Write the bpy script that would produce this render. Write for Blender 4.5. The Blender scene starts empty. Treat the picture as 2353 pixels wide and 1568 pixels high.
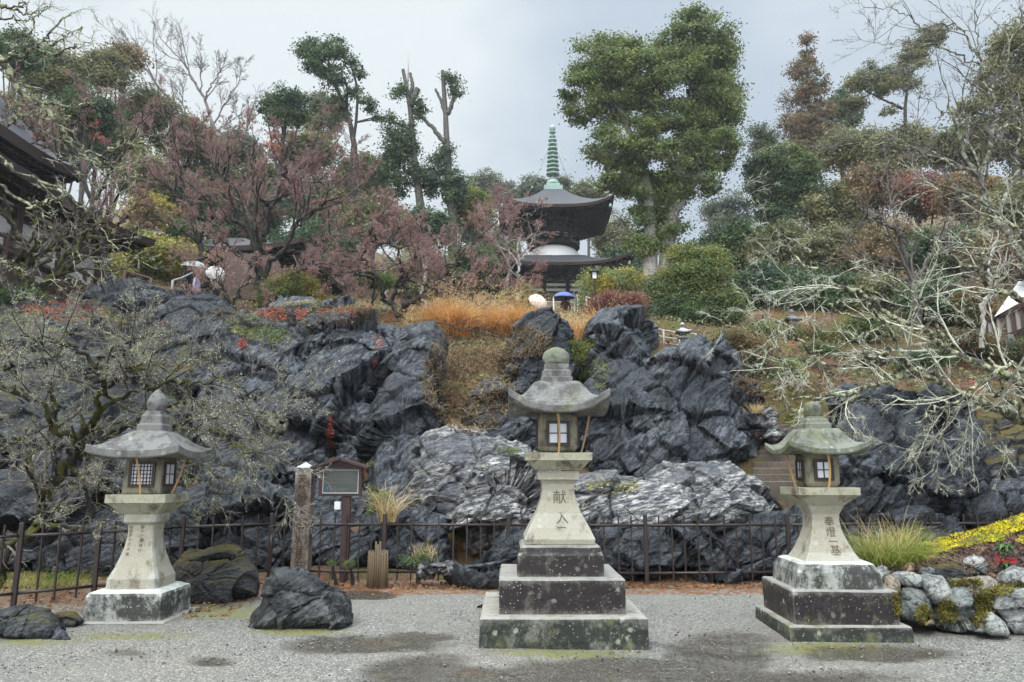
import bpy, math, random
import numpy as np
from mathutils import Vector, Matrix

SC = bpy.context.scene
COL = SC.collection
RNG = np.random.default_rng(7)

# ------------------------------------------------------------------ camera
F, CX, CY, PITCH, HC = 1700.0, 1176.5, 784.0, math.radians(10.1), 1.6
cam_d = bpy.data.cameras.new("camera")
cam_d.sensor_width = 36.0
cam_d.lens = F / 2353.0 * 36.0
cam_d.clip_end = 2000.0
cam = bpy.data.objects.new("camera", cam_d)
COL.objects.link(cam)
cam.location = (0, 0, HC)
cam.rotation_euler = (math.radians(90) + PITCH, 0, 0)
SC.camera = cam

# ------------------------------------------------------------------ sky and sun
SUN_EL, SUN_AZ = math.radians(46), math.radians(208)
world = bpy.data.worlds.new("World")
SC.world = world
world.use_nodes = True
wt = world.node_tree
wt.nodes.clear()
w_out = wt.nodes.new("ShaderNodeOutputWorld")
w_bg = wt.nodes.new("ShaderNodeBackground")
w_sky = wt.nodes.new("ShaderNodeTexSky")
w_sky.sky_type = 'NISHITA'
w_sky.sun_disc = False
w_sky.sun_elevation = SUN_EL
w_sky.sun_rotation = SUN_AZ
w_sky.air_density = 1.0
w_sky.dust_density = 2.0
w_co = wt.nodes.new("ShaderNodeTexCoord")
w_sep = wt.nodes.new("ShaderNodeSeparateXYZ")
wt.links.new(w_co.outputs["Generated"], w_sep.inputs[0])
w_ns = wt.nodes.new("ShaderNodeTexNoise")
w_ns.inputs["Scale"].default_value = 1.9
w_ns.inputs["Detail"].default_value = 4.0
w_ns.inputs["Roughness"].default_value = 0.5
w_map = wt.nodes.new("ShaderNodeMapping")
w_map.inputs["Scale"].default_value = (1.0, 1.0, 1.6)
w_map.inputs["Location"].default_value = (1.3, 0.4, 0.2)
wt.links.new(w_co.outputs["Generated"], w_map.inputs[0])
wt.links.new(w_map.outputs[0], w_ns.inputs["Vector"])
w_rp = wt.nodes.new("ShaderNodeValToRGB")
w_rp.color_ramp.elements[0].position = 0.36
w_rp.color_ramp.elements[0].color = (9.6, 11.2, 13.0, 1)
w_rp.color_ramp.elements[1].position = 0.58
w_rp.color_ramp.elements[1].color = (14.3, 15.5, 16.1, 1)
w_dir = wt.nodes.new("ShaderNodeMath")              # heavier cloud towards the right
w_dir.operation = 'MULTIPLY_ADD'
w_dir.inputs[1].default_value = -0.30
wt.links.new(w_sep.outputs["X"], w_dir.inputs[0])
wt.links.new(w_ns.outputs["Fac"], w_dir.inputs[2])
wt.links.new(w_dir.outputs[0], w_rp.inputs["Fac"])
w_el = wt.nodes.new("ShaderNodeValToRGB")           # overcast sky: brighter towards the zenith
for p_, v_ in ((1.0, 3.4), (0.0, 0.56), (0.25, 0.58), (0.58, 0.62), (0.80, 2.2)):
    e_ = w_el.color_ramp.elements[-1] if p_ == 1.0 else (w_el.color_ramp.elements[0] if p_ == 0.0 else w_el.color_ramp.elements.new(p_))
    e_.color = (v_, v_, v_, 1)
wt.links.new(w_sep.outputs["Z"], w_el.inputs["Fac"])
w_mul = wt.nodes.new("ShaderNodeVectorMath")
w_mul.operation = 'SCALE'
wt.links.new(w_rp.outputs["Color"], w_mul.inputs[0])
w_bk = wt.nodes.new("ShaderNodeMapRange")          # sky behind the camera brightened, added to light the front faces
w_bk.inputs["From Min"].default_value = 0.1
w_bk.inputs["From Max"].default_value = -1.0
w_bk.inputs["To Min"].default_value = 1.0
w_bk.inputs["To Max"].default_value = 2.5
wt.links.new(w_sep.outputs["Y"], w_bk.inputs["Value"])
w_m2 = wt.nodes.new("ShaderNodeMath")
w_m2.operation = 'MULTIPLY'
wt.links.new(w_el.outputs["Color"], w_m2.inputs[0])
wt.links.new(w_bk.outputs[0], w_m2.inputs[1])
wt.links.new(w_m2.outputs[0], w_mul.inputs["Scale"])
w_mix = wt.nodes.new("ShaderNodeMixRGB")
w_mix.inputs["Fac"].default_value = 0.96
wt.links.new(w_sky.outputs[0], w_mix.inputs[1])
wt.links.new(w_mul.outputs[0], w_mix.inputs[2])
w_bg.inputs["Strength"].default_value = 0.085
wt.links.new(w_mix.outputs[0], w_bg.inputs["Color"])
wt.links.new(w_bg.outputs[0], w_out.inputs["Surface"])

sun_d = bpy.data.lights.new("sun", 'SUN')
sun_d.energy = 1.5
sun_d.angle = math.radians(25)
sun_d.color = (1.0, 0.96, 0.9)
sun = bpy.data.objects.new("sun", sun_d)
COL.objects.link(sun)
_sd = Vector((math.sin(SUN_AZ) * math.cos(SUN_EL), math.cos(SUN_AZ) * math.cos(SUN_EL), math.sin(SUN_EL)))
sun.rotation_euler = (-_sd).to_track_quat('-Z', 'Y').to_euler()

SC.view_settings.view_transform = 'Standard'
SC.view_settings.look = 'None'
SC.view_settings.exposure = 0.18
SC.view_settings.gamma = 1.0
SC.cycles.max_bounces = 6
SC.cycles.diffuse_bounces = 3
SC.cycles.glossy_bounces = 3
SC.cycles.transmission_bounces = 4
SC.cycles.transparent_max_bounces = 6
SC.cycles.use_denoising = True

# ------------------------------------------------------------------ placing helpers
_c, _s = math.cos(PITCH), math.sin(PITCH)
def P(px, py, Y):
    """world point at depth Y along the sight line of photo point (px, py) on a 2353 wide picture"""
    xc = (np.asarray(px, float) - CX) / F
    yc = (CY - np.asarray(py, float)) / F
    dy = _c - _s * yc
    dz = _s + _c * yc
    Y = np.asarray(Y, float)
    return np.stack(np.broadcast_arrays(xc / dy * Y, Y, HC + dz / dy * Y), -1)
def proj(p):
    x, y, z = p[..., 0], p[..., 1], p[..., 2] - HC
    d = y * _c + z * _s
    v = -y * _s + z * _c
    return CX + F * x / d, CY - F * v / d
def groundY(py, z=0.0):
    yc = (CY - py) / F
    return (z - HC) * (_c - _s * yc) / (_s + _c * yc)
def PG(px, py, z=0.0):
    return P(px, py, groundY(py, z))

# ------------------------------------------------------------------ object helpers
def tag(o, label=None, cat=None, group=None, kind=None):
    if label: o["label"] = label
    if cat: o["category"] = cat
    if group: o["group"] = group
    if kind: o["kind"] = kind
    return o
def empty(name, loc, label, cat, group=None, rz=0.0):
    o = bpy.data.objects.new(name, None)
    o.empty_display_size = 0.2
    COL.objects.link(o)
    o.location = tuple(float(v) for v in loc)
    o.rotation_euler = (0, 0, rz)
    return tag(o, label, cat, group)
def mesh_np(name, V, faces, mat=None, parent=None, smooth=False, loc=(0, 0, 0)):
    """faces: list of int arrays (n,k), each with its own k; V in local coordinates"""
    V = np.asarray(V, np.float32).reshape(-1, 3)
    me = bpy.data.meshes.new(name)
    if not isinstance(faces, (list, tuple)): faces = [faces]
    faces = [np.asarray(f, np.int32) for f in faces if len(f)]
    me.vertices.add(len(V))
    me.vertices.foreach_set("co", V.ravel())
    li = np.concatenate([f.ravel() for f in faces])
    tot = np.concatenate([np.full(len(f), f.shape[1], np.int32) for f in faces])
    st = np.concatenate([[0], np.cumsum(tot)[:-1]]).astype(np.int32)
    me.loops.add(len(li))
    me.loops.foreach_set("vertex_index", li)
    me.polygons.add(len(tot))
    me.polygons.foreach_set("loop_start", st)
    me.polygons.foreach_set("loop_total", tot)
    me.polygons.foreach_set("use_smooth", np.full(len(tot), bool(smooth)))
    me.update(calc_edges=True)
    o = bpy.data.objects.new(name, me)
    COL.objects.link(o)
    if mat is not None:
        for m in (mat if isinstance(mat, (list, tuple)) else [mat]): me.materials.append(m)
    if parent is not None: o.parent = parent
    o.location = tuple(float(v) for v in loc)
    return o
class MB:
    """collects simple solids into one mesh"""
    def __init__(s): s.v = []; s.f = []; s.n = 0
    def add(s, V, faces):
        V = np.asarray(V, float).reshape(-1, 3)
        if not isinstance(faces, (list, tuple)): faces = [faces]
        for f in faces: s.f.append(np.asarray(f, int) + s.n)
        s.v.append(V); s.n += len(V)
        return s
    def box(s, c, h, R=None, bev=0.0):
        c = np.asarray(c, float); h = np.asarray(h, float)
        if bev > 0:
            b = min(bev, min(h) * 0.45); V = []
            for sx in (-1, 1):
                for sy in (-1, 1):
                    for sz in (-1, 1):
                        g = np.array([sx, sy, sz]) * h
                        for ax in range(3):
                            q = g.copy()
                            for k in range(3):
                                if k != ax: q[k] -= np.sign(q[k]) * b
                            V.append(q)
            V = np.array(V)
            i = lambda sx, sy, sz, ax: ((sx * 2 + sy) * 2 + sz) * 3 + ax
            q4, t3 = [], []
            for ax in range(3):
                o1, o2 = [(1, 2), (2, 0), (0, 1)][ax]
                for sg in (0, 1):
                    cyc = [(0, 0), (1, 0), (1, 1), (0, 1)]
                    if sg == 0: cyc = cyc[::-1]
                    f = []
                    for a, bq in cyc:
                        k = [0, 0, 0]; k[ax] = sg; k[o1] = a; k[o2] = bq
                        f.append(i(*k, ax))
                    q4.append(f)
            for ax in range(3):
                o1, o2 = [(1, 2), (2, 0), (0, 1)][ax]
                for a in (0, 1):
                    for bq in (0, 1):
                        k0 = [0, 0, 0]; k1 = [0, 0, 0]
                        k0[ax] = 0; k1[ax] = 1
                        for k in (k0, k1): k[o1] = a; k[o2] = bq
                        f = [i(*k0, o1), i(*k1, o1), i(*k1, o2), i(*k0, o2)]
                        q4.append(f if (a == bq) == False else f[::-1])
            for sx in (0, 1):
                for sy in (0, 1):
                    for sz in (0, 1):
                        f = [i(sx, sy, sz, 0), i(sx, sy, sz, 1), i(sx, sy, sz, 2)]
                        t3.append(f if (sx + sy + sz) % 2 == 1 else f[::-1])
            fs = [np.array(q4), np.array(t3)]
        else:
            V = np.array([[x, y, z] for x in (-1, 1) for y in (-1, 1) for z in (-1, 1)]) * h
            fs = [np.array([[0, 1, 3, 2], [4, 6, 7, 5], [0, 4, 5, 1], [2, 3, 7, 6], [0, 2, 6, 4], [1, 5, 7, 3]])]
        if R is not None: V = V @ np.asarray(R).T
        return s.add(V + c, fs)
    def bar(s, a, b, w, h=None):
        """rectangular bar from a to b"""
        a = np.asarray(a, float); b = np.asarray(b, float); h = h or w
        d = b - a; L = np.linalg.norm(d); d = d / L
        up = np.array([0, 0, 1.0]) if abs(d[2]) < 0.9 else np.array([0, 1.0, 0])
        x = np.cross(up, d); x /= np.linalg.norm(x); z = np.cross(d, x)
        return s.box((a + b) / 2, (w / 2, L / 2, h / 2), np.stack([x, d, z], 1))
    def tube(s, pts, r, sides=8, cap=True):
        V, fs = tube_arrays(np.asarray(pts, float)[None], np.broadcast_to(np.asarray(r, float), (len(pts),))[None], sides)
        s.add(V, fs)
        if cap:
            n = len(V) // sides
            s.f.append(np.array([list(range(sides))[::-1]]) + s.n - len(V))
            s.f.append(np.array([list(range(len(V) - sides, len(V)))]) + s.n - len(V))
        return s
    def lathe(s, prof, c=(0, 0, 0), sides=24, squash=1.0):
        pr = np.asarray(prof, float); n = len(pr)
        a = np.arange(sides) / sides * 2 * np.pi
        V = np.stack([pr[:, 0][:, None] * np.cos(a), pr[:, 0][:, None] * np.sin(a) * squash, np.repeat(pr[:, 1][:, None], sides, 1)], -1).reshape(-1, 3) + np.asarray(c, float)
        return s.add(V, [ring_faces(n, sides), np.array([list(range(sides))[::-1]]), np.array([list(range((n - 1) * sides, n * sides))])])
    def build(s, name, mat, parent=None, smooth=False, loc=(0, 0, 0)):
        V = np.concatenate(s.v)
        by = {}
        for f in s.f: by.setdefault(f.shape[1], []).append(f)
        return mesh_np(name, V, [np.concatenate(x) for x in by.values()], mat, parent, smooth, loc)
def ring_faces(n, m, closed=True, base=0):
    i = np.arange(n - 1)[:, None]; j = np.arange(m if closed else m - 1)[None]
    a = i * m + j; b = i * m + (j + 1) % m
    return (np.stack([a, b, b + m, a + m], -1).reshape(-1, 4) + base)
def tube_arrays(PT, R, sides=4):
    """PT (M,n,3) polylines, R (M,n) radii -> vertices, quad faces"""
    M, n, _ = PT.shape
    T = np.gradient(PT, axis=1)
    T /= np.linalg.norm(T, axis=-1, keepdims=True) + 1e-9
    ref = np.where(np.abs(T[:, :1, 2:3]) > 0.9, np.array([1.0, 0, 0]), np.array([0, 0, 1.0]))
    A = np.cross(T, np.broadcast_to(ref, T.shape)); A /= np.linalg.norm(A, axis=-1, keepdims=True) + 1e-9
    B = np.cross(T, A)
    a = np.arange(sides) / sides * 2 * np.pi
    V = PT[:, :, None] + R[:, :, None, None] * (A[:, :, None] * np.cos(a)[None, None, :, None] + B[:, :, None] * np.sin(a)[None, None, :, None])
    f = ring_faces(n, sides)
    fs = (f[None] + (np.arange(M) * n * sides)[:, None, None]).reshape(-1, 4)
    return V.reshape(-1, 3), fs
def resample(pts, n):
    pts = np.asarray(pts, float)
    d = np.concatenate([[0], np.cumsum(np.linalg.norm(np.diff(pts, axis=0), axis=1))])
    # catmull-like smoothing: linear resample, then blur
    t = np.linspace(0, d[-1], n)
    q = np.stack([np.interp(t, d, pts[:, k]) for k in range(pts.shape[1])], 1)
    for _ in range(2): q[1:-1] = 0.25 * q[:-2] + 0.5 * q[1:-1] + 0.25 * q[2:]
    return q

# ------------------------------------------------------------------ numpy noise
def _hash(i, j, k, s=0):
    h = (i.astype(np.int64) * 374761393 + j.astype(np.int64) * 668265263 + k.astype(np.int64) * 2147483647 + s * 974634541) & 0xFFFFFFFF
    h = ((h ^ (h >> 13)) * 1274126177) & 0xFFFFFFFF
    h = ((h ^ (h >> 15)) * 2246822519) & 0xFFFFFFFF
    return (h ^ (h >> 16)) & 0xFFFFFFFF
_G = np.array([[1, 1, 0], [-1, 1, 0], [1, -1, 0], [-1, -1, 0], [1, 0, 1], [-1, 0, 1], [1, 0, -1], [-1, 0, -1], [0, 1, 1], [0, -1, 1], [0, 1, -1], [0, -1, -1]], float)
def perlin(p, s=0):
    i = np.floor(p).astype(np.int64); f = p - i
    u = f * f * f * (f * (f * 6 - 15) + 10)
    r = 0
    for dx in (0, 1):
        for dy in (0, 1):
            for dz in (0, 1):
                g = _G[_hash(i[:, 0] + dx, i[:, 1] + dy, i[:, 2] + dz, s) % 12]
                w = (u[:, 0] if dx else 1 - u[:, 0]) * (u[:, 1] if dy else 1 - u[:, 1]) * (u[:, 2] if dz else 1 - u[:, 2])
                r = r + w * ((f - np.array([dx, dy, dz])) * g).sum(1)
    return r
def fbm(p, oct=4, s=0, gain=0.5):
    r = 0; a = 1.0
    for o in range(oct):
        r = r + a * perlin(p * 2.0 ** o, s + o); a *= gain
    return r
def ridged(p, oct=4, s=0, gain=0.5):
    r = 0; a = 1.0
    for o in range(oct):
        r = r + a * (1 - 2 * np.abs(perlin(p * 2.0 ** o, s + o))); a *= gain
    return r
def worley(p, s=0):
    """nearest and second distance, cell value, and a random tilted plane per cell (makes facets)"""
    i = np.floor(p).astype(np.int64); f = p - i
    F1 = np.full(len(p), 9.0); F2 = np.full(len(p), 9.0); cid = np.zeros(len(p)); fac = np.zeros(len(p))
    for dx in (-1, 0, 1):
        for dy in (-1, 0, 1):
            for dz in (-1, 0, 1):
                h = _hash(i[:, 0] + dx, i[:, 1] + dy, i[:, 2] + dz, s)
                q = np.stack([(h & 1023) / 1023.0, ((h >> 10) & 1023) / 1023.0, ((h >> 20) & 1023) / 1023.0], 1) + np.array([dx, dy, dz]) - f
                d = np.sqrt((q * q).sum(1))
                new = d < F1
                F2 = np.where(new, F1, np.minimum(F2, d))
                cid = np.where(new, (h % 997) / 997.0, cid)
                t = (((h >> 3) & 255) / 127.5 - 1) * q[:, 0] + (((h >> 9) & 255) / 127.5 - 1) * q[:, 1] + (((h >> 15) & 255) / 127.5 - 1) * q[:, 2]
                fac = np.where(new, t, fac)
                F1 = np.where(new, d, F1)
    return F1, F2, cid, fac

# ------------------------------------------------------------------ materials
class NT:
    def __init__(s, name):
        s.m = bpy.data.materials.new(name); s.m.use_nodes = True
        s.t = s.m.node_tree; s.t.nodes.clear()
        s.out = s.t.nodes.new("ShaderNodeOutputMaterial")
        s.b = s.t.nodes.new("ShaderNodeBsdfPrincipled")
        s.t.links.new(s.b.outputs[0], s.out.inputs[0])
        s._co = None
    def n(s, typ, **kw):
        o = s.t.nodes.new("ShaderNode" + typ)
        for k, v in kw.items(): setattr(o, k, v)
        return o
    def set(s, node, key, v):
        i = node.inputs[key]
        if hasattr(v, "is_output"): s.t.links.new(v, i)
        elif isinstance(v, (tuple, list)) and len(v) == 3 and i.type == 'RGBA': i.default_value = (*v, 1)
        else: i.default_value = v
    def co(s, scale=(1, 1, 1), rot=(0, 0, 0), world=False, which=None):
        if world: src = s.n("NewGeometry").outputs["Position"]
        else:
            if s._co is None: s._co = s.n("TexCoord")
            src = s._co.outputs[which or "Object"]
        mp = s.n("Mapping"); s.set(mp, "Vector", src)
        mp.inputs["Rotation"].default_value = rot
        mp2 = s.n("Mapping"); mp2.inputs["Scale"].default_value = scale
        s.set(mp2, "Vector", mp.outputs[0])
        return mp2.outputs[0]
    def noise(s, scale=5.0, detail=4.0, rough=0.55, vec=None, dist=0.0):
        o = s.n("TexNoise"); s.set(o, "Scale", scale); s.set(o, "Detail", detail); s.set(o, "Roughness", rough); s.set(o, "Distortion", dist)
        s.set(o, "Vector", vec if vec is not None else s.co())
        return o.outputs["Fac"]
    def voro(s, scale=5.0, vec=None, feature='F1', out="Distance", rnd=1.0):
        o = s.n("TexVoronoi", feature=feature); s.set(o, "Scale", scale); s.set(o, "Randomness", rnd)
        s.set(o, "Vector", vec if vec is not None else s.co())
        return o.outputs[out]
    def ramp(s, fac, stops, interp='LINEAR'):
        o = s.n("ValToRGB"); cr = o.color_ramp; cr.interpolation = interp
        while len(cr.elements) < len(stops): cr.elements.new(0.5)
        for e, (p, c) in zip(cr.elements, stops):
            e.position = p; e.color = (*c, 1) if isinstance(c, (tuple, list)) else (c, c, c, 1)
        s.set(o, "Fac", fac)
        return o.outputs["Color"]
    def mix(s, fac, a, b, mode='MIX'):
        o = s.n("MixRGB", blend_type=mode); s.set(o, "Fac", fac); s.set(o, 1, a); s.set(o, 2, b)
        return o.outputs[0]
    def math(s, op, a, b=0.0, clamp=False):
        o = s.n("Math", operation=op, use_clamp=clamp); s.set(o, 0, a); s.set(o, 1, b)
        return o.outputs[0]
    def up(s, lo=0.3, hi=0.8):
        """mask of faces that look up (where moss and litter settle)"""
        sp = s.n("SeparateXYZ"); s.set(sp, 0, s.n("NewGeometry").outputs["Normal"])
        mr = s.n("MapRange"); s.set(mr, 0, sp.outputs["Z"]); s.set(mr, 1, lo); s.set(mr, 2, hi)
        return mr.outputs[0]
    def rnd(s): return s.n("NewGeometry").outputs["Random Per Island"]
    def bump(s, h, strength=0.4, dist=0.02, prev=None):
        o = s.n("Bump"); s.set(o, "Height", h); s.set(o, "Strength", strength); s.set(o, "Distance", dist)
        if prev is not None: s.set(o, "Normal", prev)
        return o.outputs[0]
    def done(s, color, rough=0.7, normal=None, spec=0.4, **kw):
        s.set(s.b, "Base Color", color); s.set(s.b, "Roughness", rough)
        s.set(s.b, "Specular IOR Level", spec)
        if normal is not None: s.set(s.b, "Normal", normal)
        for k, v in kw.items(): s.set(s.b, k, v)
        return s.m

def m_rock(name, dark, mid, light, lightamt=0.5, strata=(0.5, 0.4, 0.2), moss=0.0, rough=0.42, band=3.0, mosscol=(0.07, 0.07, 0.012)):
    t = NT(name)
    v = t.co((1, 1, band), strata)
    n1 = t.noise(1.1, 9, 0.68, v, 0.3)
    n2 = t.noise(4.5, 9, 0.70, v, 0.2)
    n3 = t.noise(0.55, 5, 0.6, t.co())
    n4 = t.noise(13, 8, 0.72, t.co((1, 1, band * 0.7), strata))
    c = t.ramp(n1, [(0.34, dark), (0.50, mid), (0.62, tuple(x * 1.5 for x in mid))])
    lm = t.math('MULTIPLY', t.ramp(n2, [(0.46, 0.0), (0.60, 1.0)]), t.ramp(n3, [(0.38, 0.04), (0.56, 1.0)]))
    c = t.mix(t.math('MULTIPLY', lm, lightamt), c, light)
    c = t.mix(t.ramp(n4, [(0.38, 0.9), (0.50, 0.0)]), c, tuple(x * 0.6 for x in dark))
    sp = t.math('ADD', t.voro(11.0, t.co(), 'F1'), t.math('MULTIPLY', t.math('SUBTRACT', n4, 0.5), 0.6))
    c = t.mix(t.math('MULTIPLY', t.ramp(sp, [(0.06, 1.0), (0.14, 0.0)]), 0.30), c, (light[0] * 1.2, light[1] * 1.2, light[2] * 1.1))
    if moss > 0:
        mm = t.math('MULTIPLY', t.up(0.35, 0.85), t.ramp(t.noise(1.7, 6, 0.65), [(0.62 - 0.35 * moss, 0.0), (0.72 - 0.25 * moss, 1.0)]))
        mc = t.mix(t.noise(14, 3), (mosscol[0] * 0.6, mosscol[1] * 0.6, mosscol[2]), (mosscol[0] * 1.6, mosscol[1] * 1.5, mosscol[2] * 1.2))
        c = t.mix(mm, c, mc)
        rgh = t.mix(mm, (rough,) * 3, (0.95,) * 3)
    else: rgh = t.ramp(n2, [(0.34, rough - 0.18), (0.66, rough + 0.14)])
    cr = t.voro(2.6, t.co((1, 1, band * 0.6), strata), 'DISTANCE_TO_EDGE')
    crk = t.ramp(cr, [(0.0, 0.0), (0.05, 1.0)])
    nb = t.bump(crk, 0.5, 0.05)
    nb = t.bump(n2, 0.75, 0.11, nb)
    nb = t.bump(n4, 0.75, 0.05, nb)
    return t.done(c, rgh, nb, 0.42)

def m_leaf(name, a, b, c3=None, rough=0.55, big=0.6, trans=0.0):
    """foliage: hue drifts through the crown, every leaf a little different"""
    t = NT(name)
    base = t.mix(t.ramp(t.noise(big, 3, 0.6, t.co(world=True)), [(0.35, 0.0), (0.65, 1.0)]), a, b)
    if c3: base = t.mix(t.ramp(t.noise(big * 0.7, 2, 0.5, t.co((1.3, 1, 1), (0.4, 0.9, 0.2), world=True)), [(0.5, 0.0), (0.66, 1.0)]), base, c3)
    h = t.n("HueSaturation"); t.set(h, "Color", base)
    t.set(h, "Value", t.math('ADD', t.math('MULTIPLY', t.rnd(), 0.9), 0.55))
    m = t.done(h.outputs[0], rough, None, 0.3)
    tr = t.n("BsdfTranslucent"); t.set(tr, "Color", h.outputs[0])
    mx = t.n("MixShader"); t.set(mx, "Fac", 0.35)
    t.t.links.new(t.b.outputs[0], mx.inputs[1]); t.t.links.new(tr.outputs[0], mx.inputs[2]); t.t.links.new(mx.outputs[0], t.out.inputs[0])
    return m

def m_plain(name, col, rough=0.6, var=0.25, scale=8.0, bump=0.15, spec=0.4, metal=0.0, stretch=(1, 1, 1)):
    t = NT(name)
    v = t.co(stretch)
    n = t.noise(scale, 6, 0.6, v)
    c = t.mix(n, tuple(x * (1 - var) for x in col), tuple(min(1, x * (1 + var)) for x in col))
    return t.done(c, rough, t.bump(t.noise(scale * 4, 5, 0.6, v), bump, 0.01), spec, Metallic=metal)
# ================================================================== ground and hillside
def m_gravel():
    t = NT("wet_gravel")
    v = t.co((1, 1, 1))
    cell = t.voro(70, v, 'F1', "Color"); dist = t.voro(70, v, 'F1', "Distance")
    sp = t.n("SeparateColor"); t.set(sp, 0, cell)
    cell2 = t.voro(150, v, 'F1', "Color"); sp2 = t.n("SeparateColor"); t.set(sp2, 0, cell2)
    g = t.ramp(sp.outputs[0], [(0.0, (0.024, 0.024, 0.024)), (0.5, (0.095, 0.093, 0.088)), (0.80, (0.215, 0.205, 0.18)), (1.0, (0.58, 0.54, 0.44))])
    g2 = t.ramp(sp2.outputs[1], [(0.0, (0.035, 0.034, 0.033)), (0.6, (0.15, 0.145, 0.135)), (1.0, (0.50, 0.47, 0.38))])
    c = t.mix(0.45, g, g2)
    big = t.noise(0.55, 5, 0.6, v)
    c = t.mix(t.ramp(big, [(0.42, 0.0), (0.62, 0.42)]), c, t.mix(0.5, c, (0.25, 0.215, 0.17)))
    at = t.n("Attribute"); at.attribute_name = "water"
    wn = t.math('ADD', at.outputs["Fac"], t.math('MULTIPLY', t.math('SUBTRACT', t.noise(1.9, 8, 0.72, v, 0.8), 0.5), 1.5))
    wn = t.math('ADD', wn, t.math('MULTIPLY', t.math('SUBTRACT', sp.outputs[0], 0.5), 0.30))
    wet = t.ramp(wn, [(0.25, 0.0), (0.5, 1.0)])
    pud = t.ramp(wn, [(0.50, 0.0), (0.66, 1.0)])
    gr = t.n("Attribute"); gr.attribute_name = "green"
    gm = t.ramp(t.math('MULTIPLY', gr.outputs["Fac"], t.ramp(t.noise(7, 5, 0.7, v), [(0.35, 0.1), (0.6, 1.0)])), [(0.2, 0.0), (0.5, 1.0)])
    c = t.mix(t.math('MULTIPLY', gm, 0.75), c, t.mix(t.noise(30, 3), (0.10, 0.10, 0.025), (0.20, 0.20, 0.04)))
    lt = t.n("Attribute"); lt.attribute_name = "litter"
    lm = t.ramp(t.math('MULTIPLY', lt.outputs["Fac"], t.ramp(t.voro(22, v, 'F1', "Color"), [(0.3, 0.2), (0.5, 1.0)])), [(0.3, 0.0), (0.5, 1.0)])
    c = t.mix(lm, c, t.ramp(t.noise(22, 3), [(0.35, (0.05, 0.025, 0.012)), (0.5, (0.22, 0.08, 0.03)), (0.62, (0.14, 0.09, 0.04))]))
    c = t.mix(t.math('MULTIPLY', wet, 0.55), c, t.mix(1.0, c, (0.42, 0.37, 0.31), 'MULTIPLY'))
    c = t.mix(t.math('MULTIPLY', pud, 0.55), c, (0.055, 0.048, 0.038))
    r = t.mix(pud, t.mix(wet, (0.45,) * 3, (0.22,) * 3), (0.03,) * 3)
    hgt = t.math('MULTIPLY', t.math('SUBTRACT', 1.0, dist), 1.0)
    o = t.n("Bump"); t.set(o, "Height", hgt); t.set(o, "Distance", 0.009)
    t.set(o, "Strength", t.math('SUBTRACT', 0.8, t.math('MULTIPLY', pud, 0.79)))
    return t.done(c, r, o.outputs[0], 0.5)

def build_ground():
    def axis(lo, hi, a, b, st):
        mid = np.arange(a, b, st)
        l = a - np.geomspace(st, a - lo, 26)[::-1]; r = b + np.geomspace(st, hi - b, 26)
        return np.concatenate([l, mid, r])
    xs = axis(-320, 320, -7.5, 7.5, 0.05); ys = axis(-60, 420, 3.8, 11.4, 0.05)
    X, Y = np.meshgrid(xs, ys)
    p = np.stack([X.ravel(), Y.ravel(), np.zeros(X.size)], 1)
    near = (np.abs(p[:, 0]) < 9) & (p[:, 1] > 3) & (p[:, 1] < 12)
    water = np.zeros(len(p)); green = np.zeros(len(p)); litter = np.zeros(len(p))
    q = p[near]; px, py = proj(q)
    w = np.zeros(len(q))
    for cx, cy, rx, ry, s in [(835, 1480, 150, 17, 1.25), (960, 1464, 75, 10, 1.1), (490, 1521, 50, 10, .95), (965, 1540, 110, 28, 1.15), (1090, 1562, 190, 24, 1.3), (1650, 1502, 110, 42, 1.15),
                              (1430, 1528, 190, 16, 1.2), (825, 1367, 75, 8, 1.3), (2000, 1502, 150, 16, 1.15), (1780, 1560, 260, 18, 1.0), (290, 1497, 60, 8, .7), (1330, 1556, 260, 22, 1.25)]:
        d = np.sqrt(((px - cx) / rx) ** 2 + ((py - cy) / ry) ** 2)
        w = np.maximum(w, s * np.clip(1.25 - 0.75 * d, 0, 1))
    water[near] = w
    g = np.zeros(len(q))
    for cx, cy, rx, ry, s in [(1300, 1500, 210, 14, .9), (1900, 1490, 190, 20, .9), (500, 1405, 130, 22, 1.0), (690, 1452, 120, 9, 1.2), (300, 1462, 180, 12, .8), (1300, 1352, 900, 8, .7), (760, 1335, 120, 9, 1.0), (60, 1475, 160, 14, .8)]:
        g = np.maximum(g, s * np.clip(1.3 - np.sqrt(((px - cx) / rx) ** 2 + ((py - cy) / ry) ** 2), 0, 1))
    green[near] = g
    l = np.clip((q[:, 1] - 10.1) / 0.5, 0, 1) * 1.0
    l = np.maximum(l, np.clip((q[:, 1] - 9.2) / 0.7, 0, 1) * np.clip((-2.9 - q[:, 0]) / 1.0, 0, 1))
    litter[near] = l
    p[:, 2] = 0.014 * fbm(p * 0.9, 3, 5) * near - 0.018 * np.clip(water, 0, 1)
    nx, ny = len(xs), len(ys)
    o = mesh_np("ground", p, ring_faces(ny, nx, False), m_gravel(), None, True)
    for nm, a in (("water", water), ("green", green), ("litter", litter)):
        at = o.data.attributes.new(nm, 'FLOAT', 'POINT'); at.data.foreach_set("value", a.astype(np.float32))
    tag(o, kind='structure')
build_ground()

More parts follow.
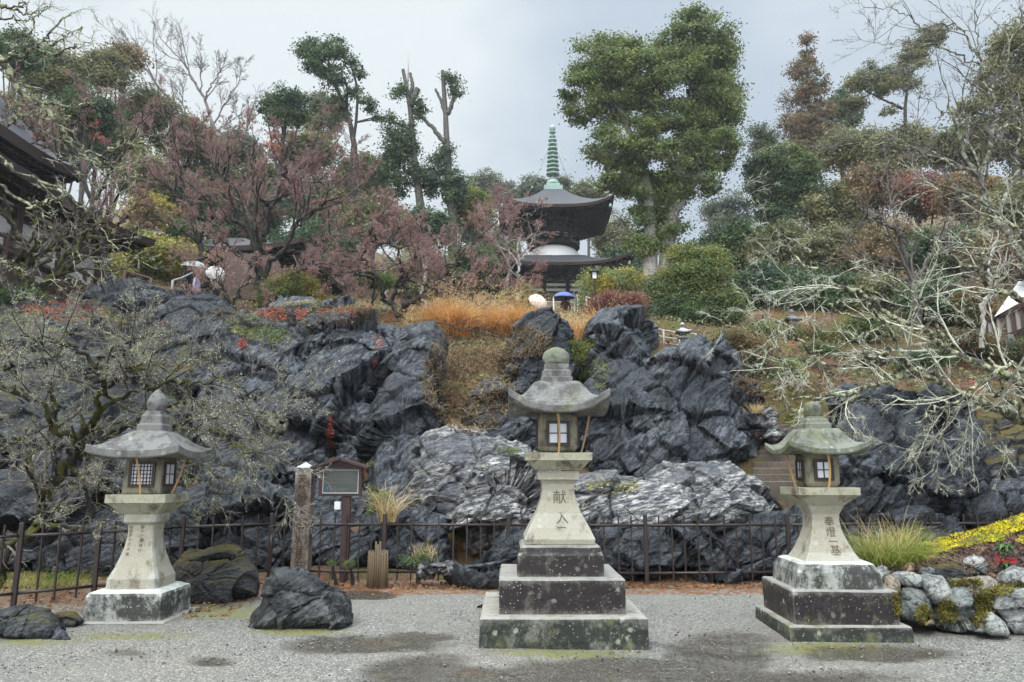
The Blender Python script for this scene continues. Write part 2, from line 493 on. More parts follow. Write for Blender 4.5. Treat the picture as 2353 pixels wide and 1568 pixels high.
CTRL = np.concatenate([
    [[x, 11.0, -0.15] for x in np.linspace(-40, 40, 15)], [[x, 12.3, 0.05] for x in np.linspace(-40, 40, 15)],
    P(*np.array([(-300, 1240, 14), (100, 1240, 14), (350, 1240, 14), (600, 1240, 14), (850, 1240, 14), (1050, 1180, 13.6), (1300, 1230, 14), (1600, 1230, 14), (1780, 1135, 14.6), (1950, 1220, 14.5), (2250, 1200, 14), (2600, 1190, 14),
        (-300, 1080, 16.5), (100, 1080, 16.5), (350, 1080, 16.5), (600, 1080, 16.5), (850, 1060, 16.5), (1350, 1060, 16.5), (1650, 1060, 16.5), (2000, 1060, 16.5), (2250, 1040, 16.5), (2600, 1040, 16.5),
        (1040, 1020, 15.6), (1100, 960, 16.8), (1080, 880, 18.4), (1080, 800, 20.0), (1100, 765, 21.5), (1250, 770, 21.5), (1340, 770, 21.5),
        (-200, 740, 20), (100, 745, 20), (260, 800, 20), (380, 850, 20), (520, 850, 20), (300, 745, 22.8), (500, 760, 22.8), (700, 745, 21), (900, 745, 21), (1450, 790, 20.5), (1600, 800, 20.5), (1760, 890, 20), (1900, 870, 20), (2100, 870, 20), (2350, 880, 19), (2700, 880, 19),
        (1100, 724, 25), (1250, 724, 26), (1350, 724, 26), (800, 722, 26), (500, 716, 25), (100, 652, 25), (-300, 640, 25), (300, 655, 26), (1600, 770, 25), (1850, 790, 25), (2100, 775, 25), (2350, 775, 25), (2800, 770, 25),
        (1290, 760, 39), (1100, 752, 39), (700, 690, 38), (450, 668, 36), (100, 630, 38), (-300, 600, 38), (1600, 720, 38), (1900, 700, 38), (2300, 660, 38), (2800, 640, 38),
        (1280, 700, 56), (1280, 700, 63), (1280, 702, 72), (1000, 690, 60), (700, 620, 60), (400, 560, 60), (0, 500, 60), (-500, 480, 60), (1600, 680, 60), (1900, 600, 60), (2300, 520, 60), (2800, 480, 60),
        (1280, 690, 100), (600, 560, 100), (0, 470, 100), (-600, 450, 100), (1900, 560, 100), (2500, 470, 100), (3000, 450, 100), (1280, 680, 160), (0, 480, 160), (2500, 470, 160)], float).T)])
def terr(x, y):
    x = np.atleast_1d(np.asarray(x, float)); y = np.atleast_1d(np.asarray(y, float))
    lx, ly = x / (3 + y * 0.18), np.log(np.maximum(y, 5)) * 9
    cx, cy = CTRL[:, 0] / (3 + CTRL[:, 1] * 0.18), np.log(CTRL[:, 1]) * 9
    d2 = (lx[:, None] - cx) ** 2 + (ly[:, None] - cy) ** 2
    w = 1 / (d2 + 0.02) ** 2
    # height shared as elevation slope so that far points do not swamp near ones
    s = (CTRL[:, 2] - HC) / CTRL[:, 1]
    return (w * s).sum(1) / w.sum(1) * y + HC

def m_hill():
    t = NT("leaf_litter_and_moss")
    v = t.co(world=True)
    n = t.noise(0.8, 6, 0.65, v)
    c = t.ramp(t.noise(9, 6, 0.7, v), [(0.3, (0.03, 0.018, 0.01)), (0.5, (0.105, 0.062, 0.034)), (0.7, (0.19, 0.125, 0.07))])
    c = t.mix(t.ramp(n, [(0.50, 0.0), (0.60, 1.0)]), c, t.mix(t.noise(11, 4, 0.6, v), (0.035, 0.04, 0.008), (0.12, 0.11, 0.02)))
    rl = t.ramp(t.voro(11, v, 'F1', "Color"), [(0.66, 0.0), (0.72, 1.0)])
    c = t.mix(t.math('MULTIPLY', rl, t.ramp(t.noise(0.5, 4, 0.6, v), [(0.48, 0.0), (0.6, 0.8)])), c, (0.26, 0.05, 0.03))
    return t.done(c, 0.85, t.bump(t.noise(16, 7, 0.7, v), 0.9, 0.06), 0.25)
M_HILL = m_hill()
def build_hill():
    ys = np.concatenate([np.arange(11.0, 26, 0.16), np.arange(26, 45, 0.5), np.geomspace(45, 240, 60)])
    us = np.linspace(-1.25, 1.25, 300)
    U, Y = np.meshgrid(us, ys)
    x = (U * (2 + Y * 0.95)).ravel(); y = Y.ravel()
    z = terr(x, y)
    z += (0.10 * fbm(np.stack([x * 0.7, y * 0.7, z * 0], 1), 4, 11)) * np.clip((y - 12) / 2, 0, 1)
    o = mesh_np("hillside", np.stack([x, y, z], 1), ring_faces(len(ys), len(us), False), M_HILL, None, True)
    tag(o, kind='structure')
build_hill()

# ================================================================== rocks
RK_DARK = m_rock("rock_dark", (0.005, 0.006, 0.007), (0.017, 0.020, 0.026), (0.18, 0.19, 0.21), 0.6, (0.3, 0.5, 0.5), 0.0, 0.34)
RK_BLUE = m_rock("rock_blue_grey", (0.005, 0.006, 0.008), (0.021, 0.025, 0.032), (0.25, 0.265, 0.29), 0.62, (0.2, 0.9, 0.3), 0.0, 0.36)
RK_MOSS = m_rock("rock_mossy_top", (0.007, 0.008, 0.010), (0.024, 0.027, 0.032), (0.18, 0.19, 0.20), 0.6, (0.2, 0.5, 0.3), 0.5, 0.40)
RK_PALE = m_rock("rock_pale_marble", (0.018, 0.020, 0.026), (0.085, 0.09, 0.10), (0.70, 0.655, 0.61), 1.0, (0.3, 0.25, 0.2), 0.06, 0.36, 4.0, (0.12, 0.12, 0.02))
RK_VMOSS = m_rock("rock_brown_moss", (0.012, 0.012, 0.013), (0.035, 0.035, 0.038), (0.13, 0.13, 0.13), 0.6, (0.2, 0.3, 0.3), 1.15, 0.45, 3.0, (0.085, 0.068, 0.012))

def rock(label, poly, Y, thick, mat, lean=0.0, amp=1.0, res=(220, 110), seed=0, strata=(0.6, 0.5), box=0.55, group=None, cat="rock", name="rock", freq=1.0, crack=1.0, back=0.9):
    """solid boulder: outline placed at depth Y (at its foot), leaning back by `lean` metres per metre of height"""
    poly = np.asarray(poly, float); nt, nf = res
    A = poly; B = np.roll(poly, -1, 0)
    cr = A[:, 0] * B[:, 1] - B[:, 0] * A[:, 1]
    ctr = ((A + B) * cr[:, None]).sum(0) / (3 * cr.sum())
    th = np.arange(nt) / nt * 2 * np.pi
    d = np.stack([np.cos(th), np.sin(th)], 1)
    a = A - ctr; e = B - A
    den = d[:, 0:1] * e[None, :, 1] - d[:, 1:2] * e[None, :, 0] + 1e-12
    tt = (a[None, :, 0] * e[None, :, 1] - a[None, :, 1] * e[None, :, 0]) / den
    ss = (a[None, :, 0] * d[:, 1:2] - a[None, :, 1] * d[:, 0:1]) / den
    ok = (tt > 0) & (ss >= -1e-6) & (ss <= 1 + 1e-6)
    r = np.where(ok, tt, 0).max(1)
    r = np.where(r <= 0, np.roll(r, 1), r)
    k = max(1, nt // 90)
    for _ in range(k): r = 0.25 * np.roll(r, 1) + 0.5 * r + 0.25 * np.roll(r, -1)
    ph = (np.arange(nf) + 0.5) / nf * np.pi
    pw = lambda x: np.sign(x) * np.abs(x) ** box
    rho = pw(np.sin(ph)); dep = -pw(np.cos(ph))
    dep = np.where(dep > 0, dep * back, dep)
    px = ctr[0] + rho[:, None] * r[None] * d[None, :, 0]
    py = ctr[1] + rho[:, None] * r[None] * d[None, :, 1]
    foot = poly[:, 1].max()
    hgt = (foot - py) / F * Y
    Yd = Y + thick * 0.9 + dep[:, None] * thick + lean * hgt
    W = P(px, py, Yd)                                            # (nf, nt, 3)
    V = W.reshape(-1, 3)
    ce = V.mean(0); base = np.array([ce[0], ce[1], V[:, 2].min()])
    s1, s2 = strata
    R = np.array(Matrix.Rotation(s1, 3, 'Y') @ Matrix.Rotation(s2, 3, 'X'))
    def normals(V):
        G = V.reshape(nf, nt, 3)
        N = np.cross(np.roll(G, -1, 1) - np.roll(G, 1, 1), np.gradient(G, axis=0)); N = N / (np.linalg.norm(N, axis=-1, keepdims=True) + 1e-9)
        N = N.reshape(-1, 3)
        return -N if ((V - ce) * N).sum() < 0 else N
    N = normals(V); q2 = (V * freq + seed * 7.31) @ R.T
    F1, F2, cid, fac = worley(q2 * np.array([0.42, 0.42, 0.62]) + 0.06 * fbm(q2 * 0.8, 2, seed)[:, None], seed)
    V = V + N * (amp * crack * (fac * 0.42 + (cid - 0.5) * 0.20))[:, None]
    N = normals(V); q2 = (V * freq + seed * 7.31) @ R.T
    w = 0.05 * np.stack([fbm(q2 * 1.6, 3, seed + 3), fbm(q2 * 1.6 + 9, 3, seed + 4), fbm(q2 * 1.6 + 19, 3, seed + 5)], 1)
    F1, F2, cid, fac = worley((q2 + w) * np.array([0.95, 0.95, 1.5]) + 5, seed + 1)
    dsp = fac * 0.13 * crack + (cid - 0.5) * 0.11 * crack + (np.clip((F2 - F1) / 0.06, 0, 1) - 1) * 0.10 * crack
    n1 = fbm(q2 * 0.45 + 20, 3, seed + 6, 0.5); n2 = 0.45 + 1.1 * fbm(q2 * np.array([0.6, 0.6, 0.9]) + 50, 3, seed + 7)
    for fq, am in ((1.15, 0.105), (2.7, 0.060), (7.0, 0.020)):                   # broken bedding ledges
        u = (q2[:, 2] + 0.07 * n1) * fq + 0.22 * fbm(q2 * fq * 0.5, 2, seed + 8); fr = u - np.floor(u)
        dsp = dsp + am * crack * np.clip(n2, 0, 1.2) * (np.where(fr < 0.9, fr / 0.9, (1 - fr) / 0.1) - 0.5)
    F1, F2, cid, fac = worley((q2 + w) * np.array([2.6, 2.6, 4.2]) + 9, seed + 2)
    dsp = dsp + fac * 0.034 * crack + (cid - 0.5) * 0.018 * crack + (np.clip((F2 - F1) / 0.08, 0, 1) - 1) * 0.02 * crack
    dsp = dsp + 0.013 * fbm(q2 * 6.5, 4, seed + 9, 0.72)
    V = V + N * (amp * dsp)[:, None]
    fs = ring_faces(nf, nt)
    top = len(V); V = np.concatenate([V, [V[:nt].mean(0), V[-nt:].mean(0)]])
    j = np.arange(nt)
    t3 = np.concatenate([np.stack([np.full(nt, top), (j + 1) % nt, j], 1), np.stack([np.full(nt, top + 1), (nf - 1) * nt + j, (nf - 1) * nt + (j + 1) % nt], 1)])
    o = mesh_np(name, V - base, [fs, t3], mat, None, True, base)
    return tag(o, label, cat, group)

CL = "rocks of the outcrop behind the fence"
HI = (330, 170)
rock("long mossy dark rock ledge behind the lichen covered plum tree, far left", [(-120, 790), (20, 760), (150, 765), (280, 790), (420, 850), (470, 930), (470, 1080), (300, 1200), (-120, 1200)], 14.2, 2.2, RK_MOSS, 0.75, 1.2, HI, 1, (0.25, 0.5), .5, CL)
rock("dark overhanging rock with moss at the upper left of the outcrop", [(-80, 720), (60, 690), (170, 700), (250, 740), (260, 800), (160, 830), (-80, 840)], 18.0, 1.6, RK_MOSS, 0.6, 1.0, HI, 2, (0.2, 0.5), .5, CL)
rock("smooth grey rock on top of the outcrop below the plastered hall", [(185, 715), (210, 680), (270, 662), (335, 660), (385, 680), (415, 720), (420, 800), (360, 850), (240, 840), (185, 790)], 19.6, 1.3, RK_BLUE, 0.6, 0.8, HI, 3, (0.3, 0.3), .5, CL)
rock("rounded grey rock just below the couple with the clear umbrella", [(350, 700), (400, 665), (460, 665), (520, 692), (550, 745), (560, 830), (500, 900), (420, 900), (350, 830)], 19.0, 1.3, RK_BLUE, 0.55, 0.8, HI, 4, (0.3, 0.3), .5, CL)
rock("sloping layered dark slab at the left half of the main cliff", [(425, 1000), (445, 890), (495, 825), (555, 762), (630, 722), (705, 716), (735, 790), (745, 900), (770, 1010), (785, 1130), (760, 1260), (560, 1270), (440, 1180)], 13.6, 1.9, RK_BLUE, 0.85, 1.35, (420, 210), 5, (-0.5, 0.5), .45, CL)
rock("tall dark cliff face with a flat mossy top right behind the signboard", [(690, 722), (790, 716), (880, 738), (935, 760), (905, 820), (872, 900), (858, 990), (850, 1090), (845, 1240), (735, 1240), (735, 1000), (700, 870)], 13.5, 1.9, RK_BLUE, 0.95, 1.35, (420, 210), 6, (0.15, 1.0), .45, CL)
rock("upright rock pillar with a blocky head beside the brown leaf slope", [(880, 850), (905, 795), (935, 765), (985, 752), (1004, 785), (1002, 850), (988, 890), (990, 980), (975, 1040), (955, 1110), (930, 1180), (850, 1190), (862, 1080), (868, 980)], 13.6, 1.5, RK_BLUE, 0.85, 1.2, (380, 190), 7, (0.3, 1.1), .45, CL)
rock("rounded standing stone in front of the orange grass", [(1170, 860), (1180, 815), (1200, 770), (1222, 738), (1250, 727), (1285, 733), (1308, 760), (1320, 800), (1322, 850), (1300, 890), (1230, 905), (1190, 895)], 17.6, 1.0, RK_DARK, 0.3, 0.9, HI, 8, (0.8, 0.4), .66, CL)
rock("black angular rock at the foot of the brown slope beside the tallest lantern", [(1045, 985), (1055, 940), (1085, 905), (1115, 882), (1155, 880), (1195, 905), (1225, 950), (1250, 1010), (1245, 1060), (1100, 1060), (1050, 1030)], 15.2, 1.1, RK_DARK, 0.4, 1.0, HI, 9, (0.7, 0.3), .66, CL)
rock("flat topped grey rock at the back of the right cliff below the red bush", [(1362, 800), (1372, 755), (1392, 738), (1440, 735), (1478, 742), (1500, 790), (1502, 850), (1440, 880), (1380, 860)], 18.4, 1.1, RK_BLUE, 0.35, 0.8, HI, 10, (0.5, 0.6), .45, CL)
rock("pointed blue grey rock face right behind the tallest lantern", [(1315, 980), (1335, 900), (1355, 830), (1385, 772), (1408, 760), (1440, 792), (1490, 830), (1530, 880), (1545, 1000), (1545, 1120), (1400, 1130), (1325, 1080)], 14.6, 1.6, RK_BLUE, 0.75, 1.15, (380, 190), 11, (0.6, 0.7), .45, CL)
rock("broad grey cliff face left of the stone stairs with rusty pale streaks", [(1478, 900), (1520, 815), (1570, 780), (1610, 762), (1648, 784), (1688, 840), (1700, 900), (1722, 955), (1730, 1040), (1732, 1120), (1640, 1140), (1490, 1140)], 14.6, 1.6, RK_BLUE, 0.75, 1.25, (400, 200), 12, (0.75, 0.5), .45, CL)
rock("smooth pale grey boulder left of the tallest lantern", [(938, 1150), (950, 1080), (985, 1020), (1040, 990), (1100, 998), (1170, 1020), (1235, 1035), (1275, 1080), (1265, 1150), (1150, 1190), (990, 1190)], 12.9, 1.3, RK_PALE, 0.7, 0.8, HI, 13, (0.35, 0.3), .7, CL)
rock("lumpy dark boulder with white streaks behind the tallest lantern", [(1015, 1190), (1035, 1130), (1085, 1100), (1130, 1075), (1190, 1072), (1240, 1100), (1262, 1150), (1262, 1215), (1130, 1230), (1030, 1225)], 11.9, 0.8, RK_PALE, 0.5, 0.9, HI, 14, (0.3, 0.2), .7, CL, freq=1.5)
rock("low white streaked boulder right of the tallest lantern shaft", [(1290, 1170), (1310, 1100), (1380, 1088), (1440, 1095), (1510, 1125), (1580, 1140), (1590, 1200), (1450, 1225), (1300, 1220)], 12.3, 1.0, RK_PALE, 0.5, 0.9, HI, 15, (0.25, 0.2), .7, CL)
rock("wide pale boulder with wavy white bands left of the stairs", [(1440, 1160), (1475, 1105), (1540, 1075), (1620, 1058), (1690, 1068), (1745, 1100), (1790, 1140), (1810, 1185), (1700, 1225), (1480, 1225)], 12.4, 1.1, RK_PALE, 0.55, 0.9, HI, 16, (0.35, 0.2), .7, CL)
rock("big rounded dark rock with slanting layers right of the stairs", [(1900, 1200), (1908, 1080), (1918, 990), (1930, 930), (1980, 905), (2040, 895), (2105, 898), (2160, 945), (2215, 1010), (2258, 1075), (2275, 1190), (2100, 1240), (1920, 1240)], 12.0, 1.7, RK_DARK, 0.55, 1.35, (420, 210), 17, (0.7, 0.3), .64, CL)
rock("pale rock shelf at the right edge behind the fence", [(2220, 1190), (2225, 1135), (2270, 1118), (2330, 1108), (2420, 1095), (2500, 1100), (2500, 1200), (2350, 1215)], 11.8, 0.9, RK_BLUE, 0.4, 0.9, HI, 18, (0.2, 0.2), .66, CL)
rock("dark brown rock bank above the pale shelf at the right edge", [(2180, 1120), (2190, 1000), (2230, 950), (2320, 930), (2480, 920), (2500, 1130), (2330, 1140)], 13.4, 1.3, RK_VMOSS, 0.5, 1.0, HI, 19, (0.2, 0.2), .66, CL)
rock("black rock wall behind the leaning plum trunk", [(-140, 1060), (60, 1040), (200, 1050), (330, 1070), (370, 1160), (350, 1340), (-140, 1350)], 11.6, 1.2, RK_DARK, 0.45, 1.2, HI, 20, (0.2, 0.4), .45, CL)
rock("dark broken rock behind the fence right of the left lantern", [(350, 1200), (380, 1130), (470, 1110), (580, 1130), (660, 1180), (680, 1290), (640, 1335), (370, 1335)], 11.9, 1.1, RK_DARK, 0.45, 1.2, HI, 21, (-0.4, 0.4), .45, CL)
rock("dark rock between the inscribed post and the signboard post", [(640, 1250), (660, 1190), (720, 1170), (790, 1190), (830, 1240), (830, 1330), (650, 1330)], 12.3, 0.8, RK_BLUE, 0.4, 1.0, HI, 22, (0.4, 0.4), .64, CL)
rock("grey boulder behind the bamboo wrapped stump", [(795, 1320), (800, 1240), (830, 1200), (880, 1160), (950, 1150), (1010, 1155), (1030, 1200), (1020, 1290), (960, 1325)], 12.0, 0.7, RK_BLUE, 0.35, 0.9, HI, 23, (0.4, 0.4), .66, CL, freq=1.3)
rock("dark boulder low behind the fence left of the tallest lantern", [(1075, 1335), (1090, 1280), (1120, 1240), (1170, 1215), (1235, 1215), (1290, 1240), (1300, 1330), (1200, 1342)], 10.9, 0.6, RK_DARK, 0.25, 0.9, HI, 24, (0.5, 0.2), .66, CL, freq=1.3)
rock("dark layered boulder behind the fence right of the tallest lantern", [(1370, 1325), (1375, 1230), (1440, 1190), (1530, 1185), (1620, 1210), (1660, 1270), (1650, 1325), (1500, 1335)], 11.3, 0.8, RK_DARK, 0.4, 1.1, HI, 25, (0.4, 0.2), .64, CL)
rock("dark boulder behind the fence left of the right lantern", [(1600, 1325), (1620, 1230), (1680, 1190), (1760, 1180), (1850, 1190), (1900, 1240), (1890, 1320), (1740, 1332)], 11.4, 0.9, RK_DARK, 0.4, 1.1, HI, 26, (0.6, 0.2), .64, CL)
rock("low dark boulder behind the tall green grass tuft", [(1880, 1300), (1895, 1215), (1960, 1190), (2080, 1180), (2190, 1190), (2250, 1230), (2240, 1290), (2050, 1310)], 11.2, 0.8, RK_DARK, 0.4, 1.0, HI, 27, (0.4, 0.2), .64, CL)
rock("narrow dark rock in the crevice left of the pillar", [(835, 1240), (842, 1100), (850, 960), (868, 905), (890, 960), (890, 1100), (890, 1240)], 15.2, 1.0, RK_DARK, 0.75, 0.9, (200, 110), 28, (0.3, 1.2), .64, CL)
rock("small pale stone lying behind the fence left of the tallest lantern", [(960, 1310), (990, 1298), (1010, 1290), (1035, 1300), (1040, 1314), (980, 1316)], 10.9, 0.15, RK_PALE, 0.2, 0.35, (80, 40), 29, (0.4, 0.2), .75, None)
# points on the rocks and the slope where leaves and moss have settled
bpy.context.view_layer.update()
_DG = bpy.context.evaluated_depsgraph_get()
def hits(pxs, pys):
    out, nor = [], []
    for x, y in zip(pxs, pys):
        d = Vector(P(x, y, 10.0)) - Vector((0, 0, HC)); d.normalize()
        ok, loc, n, i, o, m = SC.ray_cast(_DG, Vector((0, 0, HC)), d)
        if ok and loc.y < 40: out.append(tuple(loc)); nor.append(tuple(n))
    return np.array(out).reshape(-1, 3), np.array(nor).reshape(-1, 3)
def hits_in(cx, cy, rx, ry, n, seed=0, upmin=-1):
    r = np.random.default_rng(seed + 77); a = r.uniform(0, 2 * np.pi, n); q = np.sqrt(r.random(n))
    p, m = hits(cx + rx * q * np.cos(a), cy + ry * q * np.sin(a))
    k = m[:, 2] > upmin
    return p[k] + m[k] * 0.012, m[k]
HIT = {}
HIT["red"] = [hits_in(*a, seed=i, upmin=u) for i, (a, u) in enumerate([((757, 985, 4, 26, 50), -1), ((763, 1020, 5, 10, 24), -1), ((868, 790, 7, 20, 26), -1), ((862, 835, 7, 8, 24), -1), ((650, 722, 60, 14, 420), .2), ((890, 728, 40, 14, 300), .2), ((150, 715, 90, 26, 500), .3), ((560, 790, 14, 10, 60), .1), ((800, 715, 80, 10, 260), .3), ((300, 745, 90, 14, 160), .3), ((1745, 1000, 10, 50, 40), .2), ((95, 700, 60, 20, 200), .3)])]
HIT["moss"] = [hits_in(*a, seed=50 + i, upmin=u) for i, (a, u) in enumerate([((620, 770, 50, 20, 420), .2), ((560, 745, 40, 26, 420), .2), ((720, 705, 90, 12, 500), .4), ((240, 730, 90, 20, 500), .4), ((60, 740, 120, 30, 500), .4), ((430, 800, 30, 20, 200), .3), ((1165, 1040, 26, 8, 120), .2), ((1410, 1120, 60, 14, 160), .4), ((1380, 860, 20, 40, 150), .1), ((300, 860, 160, 60, 500), .5), ((850, 712, 60, 10, 300), .4)])]
HIT["litter"] = [hits_in(*a, seed=90 + i, upmin=-1) for i, a in enumerate([(1080, 870, 110, 130, 2600), (1180, 790, 90, 40, 700), (1800, 870, 120, 50, 1500), (2050, 830, 200, 50, 1500), (700, 725, 260, 25, 900)])]
# ================================================================== stone lanterns
def m_stone(name, col, dark, spot, stain=0.35, spots=0.5, green=0.0, topc=None, rough=0.8, spotscale=9.0):
    """weathered granite: grain, grime, round lichen spots, algae"""
    t = NT(name)
    v = t.co()
    g = t.noise(150, 3, 0.7, v)
    c = t.mix(t.ramp(g, [(0.35, 0.0), (0.65, 1.0)]), tuple(x * 0.8 for x in col), tuple(min(x * 1.2, 1) for x in col))
    st = t.math('ADD', t.math('MULTIPLY', t.noise(5.0, 10, 0.78, t.co((1.2, 1.2, 0.8))), 0.75), t.math('MULTIPLY', t.noise(1.6, 4, 0.6, t.co((1.5, 1.5, 0.6))), 0.25))
    edge = t.ramp(t.math('ADD', t.n("NewGeometry").outputs["Pointiness"], t.math('MULTIPLY', t.math('SUBTRACT', t.noise(9, 7, 0.75), 0.5), 0.16)), [(0.53, 0.0), (0.585, 1.0)])
    c = t.mix(t.ramp(st, [(0.57 - stain * 0.24, 0.0), (0.66 - stain * 0.24, 1.0)]), c, t.mix(t.noise(40, 4), tuple(x * 0.7 for x in dark), tuple(x * 1.5 for x in dark)))
    c = t.mix(t.math('MULTIPLY', edge, 0.5), c, tuple(min(1, x * 1.15) for x in (topc or col)))
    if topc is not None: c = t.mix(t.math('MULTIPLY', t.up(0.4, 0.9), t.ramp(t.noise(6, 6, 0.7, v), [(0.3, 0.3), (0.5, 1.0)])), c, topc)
    if green > 0:
        gm = t.ramp(t.noise(4.5, 7, 0.7, t.co((1, 1, 1), (0.3, 0.2, 0.9))), [(0.62 - green * 0.3, 0.0), (0.72 - green * 0.25, 1.0)])
        c = t.mix(t.math('MULTIPLY', gm, 0.7), c, t.mix(t.noise(45, 4), (0.05, 0.06, 0.02), (0.17, 0.18, 0.07)))
    if spots > 0:
        wob = t.math('MULTIPLY', t.math('SUBTRACT', t.noise(26, 6, 0.75), 0.5), 0.75)
        d = t.math('ADD', t.voro(spotscale, t.co((1, 1, 1), (0.2, 0.1, 0.3)), 'F1'), wob)
        big = t.ramp(t.noise(1.6, 4, 0.6, t.co((1, 1, 1), (1.2, 0.1, 0.3))), [(0.60 - spots * 0.25, 0.0), (0.70 - spots * 0.2, 1.0)])
        sm = t.math('MULTIPLY', t.ramp(d, [(0.14, 1.0), (0.26, 0.0)]), big)
        d2 = t.math('ADD', t.voro(spotscale * 3.1, t.co((1, 1, 1), (0.9, 0.1, 0.3)), 'F1'), t.math('MULTIPLY', wob, 0.8))
        sm = t.math('MAXIMUM', sm, t.math('MULTIPLY', t.ramp(d2, [(0.12, 1.0), (0.2, 0.0)]), t.math('MULTIPLY', t.ramp(t.noise(3.1, 4, 0.6), [(0.4, 0.1), (0.62, 1.0)]), 0.9)))
        c = t.mix(t.math('MULTIPLY', sm, 0.7 * min(1, spots * 1.6)), c, spot)
    nb = t.bump(t.noise(60, 5, 0.7, v), 0.5, 0.006)
    nb = t.bump(st, 0.3, 0.02, nb)
    return t.done(c, rough, nb, 0.35)

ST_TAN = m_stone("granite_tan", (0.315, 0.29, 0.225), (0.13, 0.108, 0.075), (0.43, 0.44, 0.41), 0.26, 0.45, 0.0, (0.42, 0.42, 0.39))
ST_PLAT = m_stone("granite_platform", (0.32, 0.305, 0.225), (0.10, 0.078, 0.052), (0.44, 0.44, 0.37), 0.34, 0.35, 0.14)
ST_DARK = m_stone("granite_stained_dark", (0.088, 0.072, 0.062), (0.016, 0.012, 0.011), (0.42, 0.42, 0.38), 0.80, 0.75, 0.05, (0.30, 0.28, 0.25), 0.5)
ST_BASE = m_stone("granite_base_algae", (0.15, 0.147, 0.12), (0.019, 0.021, 0.017), (0.37, 0.38, 0.31), 0.74, 0.85, 0.25, (0.31, 0.29, 0.25), 0.6)
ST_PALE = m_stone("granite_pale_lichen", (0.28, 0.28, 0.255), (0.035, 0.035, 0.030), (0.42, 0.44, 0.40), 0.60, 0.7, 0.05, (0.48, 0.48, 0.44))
ST_ROOF = m_stone("granite_roof_grey", (0.155, 0.15, 0.14), (0.060, 0.055, 0.052), (0.31, 0.32, 0.27), 0.40, 0.5, 0.22)
ST_GREEN = m_stone("granite_roof_green", (0.155, 0.16, 0.128), (0.06, 0.065, 0.045), (0.34, 0.35, 0.29), 0.42, 0.5, 0.45)
ST_BOX = m_stone("granite_fire_box", (0.22, 0.20, 0.14), (0.055, 0.05, 0.038), (0.33, 0.33, 0.26), 0.38, 0.3, 0.15)
M_WINFRAME = m_plain("dark_brown_lacquer", (0.035, 0.018, 0.014), 0.45)
M_PAPER = m_plain("white_window_paper", (0.70, 0.70, 0.74), 0.6, 0.06, 5)
M_BAMBOO = m_plain("split_bamboo_tan", (0.46, 0.27, 0.11), 0.5, 0.3, 14, 0.1, 0.4, 0.0, (1, 1, 0.15))
M_ENGRAVE = m_plain("engraving_painted_shadow", (0.105, 0.085, 0.06), 0.95, 0.3)  # groove shade painted as a dark colour on the flat characters

def square_loop(hw, r, k=6):
    """rounded square, 4*(k+3) points, starting in the middle of the -Y side"""
    r = min(r, hw * 0.95); out = []
    for q in range(4):
        a0 = -math.pi / 2 + q * math.pi / 2
        side = []
        ca, sa = math.cos(a0), math.sin(a0)
        for tt in (-0.66, -0.33, 0.0, 0.33, 0.66):
            side.append((hw, tt * (hw - r)))
        for i in range(k + 1):
            b = i / k * math.pi / 2
            side.append((hw - r + r * math.cos(b), hw - r + r * math.sin(b)))
        for x, y in side: out.append((x * ca - y * sa, x * sa + y * ca))
    return np.array(out)
def loft(sections, k=6, upturn=None, cap=True):
    """sections of (z, half width, corner radius[, corner lift]) -> V, faces"""
    V = []
    for sct in sections:
        z, hw, r = sct[:3]
        L = square_loop(hw, r, k)
        lift = 0.0
        if len(sct) > 3 and sct[3]:
            m = np.minimum(np.abs(L[:, 0]), np.abs(L[:, 1])) / hw
            lift = sct[3] * m ** 2.6
        V.append(np.stack([L[:, 0], L[:, 1], z + lift + np.zeros(len(L))], 1))
    n = len(L)
    V = np.concatenate(V); fs = [ring_faces(len(sections), n)]
    if cap:
        c0 = len(V); V = np.concatenate([V, [V[:n].mean(0) * [1, 1, 0] + [0, 0, V[:n, 2].min()], V[-n:].mean(0) * [1, 1, 0] + [0, 0, V[-n:, 2].min()]]])
        j = np.arange(n)
        fs.append(np.concatenate([np.stack([np.full(n, c0), (j + 1) % n, j], 1), np.stack([np.full(n, c0 + 1), c0 - n + j, c0 - n + (j + 1) % n], 1)]))
    return V, fs
def dense(secs, n):
    """more rings between the given sections"""
    s = [tuple(x) + (0.0,) * (4 - len(x)) for x in secs]; out = []
    for a, b in zip(s[:-1], s[1:]):
        for i in range(n): out.append(tuple(a[k] + (b[k] - a[k]) * i / n for k in range(4)))
    return out + [s[-1]]
def worn(V, amp, seed):
    return V + amp * np.stack([fbm(V * 6 + seed, 3, seed), fbm(V * 6 + 40 + seed, 3, seed + 1), fbm(V * 6 + 80 + seed, 3, seed + 2)], 1)

